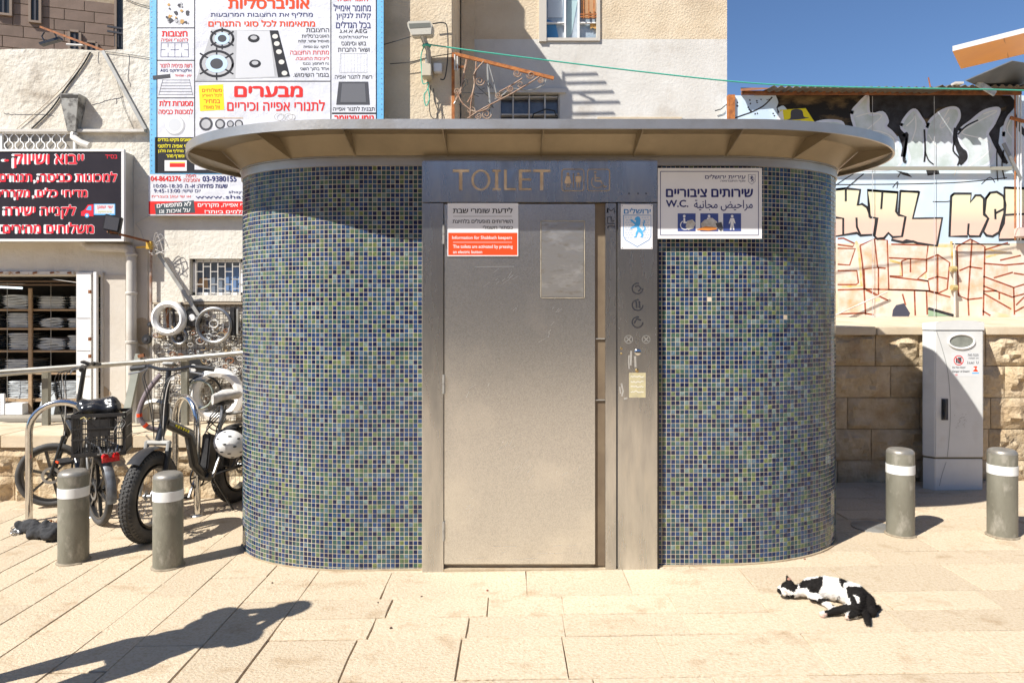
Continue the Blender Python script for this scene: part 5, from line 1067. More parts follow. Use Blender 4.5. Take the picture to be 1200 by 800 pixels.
# ================================================================ BOLLARDS
def bollard(px0, px1, ytop, ybot, label, first=None):
    c = C((px0 + px1) / 2, ybot - 3); D = c.y; r = (px1 - px0) / 2 / F * D; D += r * .9; c = Vector((X((px0 + px1) / 2, D), D, 0)); c.z = gz(c.x); h = Z(ytop + 3, D) - c.z
    if first is None:
        t = thing('bollard', label, 'bollard', c, 'grey steel bollards round the toilet', local=True)
        prof = [(r, -.06), (r, h - .035)] + [(r * math.cos(a) + .000, h - .035 + .028 * math.sin(a) * 1) if 0 else (r - .03 + .03 * math.cos(a), h - .035 + .03 * math.sin(a)) for a in (R(15), R(35), R(55), R(75), R(90))] + [(r * .3, h - .003), (.0005, h - .002)]
        M().lathe(prof[:2] + [(r * .999, h - .034)], (0, 0, 0), 40).build('post', bollm, t); M().lathe([(r * .999, h - .034)] + prof[2:], (0, 0, 0), 40).build('cap', bolltop, t)
        M().lathe([(r + .0006, h - .165), (r + .0016, h - .164), (r + .0016, h - .107), (r + .0006, h - .106)], (0, 0, 0), 40).build('reflective_band', reflm, t)
        M().lathe([(r + .012, -.02), (r + .011, .004), (r + .0005, .010)], (0, 0, 0), 32).build('base_collar', mat('bollard_grout', (.30, .25, .18), .95, col2=(.2, .16, .11), scale=30), t)
        return t, h
    t = first.copy(); COL.objects.link(t); t.location = c; t['label'] = label; t.rotation_euler.z = random.uniform(0, 6)
    for ch in first.children: o = ch.copy(); COL.objects.link(o); o.parent = t
    return t, h
b1, _ = bollard(70, 102.5, 546, 665, 'grey bollard standing in front of the bicycle with the crate')
bollard(181, 213, 549, 671, 'grey bollard covering part of the fat front tyre', b1)
bollard(1040, 1070, 514.5, 633, 'grey bollard between the mosaic wall and the utility cabinet', b1)
bollard(1158.5, 1190.5, 518, 635, 'grey bollard beyond the utility cabinet at the edge of the view', b1)

# ================================================================ UTILITY CABINET
def cabinet():
    yf = 5.50; yk = 5.75; x0, x1 = X(1096, yf), X(1152, yf); xl = X(1081, yf + .12); zb = gz(3.5) - .01; t = thing('utility_cabinet', 'tall pale grey utility cabinet with oval window and danger label by the stone wall', 'cabinet', ((x0 + x1) / 2, yf, zb))
    zp = Z(536.5, yf); zt = Z(386.5, yf); zc = Z(376, yf)
    foot = [(X(1081.5, yf + .075), yf + .075), (x0, yf + .003), (x1 - .003, yf + .003), (X(1150, yk), yk), (X(1084, yk), yk)]
    xl = X(1081, yf + .07); xk = X(1083, yk); body = [(xl, yf + .07), (x0, yf), (x1, yf), (X(1150.5, yk), yk), (xk, yk)]
    prism(M(), foot, zb, zp - .008).build('plinth', cabm, t, bevel=.004); prism(M(), [(x * .998 + .002 * x1, y + .008) for x, y in body], zp - .0078, zp + .006).build('plinth_gap', mat('dark_khaki_seam', (.12, .10, .06), .7), t)
    prism(M(), body, zp + .0062, zt - .004).build('body', cabm, t, bevel=.006)
    prism(M(), [(x, y + .004) for x, y in body], zt - .0038, zt - .0002).build('lid_gap', dark, t)
    m = M(); n = 12; lid = [(xl - .004, yf + .066), (x0, yf - .006), (x1 + .006, yf - .006), (X(1151, yk), yk), (xk - .003, yk)]
    top = []
    fr = [(x0 + (x1 + .006 - x0) * i / n, yf - .006) for i in range(n + 1)]
    out = [lid[0]] + fr + [lid[3], lid[4]]; hs = [zc - .018] + [zc - .016 + .018 * math.sin(PI * i / n) ** .7 + (.004 if i else 0) for i in range(n + 1)] + [zc - .01, zc - .018]
    k = len(out); m.add([(x, y, zt) for x, y in out] + [(x, y, h) for (x, y), h in zip(out, hs)], [(i, (i + 1) % k, k + (i + 1) % k, k + i) for i in range(k)] + [tuple(range(k, 2 * k))])
    m.build('lid', cabm, t, bevel=0, sharp=40)
    # curved door seam
    sm = mat('seam_grey', (.28, .28, .27), .7); m = M().use(sm); m.stroke(pp(smooth([(1097.5, 388), (1104, 408), (1110, 432), (1113, 460), (1113.5, 490), (1112, 515), (1110, 535)], 4), yf), .0045, yf - .0012); m.build('door_seam', None, t)
    m = M().use(sm); m.stroke(pp(smooth([(1109, 541), (1104, 556), (1101, 569)], 4), yf), .004, yf + .0015); m.build('plinth_seam', None, t)
    # oval window
    c = circ(1126.5, 400, 15.2, 32, 8.4); g = M(); n = 32; g.tube([(X(a, yf), yf - .002, Z(b, yf)) for a, b in c], .009, 8, closed=True); w = g.build('oval_window_frame', white, t)
    M().use(mat('smoked_pane', (.16, .17, .15), .15, col2=(.30, .31, .27), scale=9, spec=.6)).poly(pp(c, yf), yf - .0015).build('pane', None, w)
    m = M(); m.ell(W(1106.8, 478, yf - .012), .014, .016, .075, 14); m.ell(W(1106.8, 487, yf - .026), .010, .010, .032, 10); m.build('handle', black, t); M().box(X(1103, yf), X(1111, yf), yf - .004, yf - .0005, Z(492, yf), Z(467, yf)).build('handle_recess', dgreyp, t, bevel=.002)
    # label
    m = M().use(mat('label_sign_film', (.66, .67, .67), .4)); rectpx(m, 1115, 1148, 413, 441, yf, yf - .0010); y = yf - .0016
    m.use(redp); s_ = circ(1123.3, 422, 5.4, 24); m.stroke(pp(s_ + s_[:1], yf), .0065, y - .0004); m.stroke(pp([(1119.6, 418.4), (1127, 425.8)], yf), .006, y - .0006)
    m.use(dgreyp); rectpx(m, 1122.5, 1126.5, 418.6, 425.6, yf, y); m.poly(pp([(1120, 420), (1121.8, 419), (1122.2, 425), (1120, 425)], yf), y); txt(m, 'סכנת מוות', 1134, 1146.5, 414.6, 417.2, yf, y, .01); txt(m, 'אין לפתוח', 1135, 1146.5, 418.4, 421, yf, y, .01); txt(m, '\uFEE0\uFE98\uFED4\uFE97 \uFE8E\uFEDF', 1133, 1146.5, 423, 426, yf, y, .01, raw=True)
    txt(m, 'Do Not Open!', 1116, 1131, 429.2, 431.8, yf, y, .02); txt(m, 'Danger of Death!', 1116, 1136, 433.8, 436.6, yf, y, .02); m.use(redp); txt(m, '101', 1119, 1122, 438, 440, yf, y, .02)
    m.use(orangered); m.poly(pp(smooth([(1140.5, 429.5), (1145, 429), (1144, 432), (1146, 435), (1140, 434.6), (1143, 431.6)], 3, True), yf), y); m.use(lblue); rectpx(m, 1139, 1147, 436.4, 437.6, yf, y)
    m.build('lettering', None, t)
    m = M().use(mat('scuff_mark', (.38, .36, .32), .8))
    for k in range(22): cx, cy = random.gauss(1127, 4), random.gauss(492, 5); m.stroke(pp([(cx, cy), (cx + random.uniform(-2, 2), cy + random.uniform(-.8, 2))], yf), random.uniform(.002, .005), yf - .0012 - .00002 * k)
    tag(m.build('scuffs', None, t), kind='stuff')
cabinet()
def manhole():
    c = C(1022, 617); t = thing('manhole', 'small round metal cover sunk in the paving by the mosaic wall', 'manhole cover', c)
    M().lathe([(.0005, .003), (.10, .003), (.104, .001), (.13, .0008), (.133, -.02)], (c.x, c.y, gz(c.x) + .004), 28).build('cover', galv, t)
manhole()

# ================================================================ HANDRAIL AND HOOPS
def handrail():
    D = 6.05; t = thing('handrail', 'long grey double-tube handrail sloping up behind the bicycles', 'handrail', (X(150, D), D, ZT))
    a, b = W(-60, 443.5, 6.0), W(300, 412, D); M().tube([a, b], .022, 12).build('rail', galv, t); a2, b2 = W(-60, 439, 5.98), W(170, 423, 6.02); M().tube([a2, b2], .014, 10).build('upper_rail', galv, t)
    M().box(X(46, D), X(53.5, D), D + .03, D + .07, ZT, Z(433, D)).build('post', bollm, t); M().box(X(210, D), X(217.5, D), D + .03, D + .07, ZT, Z(418, D)).build('post', bollm, t)
    M().bar((X(149, D), D - .05, ZT), W(163.5, 415, D), .062, .03, (0, 1, 0)).build('slanted_post', mat('olive_grey_post', (.34, .35, .30), .6, col2=(.27, .28, .24), scale=6), t)
    M().bar(W(162, 417.5, D - .03), W(169, 416, D - .03), .03, .02, (0, 1, 0)).build('rusty_cap', rust, t)
handrail()
def hoop(p0, p1, ztop, label, grp):
    p0, p1 = Vector(p0), Vector(p1); h = ztop; w = (p1 - p0).length / 2; d = (p1 - p0).normalized(); n = 14; r = min(w, .22)
    pts = [p0, p0 + Vector((0, 0, h - r))] + [p0 + d * (w * (1 - math.cos(PI * i / n))) + Vector((0, 0, h - r + r * math.sin(PI * i / n))) for i in range(1, n)] + [p1 + Vector((0, 0, h - r)), p1]
    t = thing('bicycle_hoop', label, 'bike rack', (p0 + p1) / 2, grp); M().tube(pts, .024, 14).build('tube', chrome, t)
    for p in (p0, p1): M().lathe([(.0005, .012), (.045, .011), (.05, .004), (.05, -.01)], p, 20).build('base_flange', alu, t)
c = C(34, 611); hoop((c.x, c.y, c.z), (c.x + .40, c.y + .12, c.z), .87, 'chromed bicycle hoop in front of the bicycle with the crate', 'chromed bicycle hoops')
c = C(231, 604); hoop((c.x - .30, c.y + .28, c.z), (c.x, c.y, c.z), .87, 'chromed bicycle hoop behind the fat-tyred bicycle', 'chromed bicycle hoops')

# ================================================================ SOFT BODIES (union of rounded masses, remeshed to one skin)
def blob(name, balls, voxel, m, parent=None, base=None, smooth_it=4, disp=0, dscale=40, paint=None, loc=None, strength=.5):
    g = M()
    for b in balls:
        if len(b) == 2: c, r = b; g.ell(c, *(r if isinstance(r, tuple) else (r,)), n=14)
        else:
            a, ra, c, rb = b; a, c = Vector(a), Vector(c); n = max(2, int((c - a).length / (min(ra, rb) * .45)))
            for i in range(n + 1): t = i / n; g.ell(a.lerp(c, t), ra + (rb - ra) * t, n=12)
    me = g.mesh(name); o = bpy.data.objects.new(name, me); COL.objects.link(o)
    rm = o.modifiers.new('r', 'REMESH'); rm.mode = 'VOXEL'; rm.voxel_size = voxel
    sm = o.modifiers.new('s', 'SMOOTH'); sm.factor = strength; sm.iterations = smooth_it
    bpy.context.view_layer.update(); me2 = curve_mesh(o); bpy.data.objects.remove(o)
    n = len(me2.vertices); co = np.empty(n * 3); me2.vertices.foreach_get('co', co); co = co.reshape(-1, 3)
    if disp:
        no = np.empty(n * 3); me2.vertices.foreach_get('normal', no); no = no.reshape(-1, 3)
        d = np.array([noise.noise(Vector(c) * dscale) for c in co]); co = co + no * (d * disp)[:, None]
    cols = paint(co) if paint else None
    off = Vector((0, 0, 0)) if loc is not None else (BASE[parent.name] if parent is not None else Vector(base or (0, 0, 0)))
    me2.vertices.foreach_set('co', (co - np.array(off)).ravel()); me2.materials.clear(); me2.materials.append(m)
    if cols is not None: at = me2.color_attributes.new('coat', 'FLOAT_COLOR', 'POINT'); at.data.foreach_set('color', np.concatenate([cols, np.ones((n, 1))], 1).ravel())
    me2.shade_smooth(); me2.update(); me2.name = name; return link(name, me2, parent, base, loc)

def cat():
    fur = bpy.data.materials.new('cat_fur'); fur.use_nodes = True; nt = fur.node_tree; b = nt.nodes['Principled BSDF']; a = nt.nodes.new('ShaderNodeAttribute'); a.attribute_name = 'coat'
    n = nt.nodes.new('ShaderNodeTexNoise'); n.inputs['Scale'].default_value = 160; n.inputs['Detail'].default_value = 6; tc = nt.nodes.new('ShaderNodeTexCoord'); mp = nt.nodes.new('ShaderNodeMapping'); mp.inputs['Scale'].default_value = (.35, 1, 1); nt.links.new(tc.outputs['Object'], mp.inputs[0]); nt.links.new(mp.outputs[0], n.inputs['Vector'])
    mx = nt.nodes.new('ShaderNodeMix'); mx.data_type = 'RGBA'; mx.blend_type = 'MULTIPLY'; mx.inputs[0].default_value = .5; mr = nt.nodes.new('ShaderNodeMapRange'); mr.inputs[1].default_value = .3; mr.inputs[2].default_value = .7; mr.inputs[3].default_value = .6; mr.inputs[4].default_value = 1.3
    nt.links.new(n.outputs[0], mr.inputs[0]); nt.links.new(a.outputs['Color'], mx.inputs[6]); nt.links.new(mr.outputs[0], mx.inputs[7]); nt.links.new(mx.outputs[2], b.inputs['Base Color'])
    bp = nt.nodes.new('ShaderNodeBump'); bp.inputs['Strength'].default_value = .8; bp.inputs['Distance'].default_value = .003; nt.links.new(n.outputs[0], bp.inputs['Height']); nt.links.new(bp.outputs[0], b.inputs['Normal'])
    b.inputs['Roughness'].default_value = .7; b.inputs['Specular IOR Level'].default_value = .12
    q = lambda px, py, h: C(px, py, h)
    base = C(970, 705); t = thing('cat', 'black and white cat sleeping on its side on the sunny paving', 'cat', base)
    B = []
    def cap(a, ra, b_, rb): B.append((q(*a), ra, q(*b_), rb))
    cap((936, 691, .046), .026, (948, 689, .052), .040)                 # neck
    cap((950, 688, .055), .048, (968, 688, .060), .056)                 # chest
    cap((968, 688, .060), .056, (985, 691, .060), .055)                 # belly
    cap((985, 691, .060), .056, (1002, 697, .058), .056)                # loin
    cap((1002, 697, .058), .054, (1014, 705, .05), .046)                # rump
    cap((1004, 699, .075), .045, (1001, 711, .045), .034)               # upper thigh
    cap((1001, 712, .042), .028, (984, 714.5, .026), .019); cap((984, 714.5, .026), .019, (970, 718, .017), .014); cap((970, 718, .017), .0135, (963.5, 719.5, .014), .0135)
    cap((1008, 711, .038), .03, (1001, 719, .022), .019); cap((1001, 719, .022), .018, (993, 722.5, .015), .013)
    cap((1012, 708, .04), .034, (1020, 716, .022), .028); cap((1022, 713, .022), .022, (1030, 711, .014), .010)   # haunch point
    cap((1013, 714, .022), .019, (1015.5, 723, .018), .015); cap((1015.5, 723, .018), .015, (1017, 730, .015), .012)   # tail
    cap((950, 696, .04), .020, (951, 700, .03), .013)                      # upper forepaw folded on the chest
    cap((957, 700, .03), .02, (966, 706, .022), .014); cap((966, 706, .022), .014, (976, 712, .018), .013)   # lower foreleg
    # head
    hc = q(924.5, 690, .045)
    B.append((hc, (.042, .038, .037))); B.append((q(918, 692.5, .040), (.024, .022, .022))); B.append((q(929, 692, .04), .032)); B.append((q(916.5, 694, .036), .014))
    px_ = hc.y / F
    # ears as tapering cones of balls
    for (a, b_) in (((926, 684, .07), (922, 674.5, .100)), ((916, 690, .045), (911, 692.5, .034))):
        cap(a, .019, b_, .005)
    cam_o = Vector((0, 0, H))
    def img(co):
        return CX + F * co[:, 0] / co[:, 1], CY - F * (co[:, 2] - H) / co[:, 1]
    BLACK = [  # patches in zoomed picture coordinates (6.667x, origin 880,640)
        [(190, 325), (225, 325), (245, 385), (205, 380)], [(250, 170), (310, 170), (340, 262), (375, 275), (365, 325), (330, 352), (285, 335), (262, 320), (232, 322), (240, 285), (265, 270)], [(262, 378), (338, 370), (335, 415), (262, 412)],
        [(372, 272), (560, 235), (562, 300), (520, 358), (450, 358), (445, 318), (410, 330), (380, 320)], [(400, 400), (520, 408), (555, 470), (500, 468), (470, 430)], [(520, 405), (600, 400), (660, 450), (640, 462), (600, 420), (540, 450)],
        [(672, 215), (790, 225), (800, 262), (740, 280), (715, 325), (690, 280)], [(680, 378), (694, 392), (668, 448), (655, 440)],
        [(740, 330), (770, 300), (860, 312), (800, 262), (900, 300), (1040, 470), (930, 620), (880, 620), (850, 540), (745, 575), (760, 520), (800, 490), (760, 390)],
        [(575, 500), (700, 450), (790, 450), (800, 500), (660, 545), (560, 545)], [(230, 320), (262, 318), (255, 300)]]
    WHITE = [[(800, 378), (850, 395), (850, 425), (830, 440)], [(745, 275), (850, 290), (850, 305), (760, 312), (735, 330), (722, 300)]]
    def inpoly(x, y, P):
        r = np.zeros(len(x), bool)
        for i in range(len(P)):
            (x1, y1), (x2, y2) = P[i - 1], P[i]; c_ = ((y1 > y) != (y2 > y)); r ^= c_ & (x < (x2 - x1) * (y - y1) / ((y2 - y1) or 1e-9) + x1)
        return r
    def paint(co):
        # markings sit where they sit on the coat; the hidden far side is mostly black like the back
        u, v = img(co); jx = np.array([noise.noise(Vector(c_) * 70) for c_ in co]) * 9; jy = np.array([noise.noise(Vector(c_) * 60 + Vector((9, 0, 0))) for c_ in co]) * 9
        zx, zy = (u - 880) * 6.667 + jx, (v - 640) * 6.667 + jy; blk = np.zeros(len(co), bool)
        for P in BLACK: blk |= inpoly(zx, zy, P)
        for P in WHITE: blk &= ~inpoly(zx, zy, P)
        hid = co[:, 1] > np.interp(co[:, 0], [hc.x, q(1014, 705, .05).x], [hc.y + .02, hc.y - .02]) + .055; blk |= hid & (co[:, 2] < .06)
        col = np.where(blk[:, None], np.array([[.013, .011, .010]]), np.array([[.78, .74, .69]]))
        inn = inpoly(zx, zy, [(290, 236), (300, 238), (311, 262), (292, 262)]); col[inn] = (.42, .22, .16)
        nose = inpoly(zx, zy, [(240, 345), (268, 335), (275, 352), (250, 362)]); col[nose] = (.72, .46, .40)
        paw = inpoly(zx, zy, [(530, 520), (585, 520), (585, 548), (530, 548)]) | inpoly(zx, zy, [(730, 530), (765, 530), (760, 565), (730, 562)]); col[paw] = (.60, .42, .35)
        return col
    blob('body', B, .0048, fur, t, smooth_it=3, disp=.0016, dscale=130, paint=paint)
    # coat: short blades of fur over the whole skin
    bo = [o for o in t.children if o.name.startswith('body')][0]; me = bo.data; me.calc_loop_triangles(); rng = random.Random(8); cl = me.color_attributes['coat'].data; V = []; Fa = []; Cc = []
    tris = me.loop_triangles; n_ = len(tris)
    for _ in range(15000):
        tr = tris[rng.randrange(n_)]; a, b_, c_ = (me.vertices[i].co for i in tr.vertices); w1, w2 = rng.random(), rng.random()
        if w1 + w2 > 1: w1, w2 = 1 - w1, 1 - w2
        p = a + (b_ - a) * w1 + (c_ - a) * w2; nn = tr.normal; back = Vector((1, .1, -.5)); back = (back - nn * back.dot(nn)); back = back.normalized() if back.length > .1 else Vector((1, 0, 0))
        jit = Vector((rng.gauss(0, .3), rng.gauss(0, .3), rng.gauss(0, .3))); d_ = (back + nn * .45 + jit * .6).normalized() * rng.uniform(.006, .013); sd = d_.cross(nn).normalized() * .0009
        k = len(V); V += [tuple(p - sd), tuple(p + sd), tuple(p + d_)]; Fa.append((k, k + 1, k + 2)); Cc += [tuple(cl[tr.vertices[0]].color)] * 3
    fm_ = bpy.data.meshes.new('fur'); fm_.from_pydata(V, [], Fa); at = fm_.color_attributes.new('coat', 'FLOAT_COLOR', 'POINT'); at.data.foreach_set('color', np.array(Cc).ravel()); fm_.materials.append(fur); fo = link('fur', fm_, t); tag(fo, kind='stuff')
    d = hc.y; eye = C(920.5, 685.8, .060); M().ell(eye + Vector((0, -.012, 0)), .0045, .003, .0022, 10).build('eye', mat('cat_eye', (.62, .58, .05), .2), t)
    m = M(); 
    for k in range(6): p = C(916.5, 693.5, .040) + Vector((0, -.02, 0)); m.tube([p, p + Vector((-.03 + .004 * k, -.012, -.012 + .006 * k))], .0004, 4)
    tag(m.build('whiskers', white, t), kind='stuff')
cat()

# ================================================================ BICYCLES
def wheel(root, name_loc, R_, tr, rim_m, spokes, steer=0, knobs=False, mag=False, disc=True):
    loc = Vector(name_loc); w = M(); hub = M()
    hub.lathe([(.0005, -.05), (.012, -.05), (.014, -.034), (.026, -.032), (.026, -.028), (.014, -.024), (.014, .024), (.026, .028), (.026, .032), (.014, .034), (.012, .05), (.0005, .05)], (0, 0, 0), 16, 'y')
    ri = R_ - 2 * tr - .001
    if mag:
        for k in range(6):
            a = 2 * PI * k / 6 + .3; d = Vector((math.cos(a), 0, math.sin(a))); hub.bar(d * .02, d * (ri + .004), .018, .022, (0, 1, 0))
    else:
        for k in range(spokes):
            a = 2 * PI * k / spokes; s = (-1) ** k; hub.tube([(.026 * math.cos(a + .9 * s), .03 * s, .026 * math.sin(a + .9 * s)), (ri * math.cos(a), .004 * s, ri * math.sin(a))], .0011, 4, cap=False)
    o = hub.build('wheel', blackm if mag else alu, root, loc=loc); o.rotation_euler.z = steer
    t = M(); t.ring((0, 0, 0), R_ - tr, tr, 'y', 48, 14)
    if knobs:
        for k in range(64):
            a = 2 * PI * k / 64
            for j, yy in enumerate((-.62, -.22, .22, .62)):
                aa = a + (j % 2) * PI / 64; th = math.asin(yy * 1.2 if abs(yy) > .5 else yy); rr = R_ - tr + tr * math.cos(th); d = Vector((math.cos(aa), 0, math.sin(aa)))
                c = d * (rr + .001) + Vector((0, tr * math.sin(th), 0)); n = (d * math.cos(th) + Vector((0, math.sin(th), 0))); tt = Vector((-math.sin(aa), 0, math.cos(aa))); t.obox(c, tt * .0075, n.cross(tt) * .0085, n * .0035)
    t.build('tyre', blackr, o, loc=(0, 0, 0))
    g = M(); prof = [(ri + .004, -.016), (ri - .010, -.014), (ri - .014, 0), (ri - .010, .014), (ri + .004, .016), (ri + .006, 0), (ri + .004, -.016)]; k = 2.4 if knobs else 1
    g.lathe([(r, y * k) for r, y in prof], (0, 0, 0), 48, 'y'); g.build('rim', blackm, o, loc=(0, 0, 0))
    if knobs:
        for s_ in (-1, 1): M().ring((0, s_ * .024, 0), ri - .001, .0042, 'y', 40, 6).build('rim_stripe', rim_m, o, loc=(0, 0, 0))
    if disc:
        d = M(); d.lathe([(.045, .036), (.066, .036), (.066, .038), (.045, .038)], (0, 0, 0), 28, 'y'); d.build('brake_disc', alu, o, loc=(0, 0, 0))
    return o
def bike(kind, rear, front, label):
    rear, front = Vector(rear), Vector(front); d = front - rear; L = d.xy.length; rz = math.atan2(d.y, d.x); fat = kind == 'fat'
    t = thing('bicycle', label, 'bicycle', rear, rz=rz, local=True); T = t
    if fat: R_, tr, st = .295, .048, R(8)
    else: R_, tr, st = .25, .024, R(62)
    P = lambda m, n, mt_, par=T, **k: m.build(n, mt_, par, loc=(0, 0, 0), **k)
    wheel(T, (0, 0, R_), R_, tr, olive if fat else blackm, 28, 0, fat, not fat); pv = L - .10; Rs = Matrix.Translation((pv, 0, 0)) @ Matrix.Rotation(st, 4, 'Z') @ Matrix.Translation((-pv, 0, 0))
    wheel(T, Rs @ Vector((L, 0, R_)), R_, tr, olive if fat else blackm, 28, st, fat, not fat)
    hw = .062 if fat else .045
    hx, hz = L - .11, R_ * 2 + .09; top = Vector((hx - .05, 0, hz + .12)); low = Vector((hx, 0, hz)); bb = Vector((.40, 0, .29)); seat = Vector((.22, 0, .60)); mid = Vector((hx - .30, 0, hz - .08))
    m = M(); m.tube([low + Vector((.01, 0, -.03)), top], .027, 14)
    m.tube([top - Vector((.0, 0, .04)), mid + Vector((0, 0, .04)), bb + Vector((.12, 0, .12)), bb], [.034, .038, .034, .03] if fat else .026, 14); m.tube([bb, seat], .024, 12)
    for s in (-1, 1):
        m.tube([bb + Vector((0, s * .03, 0)), Vector((.2, s * (hw + .008), R_ + .01)), Vector((0, s * (hw + .008), R_))], .013, 8)
        m.tube([seat + Vector((0, s * .015, -.05)), Vector((.10, s * hw, R_ + .17)), Vector((0, s * (hw + .008), R_))], .010, 8)
    m.lathe([(.0005, -.05), (.03, -.05), (.03, .05), (.0005, .05)], bb, 16, 'y')
    fr = P(m, 'frame', blackm)
    if fat:
        m = M().use(yellowp); a = top - Vector((0, 0, .04)); b_ = mid + Vector((0, 0, .04))
        dd = (b_ - a).normalized(); upv = Vector((-dd.z, 0, dd.x)); upv = upv if upv.z > 0 else -upv
        for s in (-1, 1):
            for k in range(6):
                c = a.lerp(b_, .25 + .1 * k) + Vector((0, s * .0385, 0)); m.obox(c, dd * .008, Vector((0, .0015, 0)), upv * (.010 if k % 2 else .007))
        P(m, 'frame_decal', None, fr)
        P(M().obox(bb + Vector((-.05, 0, .17)), (.05, 0, .02), (0, .035, 0), (-.02, 0, .13)), 'battery_box', black, bevel=.01)
    # fork
    m = M(); crown = Vector((hx + .02, 0, R_ * 2 + .035))
    for s in (-1, 1):
        m.tube([crown + Vector((0, s * (hw + .015), .02)), Vector((L, s * (hw + .015), R_))], [.017, .013] if fat else [.013, .011], 10)
    m.tube([crown + Vector((0, -hw - .02, .01)), crown + Vector((0, hw + .02, .01))], .018, 10); m.tube([crown, low + Vector((0, 0, -.02))], .018, 10); m.xform(Rs); fk = P(m, 'fork', galv if fat else blackm)
    if fat:
        for s in (-1, 1):
            m = M(); m.tube([crown + Vector((.005, s * (hw + .015), -.02)), crown.lerp(Vector((L, 0, R_)), .5) + Vector((0, s * (hw + .015), 0))], .021, 10); m.xform(Rs); P(m, 'fork_sleeve', blackm, fk)
    # stem and bars
    sb = top + Vector((-.01, 0, .02)); stp = sb + Vector((-.05, 0, .30 if fat else .36)); m = M(); m.tube([sb - Vector((0, 0, .04)), sb + Vector((-.004, 0, .07)), sb + Vector((-.01, 0, .075)), stp], [.030, .030, .019, .017], 12); m.xform(Rs); P(m, 'stem', blackm)
    m = M(); m.tube([stp + Vector((-.04, -.27, .0)), stp + Vector((-.02, -.15, .02)), stp + Vector((.01, -.05, 0)), stp + Vector((.01, .05, 0)), stp + Vector((-.02, .15, .02)), stp + Vector((-.04, .27, 0))], .012, 10); m.xform(Rs); hb = P(m, 'handlebar', blackm)
    for s in (-1, 1):
        m = M(); m.tube([stp + Vector((-.045, s * .30, 0)), stp + Vector((-.027, s * .18, .014))], .0175, 12); m.xform(Rs); P(m, 'grip', black, hb)
        m = M(); m.tube([stp + Vector((.0, s * .15, .01)), stp + Vector((.045, s * .18, -.012)), stp + Vector((.035, s * .27, -.03))], .006, 6); m.xform(Rs); P(m, 'brake_lever', alu, hb)
    m = M(); m.obox(stp + Vector((-.01, .0, .035)), (.03, 0, .012), (0, .04, 0), (-.004, 0, .008)); m.xform(Rs); P(m, 'display', black, hb, bevel=.004)
    for k in range(5):
        s = (-1) ** k; e = Vector(((hx + .02), s * .03, R_ * 2 + .05 + .02 * k)); m = M(); m.tube([Vector(q) for q in smooth([tuple(stp + Vector((.03, s * .14, 0))), tuple(stp + Vector((.13 + .01 * k, s * .09, -.05))), tuple(stp + Vector((.12 + .015 * k, s * .04, -.22))), tuple(e)], 5)], .0035, 5); m.xform(Rs); P(m, 'cable', cablem if k else cablew)
    if fat:   # grey fabric lock wrapped by the stem, with orange marks
        pts = [Vector(q) for q in smooth([tuple(stp + Vector((.05, -.03, -.03))), tuple(stp + Vector((.10, -.10, -.15))), tuple(stp + Vector((.12, -.14, -.29))), tuple(stp + Vector((.10, -.10, -.38))), tuple(stp + Vector((.04, -.02, -.42)))], 5)]
        m = M(); m.tube(pts, .017, 10); m.xform(Rs); P(m, 'lock_sleeve', mat('mauve_grey_sleeve', (.20, .16, .17), .8, bump=.4, bscale=120))
        m = M(); m.tube(pts[10:12], .0185, 10); m.tube(pts[14:16], .0185, 10); m.xform(Rs); P(m, 'lock_band', orangered)
    # seat post, saddle
    sp = seat + Vector((-.06, 0, .24)); P(M().tube([seat, sp], .016, 10), 'seat_post', alu)
    if fat:
        m = M(); z0 = sp.z - .01
        sec = [(-.13, .075, .0), (-.08, .088, .012), (-.02, .07, .012), (.04, .045, .004), (.10, .026, 0), (.145, .012, -.008)]; vs = []
        for (x, w, dz) in sec:
            for j in range(12): a = 2 * PI * j / 12; vs.append((sp.x + x, w * math.cos(a), z0 + .035 + dz + (.034 if math.sin(a) > 0 else .045) * math.sin(a)))
        m.add(vs, [(i * 12 + j, i * 12 + (j + 1) % 12, (i + 1) * 12 + (j + 1) % 12, (i + 1) * 12 + j) for i in range(5) for j in range(12)] + [tuple(range(12))[::-1], tuple(range(60, 72))]); 
        P(m, 'saddle', mat('worn_white_vinyl', (.72, .70, .66), .5, col2=(.55, .51, .46), scale=14, bump=.5, bscale=30), sharp=60); P(M().box(sp.x - .08, sp.x + .07, -.05, .05, z0 - .03, z0 - .004), 'saddle_base', black, bevel=.01)
        m = M()
        for k in range(9): a = R(200 + 0); pts = smooth([(sp.x + .02, .03 * (-1) ** k, z0 - .04 - .012 * k), (sp.x + .10 + .01 * k, .05 * (-1) ** k, z0 - .12 - .02 * k), (sp.x + .04 - .02 * k, .04 * (-1) ** (k + 1), z0 - .24 - .015 * k), (sp.x - .05, .02, z0 - .3)], 4); m.tube([Vector(q) for q in pts], .005, 5)
        tag(P(m, 'cable_bundle', cablem), kind='stuff')
        P(M().obox((-.02, 0, R_ * 2 + .12), (.17, 0, .01), (0, .05, 0), (0, 0, .006)), 'rear_rack', blackm)
        P(M().obox((sp.x + .02, .04, .42), (.05, 0, .0), (0, .05, 0), (0, 0, .10)), 'controller_box', black, bevel=.01)
    # cranks
    m = M(); m.ring(bb + Vector((0, -.055, 0)), .085, .006, 'y', 28, 6)
    for k in range(5): a = 2 * PI * k / 5; m.bar(bb + Vector((0, -.055, 0)), bb + Vector((.083 * math.cos(a), -.055, .083 * math.sin(a))), .012, .006, (0, 1, 0))
    cs = P(m, 'chainring', blackm)
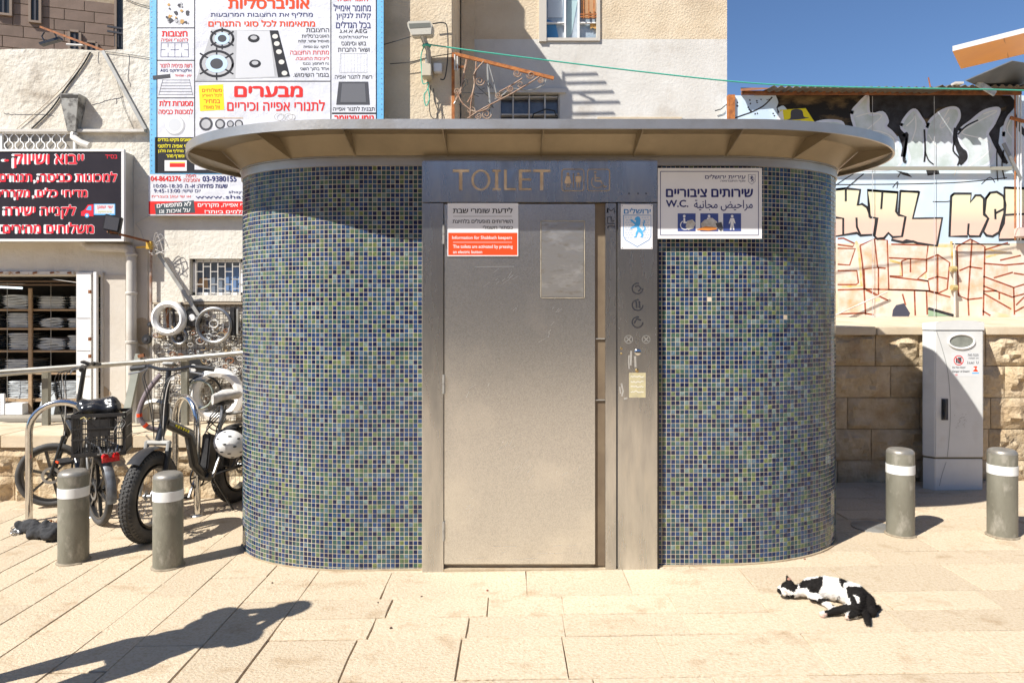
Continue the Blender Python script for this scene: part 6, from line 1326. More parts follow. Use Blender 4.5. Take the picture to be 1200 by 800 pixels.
    for s, a in ((-1, R(-62)), (1, R(118))):
        e = bb + Vector((.16 * math.cos(a), s * .075, .16 * math.sin(a))); P(M().bar(bb + Vector((0, s * .07, 0)), e, .018, .012, (0, 1, 0)), 'crank_arm', alu if fat else blackm, cs); P(M().obox(e + Vector((0, s * .055, 0)), (.045, 0, .01), (0, .042, 0), (0, 0, .009)), 'pedal', black, cs, bevel=.003); P(M().box(e.x - .03, e.x + .03, e.y + s * .1 - .004, e.y + s * .1 + .004, e.z - .006, e.z + .006), 'pedal_reflector', orangered, cs)
    m = M(); r1, r2 = .085, .04
    m.tube([bb + Vector((0, -.055, r1)), Vector((0, -.055, R_ + r2))], .004, 5); m.tube([bb + Vector((0, -.055, -r1)), Vector((0, -.055, R_ - r2))], .004, 5); m.ring((0, -.055, R_), r2, .004, 'y', 18, 5); P(m, 'chain', mat('oily_chain', (.09, .07, .05), .5, .6))
    # fenders
    def fender(cx, a0, a1, w, name, steer=False, mt_=black):
        n = 14; m = M(); vs = []; rr = R_ + .022
        for i in range(n + 1):
            a = a0 + (a1 - a0) * i / n
            for j in range(5): v = -1 + .5 * j; vs.append((cx + (rr + .012 * (1 - v * v)) * math.cos(a), w * v, R_ + (rr + .012 * (1 - v * v)) * math.sin(a)))
        m.add(vs, [(i * 5 + j, i * 5 + j + 1, (i + 1) * 5 + j + 1, (i + 1) * 5 + j) for i in range(n) for j in range(4)])
        if steer: m.xform(Rs)
        P(m, name, mt_)
    if fat: fender(L, R(52), R(112), .045, 'front_mudguard', True); fender(0, R(60), R(165), .055, 'rear_mudguard')
    else:
        fender(0, R(70), R(190), .03, 'rear_mudguard', False, mat('scratched_grey_guard', (.22, .24, .26), .4, .3, col2=(.12, .12, .13), scale=20))
        m = M(); 
        for s in (-1, 1): m.tube([(.16, s * .05, .60), (-.20, s * .06, .59), (-.22, s * .04, .52)], .006, 8); m.tube([(0, s * .06, R_), (-.10, s * .06, .59)], .005, 8); m.tube([(0, s * .06, R_), (.05, s * .06, .595)], .005, 8)
        for k in range(5): m.tube([(.12 - .07 * k, -.055, .597), (.12 - .07 * k, .055, .597)], .004, 6)
        P(m, 'rear_rack', alu); tl = P(M().box(-.235, -.215, -.05, .05, .50, .55), 'light_bracket', alu, bevel=.004)
        for y in (-.035, .035): P(M().lathe([(.0005, -.012), (.018, -.010), (.023, 0), (.023, .01)], (-.245, y, .528), 18, 'x'), 'tail_light', redrefl)
        P(M().obox((-.245, 0, .505), (.004, 0, 0), (0, .055, 0), (0, 0, .016)), 'reflector', redrefl)
        m = M()
        for k in range(6): y = -.06 + .024 * k; m.tube([Vector(q) for q in smooth([(-.22, y, .56), (-.27, y + .01, .575 + .01 * (k % 2)), (-.28, y + .02, .56), (-.25, y + .024, .553)], 4)], .004, 5)
        tag(P(m, 'bungee_hooks', alu), kind='stuff')
    P(M().tube([bb + Vector((-.05, .05, -.03)), Vector((.28, .16, .015))], .008, 8), 'kickstand', blackm)
    return t, L, rz, stp
ra, fa = C(116, 614.5), C(74, 590)
A, LA, rzA, _ = bike('fold', ra, fa, 'small-wheeled folding bicycle carrying a black crate on its rear rack')
rb, fb = C(263, 597), C(174, 636)
fb = C(174, 634); rb = C(250, 599); rb = fb + (rb - fb).normalized() * .98; B_, LB, rzB, _ = bike('fat', rb, fb, 'black fat-tyred electric bicycle with a white saddle, facing the camera')

def crate():
    Ma = Matrix.Translation(ra) @ Matrix.Rotation(rzA, 4, 'Z'); c = Ma @ Vector((-.08, 0, .605)); c.z = Z(531, c.y); t = thing('plastic_crate', 'black ribbed plastic crate strapped on the rack of the folding bicycle', 'crate', c, rz=rzA, local=True)
    t.rotation_euler.z = R(20); hx, hy, h = .165, .125, .30; P = lambda m, n, mt_=black, **k: m.build(n, mt_, t, loc=(0, 0, 0), **k)
    P(M().box(-hx + .008, hx - .008, -hy + .008, hy - .008, 0, .006), 'base')
    for s in (-1, 1):
        for axis in (0, 1):
            m = M(); a = hx if axis else hy; b = hy if axis else hx
            def bx(u0, u1, z0, z1, d0=0, d1=.006):
                lo, hi = sorted((s * (b - d1), s * (b - d0)))
                (m.box(u0, u1, lo, hi, z0, z1) if axis else m.box(lo, hi, u0, u1, z0, z1))
            a2 = a - .0065
            for z0, z1 in ((0.007, .03), (.275, .30), (.195, .203), (.12, .128)): bx(-a2, a2, z0, z1, -.004, .008)
            for k in range(7): u = -a2 + 2 * a2 * k / 6; bx(max(-a2, u - .005), min(a2, u + .005), .0305, .2695)
            for k in range(22): u = -a2 + 2 * a2 * (k + .5) / 22; bx(u - .0018, u + .0018, .0305, .2695, .002, .005)
            if axis == 1: bx(-.07, .07, .14, .26, .0012, .0075)
            P(m, 'lattice_side')
    for sx in (-1, 1):
        for sy in (-1, 1): P(M().box(min(sx * hx, sx * (hx - .006)), max(sx * hx, sx * (hx - .006)), min(sy * hy, sy * (hy - .006)), max(sy * hy, sy * (hy - .006)), .001, .302), 'corner_post')
    m = M(); 
    for k in range(4): y = .09 + .015 * k; m.tube([Vector(q) for q in smooth([(y, -.132, .15), (y + .01, -.138, .19), (y + .03, -.132, .23), (y + .012, -.138, .26)], 4)], .003, 5)
    tag(P(m, 'twisted_wire', alu), kind='stuff')
    g = Matrix.Translation(c) @ Matrix.Rotation(t.rotation_euler.z, 4, 'Z')
    bag = [(g @ Vector((-.12, .06, .335)), .055, g @ Vector((.05, .05, .335)), .06), (g @ Vector((-.11, .02, .315)), .045, g @ Vector((.06, .02, .31)), .05), (g @ Vector((-.10, .09, .30)), .04, g @ Vector((.06, .09, .30)), .04)]
    tt = thing('rolled_bag', 'shiny black rolled bag lying on top of the bicycle crate', 'bag', g @ Vector((0, 0, .25))); blob('body', bag, .008, mat('glossy_black_nylon', (.012, .012, .014), .22, col2=(.03, .03, .03), scale=12, bump=.4, bscale=14, bdist=.01), tt, disp=.016, dscale=12)
    y = thing('yellow_net', 'bit of yellow netting showing inside the bicycle crate', 'net', g @ Vector((-.05, -.05, .24))); m = M()
    for k in range(7): a = g @ Vector((-.11 + .01 * (k % 2), -.13 + .02 * k, .27)); m.tube([a, a + Vector((.02, .01, .012)), a + Vector((.04, .0, -.004))], .004, 5)
    m.build('strands', mat('ochre_netting', (.45, .36, .14), .8), y)
crate()
def helmet():
    c = W(270, 520, 5.0); t = thing('helmet', 'white bicycle helmet with dark vents hanging beside the mosaic wall', 'helmet', c); Rm = Matrix.Rotation(R(25), 3, 'Y') @ Matrix.Rotation(R(-20), 3, 'X')
    M().ell(c, .118, .135, .098, 28, Rm).build('shell', white, t); n = 0
    for a in range(5):
        for b_ in range(3):
            th, ph = R(-70 + 35 * a), R(-50 + 38 * b_ + 9 * (a % 2)); d = Rm @ Vector((math.sin(th) * math.cos(ph) * .119, -math.cos(th) * math.cos(ph) * .136, math.sin(ph) * .099)); nn = Vector((d.x / .118 ** 2, d.y / .135 ** 2, d.z / .098 ** 2)).normalized()
            q = nn.to_track_quat('Z', 'Y').to_matrix(); M().ell(c + d, .014, .006, .0025, 12, q).build('vent', black, t)
    M().tube([c + Vector((-.05, -.06, -.09)), c + Vector((-.03, -.05, -.15)), c + Vector((.02, -.02, -.16)), c + Vector((.05, .0, -.09))], .005, 6).build('strap', black, t)
helmet()
def cloth():
    a = C(28, 618); t = thing('dark_cloth', 'crumpled black cloth bag lying at the foot of the bicycle hoop', 'cloth', C(45, 622)); q = lambda px, py, h: C(px, py, h)
    B = [(q(24, 616, .04), .035, q(46, 618, .045), .045), (q(40, 624, .035), .035, q(62, 625, .05), .05), (q(55, 619, .06), .05, q(74, 621, .05), .045), (q(48, 627, .02), .022, q(72, 628, .03), .03), (q(37, 626, .03), .026, q(40, 618, .06), .03)]
    blob('body', B, .008, mat('matt_black_cloth', (.020, .020, .022), .9, col2=(.04, .04, .042), scale=30, bump=.8, bscale=60), t, disp=.026, dscale=20, smooth_it=1)
    t = thing('chain_lock', 'tangled metal chain lock by the black cloth', 'chain', C(20, 622)); m = M()
    for k in range(26):
        p = C(16 + 4.5 * math.sin(k * .9) + k * .35, 622 + 3 * math.cos(k * 1.3) - k * .1, .012 + .004 * (k % 3)); u = Vector((math.cos(k * 1.1), math.sin(k * 1.1), .2)).normalized(); v = Vector((0, 0, 1)).cross(u).normalized() if k % 2 else Vector((0, 0, 1)); m.ring(p, .014, .0032, (u, v), 12, 5, .6)
    tag(m.build('links', alu, t), kind='stuff'); m = M()
    for k in range(14): p = C(52 + 1.6 * k, 612 + 2 * math.sin(k), .03 + .01 * math.sin(k * 1.7)); m.ring(p, .013, .003, (Vector((math.cos(k), math.sin(k), .3)).normalized(), Vector((0, 0, 1))), 10, 5, .6)
    tag(m.build('rusty_links', rust, t), kind='stuff')
cloth()

# ================================================================ THINGS ON THE WALLS
def ring_thing(px, py, ro, ri, D, mt_, label, name='ring_part', cat='ring', th=.02):
    t = thing(name, label, cat, W(px, py, D)); k = D / F; m = M(); m.lathe([(ri * k, 0), (ri * k, -th), ((ri + ro) / 2 * k, -th * 1.4), (ro * k, -th), (ro * k, 0), (ri * k, 0)], W(px, py, D), 40, 'y'); m.build('hoop', mt_, t); return t
def wall_parts():
    D = FY - .03
    t = thing('wire_grid_panel', 'rusty wire display grid fixed to the shop wall behind the bicycles', 'display grid', W(230, 420, D)); m = M()
    for k in range(17): x = X(180 + 6.4 * k, D); m.tube([(x, D + .01, Z(357, D)), (x, D + .01, ZT + .01)], .0028, 4, cap=False)
    for k in range(22): z = Z(358 + 6.3 * k, D); m.tube([(X(180, D), D + .013, z), (X(284, D), D + .013, z)], .0028, 4, cap=False)
    tag(m.build('wires', mat('rusted_wire', (.20, .15, .11), .8, .2), t), kind='stuff')
    M().box(X(178, D), X(284, D), D - .01, D + .028, Z(356.5, D), Z(354, D)).build('batten', mat('weathered_wood', (.35, .28, .2), .8), t)
    a = ring_thing(200, 373, 20, 13.5, D - .04, white, 'thick white washing-machine door ring under the barred window', 'door_ring', th=.05)
    a = ring_thing(252, 381, 21.5, 18, D - .05, alu, 'slim polished metal ring hanging at the window corner', 'metal_ring', th=.03)
    a = ring_thing(256, 462, 31, 21, D - .05, white, 'largest white door ring, hanging behind the white saddle', 'door_ring', th=.04)
    a = ring_thing(183, 490, 23, 17, D - .06, galv, 'grey ring leaning on the wall behind the fork', 'metal_ring', th=.03)
    a = ring_thing(211, 394, 10, 7, D - .03, alu, 'small metal ring under the thick white ring', 'metal_ring', th=.02)
    a = ring_thing(239, 461, 22, 20, D - .08, blackm, 'thin black hoop overlapping the largest white ring', 'rubber_hoop', 'hoop', th=.015)
    a = ring_thing(234, 462, 17, 15.4, D - .10, mat('greenish_seal', (.30, .34, .30), .6), 'narrow greenish seal nested in the thin black hoop', 'rubber_hoop', 'hoop', th=.015)
    for (px, py, r, lab, inner) in ((226, 372, 11, 'black fan disc between the two upper rings', white), (172, 397.5, 5.6, 'black knob hung by the drainpipe', dgreyp), (176.5, 380, 3.4, 'little black cap at the end of the thin pipe', dgreyp), (227.5, 431, 12.5, 'black disc with a white centre above the saddle', white), (211, 396, 4.5, 'black washer inside the small metal ring', alu)):
        t = thing('round_part', lab, 'spare part', W(px, py, D - .03)); k = D / F; M().lathe([(.0005, -.02), (r * .9 * k, -.018), (r * k, -.008), (r * k, .01)], W(px, py, D - .03), 28, 'y').build('disc', black, t); M().lathe([(.0005, -.026), (r * .33 * k, -.025), (r * .36 * k, -.019)], W(px, py, D - .03), 20, 'y').build('centre', inner, t)
    t = thing('tall_black_part', 'upright black appliance handle hanging against the mosaic edge', 'spare part', W(277, 375, D)); M().box(X(272.5, D), X(279, D), D - .07, D - .02, Z(393, D), Z(360, D)).build('bar', black, t, bevel=.008); M().box(X(280, D), X(282, D), D - .06, D - .03, Z(391, D), Z(362, D)).build('inlay', galv, t)
    for k, px in enumerate((192, 195.5, 199, 203)): t = thing('hanging_rod', ('pale rod', 'rusty rod', 'grey rod', 'dark rod')[k] + ' hanging inside the thick white ring', 'rod', W(px, 360, D)); M().bar(W(px, 358, D - .02), W(px + 1.5, 386, D - .02), .02, .012, (0, 1, 0)).build('bar', (cablew, rust, galv, black)[k], t)
    rng = random.Random(5); mts = [alu, galv, rust, black, white, mat('ochre_wire', (.42, .30, .16), .7), dgreyp, cablew]
    groups = [M() for _ in mts]
    for k in range(300):
        px, py = rng.uniform(182, 283), rng.uniform(384, 470) if k < 240 else rng.uniform(362, 395); j = rng.randrange(len(mts)); r = rng.uniform(1.3, 5) / F * D; yy = D - rng.uniform(.01, .05); g = groups[j]
        if k % 3: g.ring(W(px, py, yy), r, rng.uniform(.0018, .005), 'y', 14, 4, rng.uniform(.5, 1))
        elif k % 2: p = W(px, py, yy); g.tube([Vector(q) for q in smooth([tuple(p), tuple(p + Vector((rng.uniform(-.05, .05), 0, rng.uniform(-.05, .05)))), tuple(p + Vector((rng.uniform(-.05, .05), 0, rng.uniform(-.09, 0))))], 4)], .003, 4)
        else: p = W(px, py, yy); g.obox(p, (rng.uniform(.006, .02), 0, rng.uniform(-.01, .01)), (0, .006, 0), (rng.uniform(-.004, .004), 0, rng.uniform(.006, .02)))
    t = thing('small_spare_parts', 'jumble of small rings, springs and wires crowding the wire grid', 'spare parts', W(230, 430, D), kind='stuff')
    for g, mt_ in zip(groups, mts): tag(g.build('small_parts', mt_, t), kind='stuff')
wall_parts()
def wall_fixtures():
    D = FY
    t = thing('rain_hopper', 'stained metal rainwater hopper on the old wall above the black sign', 'rain hopper', W(90, 130, D)); m = M()
    def ringp(x0, x1, y, d): return [(X(x0, D), D - d, Z(y, D)), (X(x1, D), D - d, Z(y, D)), (X(x1, D), D - .003, Z(y, D)), (X(x0, D), D - .003, Z(y, D))]
    L = [ringp(80, 101.5, 114.5, .12), ringp(80.5, 101, 121, .12), ringp(84, 95, 150, .08), ringp(84.5, 94, 156, .07)]
    m.add(sum(L, []), [(i * 4 + j, i * 4 + (j + 1) % 4, i * 4 + 4 + (j + 1) % 4, i * 4 + 4 + j)[::-1] for i in range(3) for j in range(4)]); m.build('funnel', mat('stained_zinc', (.38, .37, .34), .6, .4, col2=(.12, .11, .10), scale=14, contrast=(.45, .6)), t)
    M().box(X(82, D), X(101, D), D - .1225, D - .1205, Z(119.5, D), Z(116, D)).build('dark_mouth', dark, t)
    M().tube([W(87, 156, D - .05), W(86, 161, D - .06), W(94, 167, D - .08), W(105, 171, D - .08)], .030, 10).build('elbow', pvc, t)
    t = thing('drain_pipe', 'fat grey drainpipe turning down from under the black sign', 'pipe', W(154, 400, D)); M().tube([Vector(q) for q in [tuple(W(99, 284, D - .07)), tuple(W(104, 289, D - .07)), tuple(W(146, 290.5, D - .07)), tuple(W(152, 293, D - .07)), tuple(W(154, 299, D - .07)), tuple(W(154, 400, D - .07)), (X(154, D - .07), D - .07, ZT + .002)]], .043, 14).build('pipe', pvc, t)
    for py in (300, 345, 402): M().lathe([(.047, 0), (.051, .004), (.051, .02), (.047, .024)], (X(154, D - .07), D - .07, Z(py, D - .07)), 18).build('collar', pvc, t)
    t = thing('thin_pipe', 'thin rust-streaked pipe running down the wall pier', 'pipe', W(177, 330, D)); M().tube([W(177, 284, D - .04), W(177, 384, D - .04)], .012, 8).build('pipe', mat('streaked_pipe', (.46, .38, .32), .7, col2=(.26, .12, .06), scale=12), t)
    t = thing('floodlight', 'small black floodlight on a rusty arm before the black sign', 'floodlight', W(132, 262, D - .45)); a, b = W(126, 271, D - .42), W(178, 284, D - .1)
    M().bar(a, b, .018, .018).build('arm', rust, t); c = W(132.5, 262, D - .46); M().obox(c, (.062, .015, -.014), (.0, .02, 0), (.012, .0, .066)).build('housing', black, t, bevel=.006); M().obox(c + Vector((0, -.022, 0)), (.052, .010, -.010), (0, .002, 0), (.01, 0, .055)).build('lens', dgreyp, t); M().tube([c + Vector((-.06, 0, -.02)), c + Vector((-.05, .03, -.085)), c + Vector((.03, .03, -.09)), c + Vector((.065, 0, -.03))], .007, 6).build('yoke', blackm, t)
    M().box(X(173, D - .1), X(178.5, D - .1), D - .13, D - .08, Z(292, D - .1), Z(283, D - .1)).build('clamp', mat('amber_paint', (.62, .38, .05), .6), t); M().bar(W(160, 290, D - .08), W(180, 289, D - .08), .014, .014).build('cross_bar', mat('amber_paint', (0, 0, 0)), t)
    t = thing('diagonal_strut', 'grey diagonal strut running from the pipe bracket to the metal ring', 'strut', W(205, 330, D)); M().bar(W(183, 293, D - .06), W(233, 369, D - .09), .030, .02, (0, 1, 0)).build('bar', galv, t)
    t = thing('wire_tangle', 'tangle of stripped wires where the pipe bracket meets the strut', 'wires', W(185, 290, D)); m = M(); rng = random.Random(2)
    for k in range(9): p = W(180 + rng.uniform(-3, 3), 288 + rng.uniform(-3, 3), D - .1); m.tube([Vector(q) for q in smooth([tuple(p), tuple(p + Vector((rng.uniform(-.03, .12), -.02, rng.uniform(-.08, .1)))), tuple(p + Vector((rng.uniform(0, .15), 0, rng.uniform(-.12, .04))))], 5)], .003, 5)
    m.tube([W(159, 262, D - .02), W(165, 270, D - .02), W(170, 285, D - .06)], .004, 5); m.tube([W(175, 253, D - .02), W(165, 258, D - .03), W(159, 262, D - .02)], .004, 5); tag(m.build('wires', cablew, t), kind='stuff')
    t = thing('grey_stay', 'grey steel stay slanting down the old wall from the rusty arm', 'strut', W(145, 105, D)); M().bar(W(120.5, 60, D - .02), W(170.5, 152, D - .02), .030, .014, (0, 1, 0)).build('bar', galv, t)
    t = thing('rusty_floodlight_arm', 'rusty roof arm with a small floodlight at its tip above the parapet', 'floodlight', W(85, 45, D)); M().bar(W(48, 32, D + .9), W(123, 60, D + .3), .028, .02).build('arm', rust, t); M().obox(W(60, 49, D + .9), (.10, .01, .035), (0, .03, 0), (-.006, 0, .012)).build('lamp', blackm, t); M().tube([W(52, 38, D + .9), W(49, 43, D + .9), W(53, 50, D + .9)], .007, 6).build('bracket', blackm, t); M().bar(W(64, 39, D + .9), W(68, 48, D + .9), .012, .012, (0, 1, 0)).build('bracket', blackm, t); M().tube([W(78, 52.5, D + .5), W(98, 53.5, D + .5)], .011, 6).build('stub_tube', cablew, t)
    for nm, lab, pts, r, mt_ in (('cable', 'dark cable drooping from the parapet to the ledge', [(106, 61), (96, 78), (78, 102), (60, 128), (37, 151)], .010, cablem), ('cable', 'thin tan cable slanting beside the dark cable', [(101, 64), (80, 95), (50, 125), (15, 155)], .004, mat('tan_cable', (.42, .33, .24), .7)), ('cable', 'hairline cable hanging beside the grey stay', [(122, 62), (137, 95), (145, 125), (157, 152)], .003, cablem), ('cable', 'thin cable crossing from the parapet to the banner', [(118, 60), (150, 64), (176, 68)], .0035, cablem), ('cable', 'short cable crossing the sky corner by the tall wall', [(146, -2), (160, 4), (178, 9)], .004, cablem), ('cable', 'thin pale cable curling beside the shop door', [(118, 318), (126, 340), (132, 352), (129, 378), (122, 398)], .0025, cablew), ('cable', 'brown cable sagging inside the top of the shop opening', [(62, 327), (75, 329), (90, 331)], .004, cablew)):
        t = thing(nm, lab, 'cable', W(*pts[len(pts) // 2], D)); M().tube([W(a, b, D - .010) for a, b in smooth(pts, 5)], r * .7, 6).build('run', mt_, t)
    m = M(); rng = random.Random(9); t = thing('wall_cracks', 'fine dark cracks in the old plaster beside the hopper', 'cracks', W(140, 118, D), kind='stuff'); m.use(dgreyp)
    for pts in ([(108, 123), (118, 121), (127, 117), (136, 116), (147, 113)], [(151, 64), (152, 76), (150, 90), (154, 104)], [(115, 62), (116, 78)], [(4, 133), (20, 135), (38, 134), (70, 136)], [(136, 115), (137, 123)]):
        q = []; 
        for a, b in zip(pts, pts[1:]):
            for k in range(5): q.append((a[0] + (b[0] - a[0]) * k / 5 + rng.uniform(-.7, .7), a[1] + (b[1] - a[1]) * k / 5 + rng.uniform(-.7, .7)))
        m.stroke(pp(q, D), .006, D - .0012)
    tag(m.build('crack_lines', None, t), kind='stuff')
wall_fixtures()
def lamp_and_frame():
    D = BD; t = thing('wall_lamp', 'grey street lamp head on a short arm fixed to the cream house', 'street lamp', W(500, 90, D))
    y = D - .30; m = M(); a = [W(477, 25, y), W(503.5, 24, y), W(507, 30, y), W(506, 41, y), W(482, 42, y), W(477.5, 31, y)]
    c = [p + Vector((0, .16, .03)) for p in a]; m.add(a + c, [tuple(range(6))[::-1], tuple(range(6, 12))] + [(i, (i + 1) % 6, 6 + (i + 1) % 6, 6 + i) for i in range(6)]); m.build('lamp_head', mat('lamp_grey_plastic', (.46, .43, .36), .5), t, bevel=.008)
    M().add([p + Vector((0, -.003, 0)) for p in (W(479, 28, y), W(504, 27, y), W(504.5, 32, y), W(480, 33.5, y))], [(0, 1, 2, 3)][::-1]).build('lens', mat('lamp_lens', (.16, .16, .13), .2), t)
    M().tube([W(495, 41, y + .06), W(499, 52, D - .2), W(502, 60, D - .16), W(503, 82, D - .10)], [.028, .024, .022, .022], 12).build('arm', galv, t); M().ring(W(500, 54, D - .19), .030, .012, 'z', 16, 6).build('green_tape', cableg, t)
    M().box(X(496.5, D), X(507.5, D), D - .14, D - .02, Z(95, D), Z(80, D)).build('junction_box', mat('beige_box', (.50, .44, .33), .6), t, bevel=.006); M().box(X(499, D), X(505, D), D - .05, D - .003, Z(82, D), Z(66, D)).build('wall_bracket', galv, t)
    t = thing('junction_box', 'small white electrical box next to the wall lamp', 'junction box', W(514, 82, D)); M().box(X(509, D), X(518.5, D), D - .07, D - .002, Z(87, D), Z(77, D)).build('box', white, t, bevel=.005)
    for lab, pts, r, mt_, dd in (('green cable looping below the wall lamp', [(497, 55), (493.5, 65), (494, 82), (495.5, 98), (502, 97), (501, 105), (497, 112), (499, 124), (503, 117), (502, 104)], .005, cableg, .09), ('dark cable coiled beside the white box', [(507, 28), (520, 27), (524, 33), (525, 55), (524, 75), (521, 92), (516, 93)], .006, cablem, .05), ('dark cable hanging in a loop under the beige box', [(505, 100), (503, 120), (505, 136), (511, 139), (513, 130), (509, 118), (508, 104)], .004, cablem, .06), ('grey cable strung from the banner to the lamp', [(448, 53), (465, 48), (482, 43)], .004, cablem, .1), ('thin cable dipping from the wall lamp to the rusty post', [(457, 75), (480, 73), (500, 68), (530, 63)], .004, cablem, .05)):
        t = thing('cable', lab, 'cable', W(*pts[len(pts) // 2], D)); M().tube([W(a, b, D - dd) for a, b in smooth(pts, 5)], r, 6).build('run', mt_, t)
    t = thing('rusty_awning_frame', 'rusty wrought-iron awning frame with scrolls on the cream house', 'awning frame', W(531, 100, D)); P = lambda m, n, mt_: m.build(n, mt_, t)
    P(M().bar(W(531, 62, D - .02), W(531, 150, D - .02), .028, .02, (0, 1, 0)), 'post', orust); y = D - .05; P(M().bar(W(533, 63.5, y), W(649, 92, y), .022, .03), 'top_bar', orust); P(M().box(X(534, y), X(544, y), y, y + .02, Z(79.5, y), Z(77, y)), 'bracket', rust)
    P(M().tube([W(533, 64, y - .02), W(533, 82, y - .02), W(536, 83, y - .02), W(536, 66, y - .02)], .007, 6), 'white_tie', cablew)
    fm = mat('rusty_brown_tube', (.27, .14, .08), .8, col2=(.40, .30, .22), scale=20)
    for k, pts in enumerate(([(571, 72), (572, 95), (574, 120), (574, 140)], [(547, 70), (543, 90), (540, 105), (534, 118)], [(632, 90), (610, 104), (590, 115), (565, 128), (548, 139)], [(572, 74), (578, 95), (582, 112)], [(558, 72), (557, 90), (554, 108), (548, 120)], [(567, 72), (556, 86), (556, 100), (552, 120), (551, 139)], [(640, 93), (636, 100), (620, 106), (600, 104), (588, 112), (580, 116)], [(585, 108), (596, 102), (606, 96), (612, 92)], [(536, 108), (540, 118), (545, 124), (556, 131), (570, 128), (575, 122)], [(532, 122), (538, 112), (541, 104)])):
        P(M().tube([W(a, b, y - .01 * (k % 3)) for a, b in smooth(pts, 5)], .010 if k < 2 else .007, 6), 'bar', fm if k % 3 else galv)
    rng = random.Random(4)
    for (cx, cy, r, s) in ((606, 86, 5, 1), (622, 88, 5, -1), (610, 99, 4.5, 1), (634, 94, 3.5, -1), (562, 95, 6, 1), (536, 107, 4.5, 1), (553, 129, 5, -1), (570, 134, 6, 1), (561, 136, 4, -1), (584, 112, 4, 1), (598, 104, 4, -1)):
        pts = [(cx + s * r * (1 - k / 22) * math.cos(k * .55), cy + r * (1 - k / 22) * math.sin(k * .55)) for k in range(19)]; P(M().tube([W(a, b, y - .015) for a, b in pts], .0055, 5), 'scroll', fm)
    m = M()
    for k in range(10): a = (rng.uniform(540, 575), rng.uniform(95, 138)); m.tube([W(p, q, y - .02) for p, q in smooth([a, (a[0] + rng.uniform(-9, 9), a[1] + rng.uniform(-10, 10)), (a[0] + rng.uniform(-9, 9), a[1] + rng.uniform(-4, 12))], 4)], .0035, 5)
    tag(P(m, 'tangled_wires', cablem), kind='stuff')
    t = thing('green_cable', 'long green cable strung from the wall lamp across to the shed roof', 'cable', W(850, 95, 6.4)); pts = [(503, 52.5, 6.22), (560, 60.5, 6.2), (650, 72, 6.2), (750, 84, 6.2), (852, 95, 6.2), (920, 100, 6.25), (1010, 102.5, 6.3), (1100, 104, 6.35), (1180, 105.5, 6.4), (1260, 109, 6.4)]
    M().tube([W(*p) for p in smooth(pts, 6)], .0065, 6).build('run', cableg, t)
    t = thing('cable', 'short dark cable by the far corner of the white house wall', 'cable', W(848, 124, RD)); M().tube([W(a, b, RD - .03) for a, b in ((838, 130), (845, 128), (852, 122), (855, 117))], .006, 6).build('run', cablem, t)
    t = thing('roof_fittings', 'coiled wire loops lying on top of the steel canopy', 'wire coils', W(336, 138, 3.95)); m = M()
    for cx, r in ((327, 5.5), (338, 5), (342, 4)): m.ring(W(cx, 137, 3.95), r / F * 3.95, .002, 'y', 20, 5, .8)
    m.build('coils', cablew, t)
lamp_and_frame()
def litter():
    rng = random.Random(12)
    for (px, py, r, lab) in ((571, 692, .006, 'reddish pebble on the paving below the steel frame'), (319, 683, .005, 'dark seed husk on the paving near the mosaic foot'), (443, 706, .0045, 'tiny brown pebble on the paving left of the door'), (494, 699, .0045, 'tiny dark pebble before the threshold'), (943, 655, .005, 'red pebble by the mosaic foot above the cat'), (458, 736, .006, 'dry curled leaf on the paving in front of the toilet')):
        c = C(px, py); t = thing('pebble', lab, 'pebble', c); M().ell(c + Vector((0, 0, r * .6)), r * 1.4, r, r * .7, 10, Matrix.Rotation(rng.uniform(0, 3), 3, 'Z')).build('stone', mat('reddish_pebble', (.25, .08, .05), .8) if 'red' in lab else mat('brown_husk', (.10, .06, .04), .8), t)
litter()

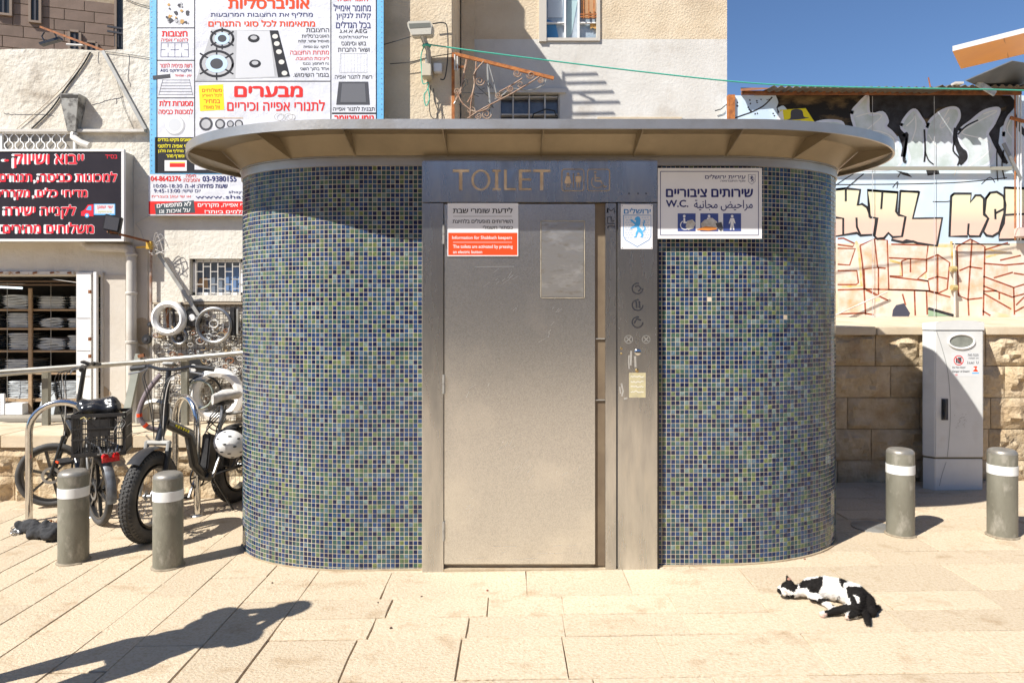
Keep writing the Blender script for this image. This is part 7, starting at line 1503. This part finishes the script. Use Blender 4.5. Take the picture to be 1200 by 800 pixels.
# ================================================================ PERSON, just outside the frame, whose shadow lies on the paving
def person():
    fx, fy = -2.32, 2.50; t = thing('person', 'standing person in dark clothes whose long shadow falls across the paving', 'person', (fx, fy, gz(fx))); u = Vector((.63, -.777, 0)).normalized(); f = Vector((.777, .63, 0)); g = gz(fx); O = Vector((fx, fy, g))
    q = lambda s, fr, z: O + u * s + f * fr + Vector((0, 0, z)); B = []
    for s in (-1, 1):
        B += [(q(s * .10, .0, .88), .092, q(s * .13, .0, .48), .060), (q(s * .13, .0, .48), .058, q(s * .15, -.02, .09), .040), (q(s * .15, .0, .045), .040, q(s * .16, .14, .035), .032)]
    B += [(q(-.06, 0, .93), .11, q(.06, 0, .93), .11), (q(-.04, 0, 1.05), .11, q(.04, 0, 1.05), .11), (q(-.09, 0, 1.28), .10, q(.09, 0, 1.28), .10), (q(-.15, 0, 1.38), .062, q(.15, 0, 1.38), .062), (q(0, .0, 1.40), .055, q(0, .02, 1.51), .050)]
    for s in (-1, 1):
        e = q(s * .19, .13, 1.17); h = q(s * .05, .20, 1.37); B += [(q(s * .19, 0, 1.37), .050, e, .040), (e, .038, h, .028), (h, (.034, .034, .04))]
        for k in range(5): a = h + u * (-s * .02) + Vector((0, 0, .03 - .018 * k)); B.append((a, .010, a + u * (-s * .045) + f * (.02 if k else -.02), .008))
    cl = mat('dark_clothing', (.06, .07, .10), .9)
    blob('body', B, .012, cl, t, smooth_it=3)
    hd = [(q(0, .03, 1.62), (.078, .088, .105)), (q(0, .07, 1.57), .055), (q(0, .125, 1.60), .016), (q(.078, .03, 1.61), .018), (q(-.078, .03, 1.61), .018), (q(0, .02, 1.50), .05, q(0, .03, 1.58), .055)]
    hd = [h if len(h) != 2 or not isinstance(h[1], tuple) else h for h in hd]; blob('head', hd, .008, mat('skin', (.50, .32, .23), .6), t, smooth_it=2); blob('hair', [(q(0, .005, 1.655), (.088, .092, .085)), (q(0, -.03, 1.60), .07)], .008, mat('dark_hair', (.03, .02, .015), .6), t, smooth_it=2, disp=.004, dscale=60)
    for s in (-1, 1): M().ell(q(s * .03, .108, 1.625), .010, .008, .006, 10).build('eye', white, t)
    M().obox(q(0, .112, 1.555), u * .022, f * .004, (0, 0, .004)).build('mouth', mat('lips', (.4, .16, .14), .5), t)
    p = thing('camera', 'dark pocket camera held up by the standing person', 'camera', q(0, .22, 1.40)); M().obox(q(0, .23, 1.41), u * .055, f * .016, (0, 0, .034)).build('body', black, p, bevel=.005); m = M(); m.tube([q(0, .245, 1.41), q(0, .29, 1.41)], .026, 16); m.build('lens', blackm, p)
person()
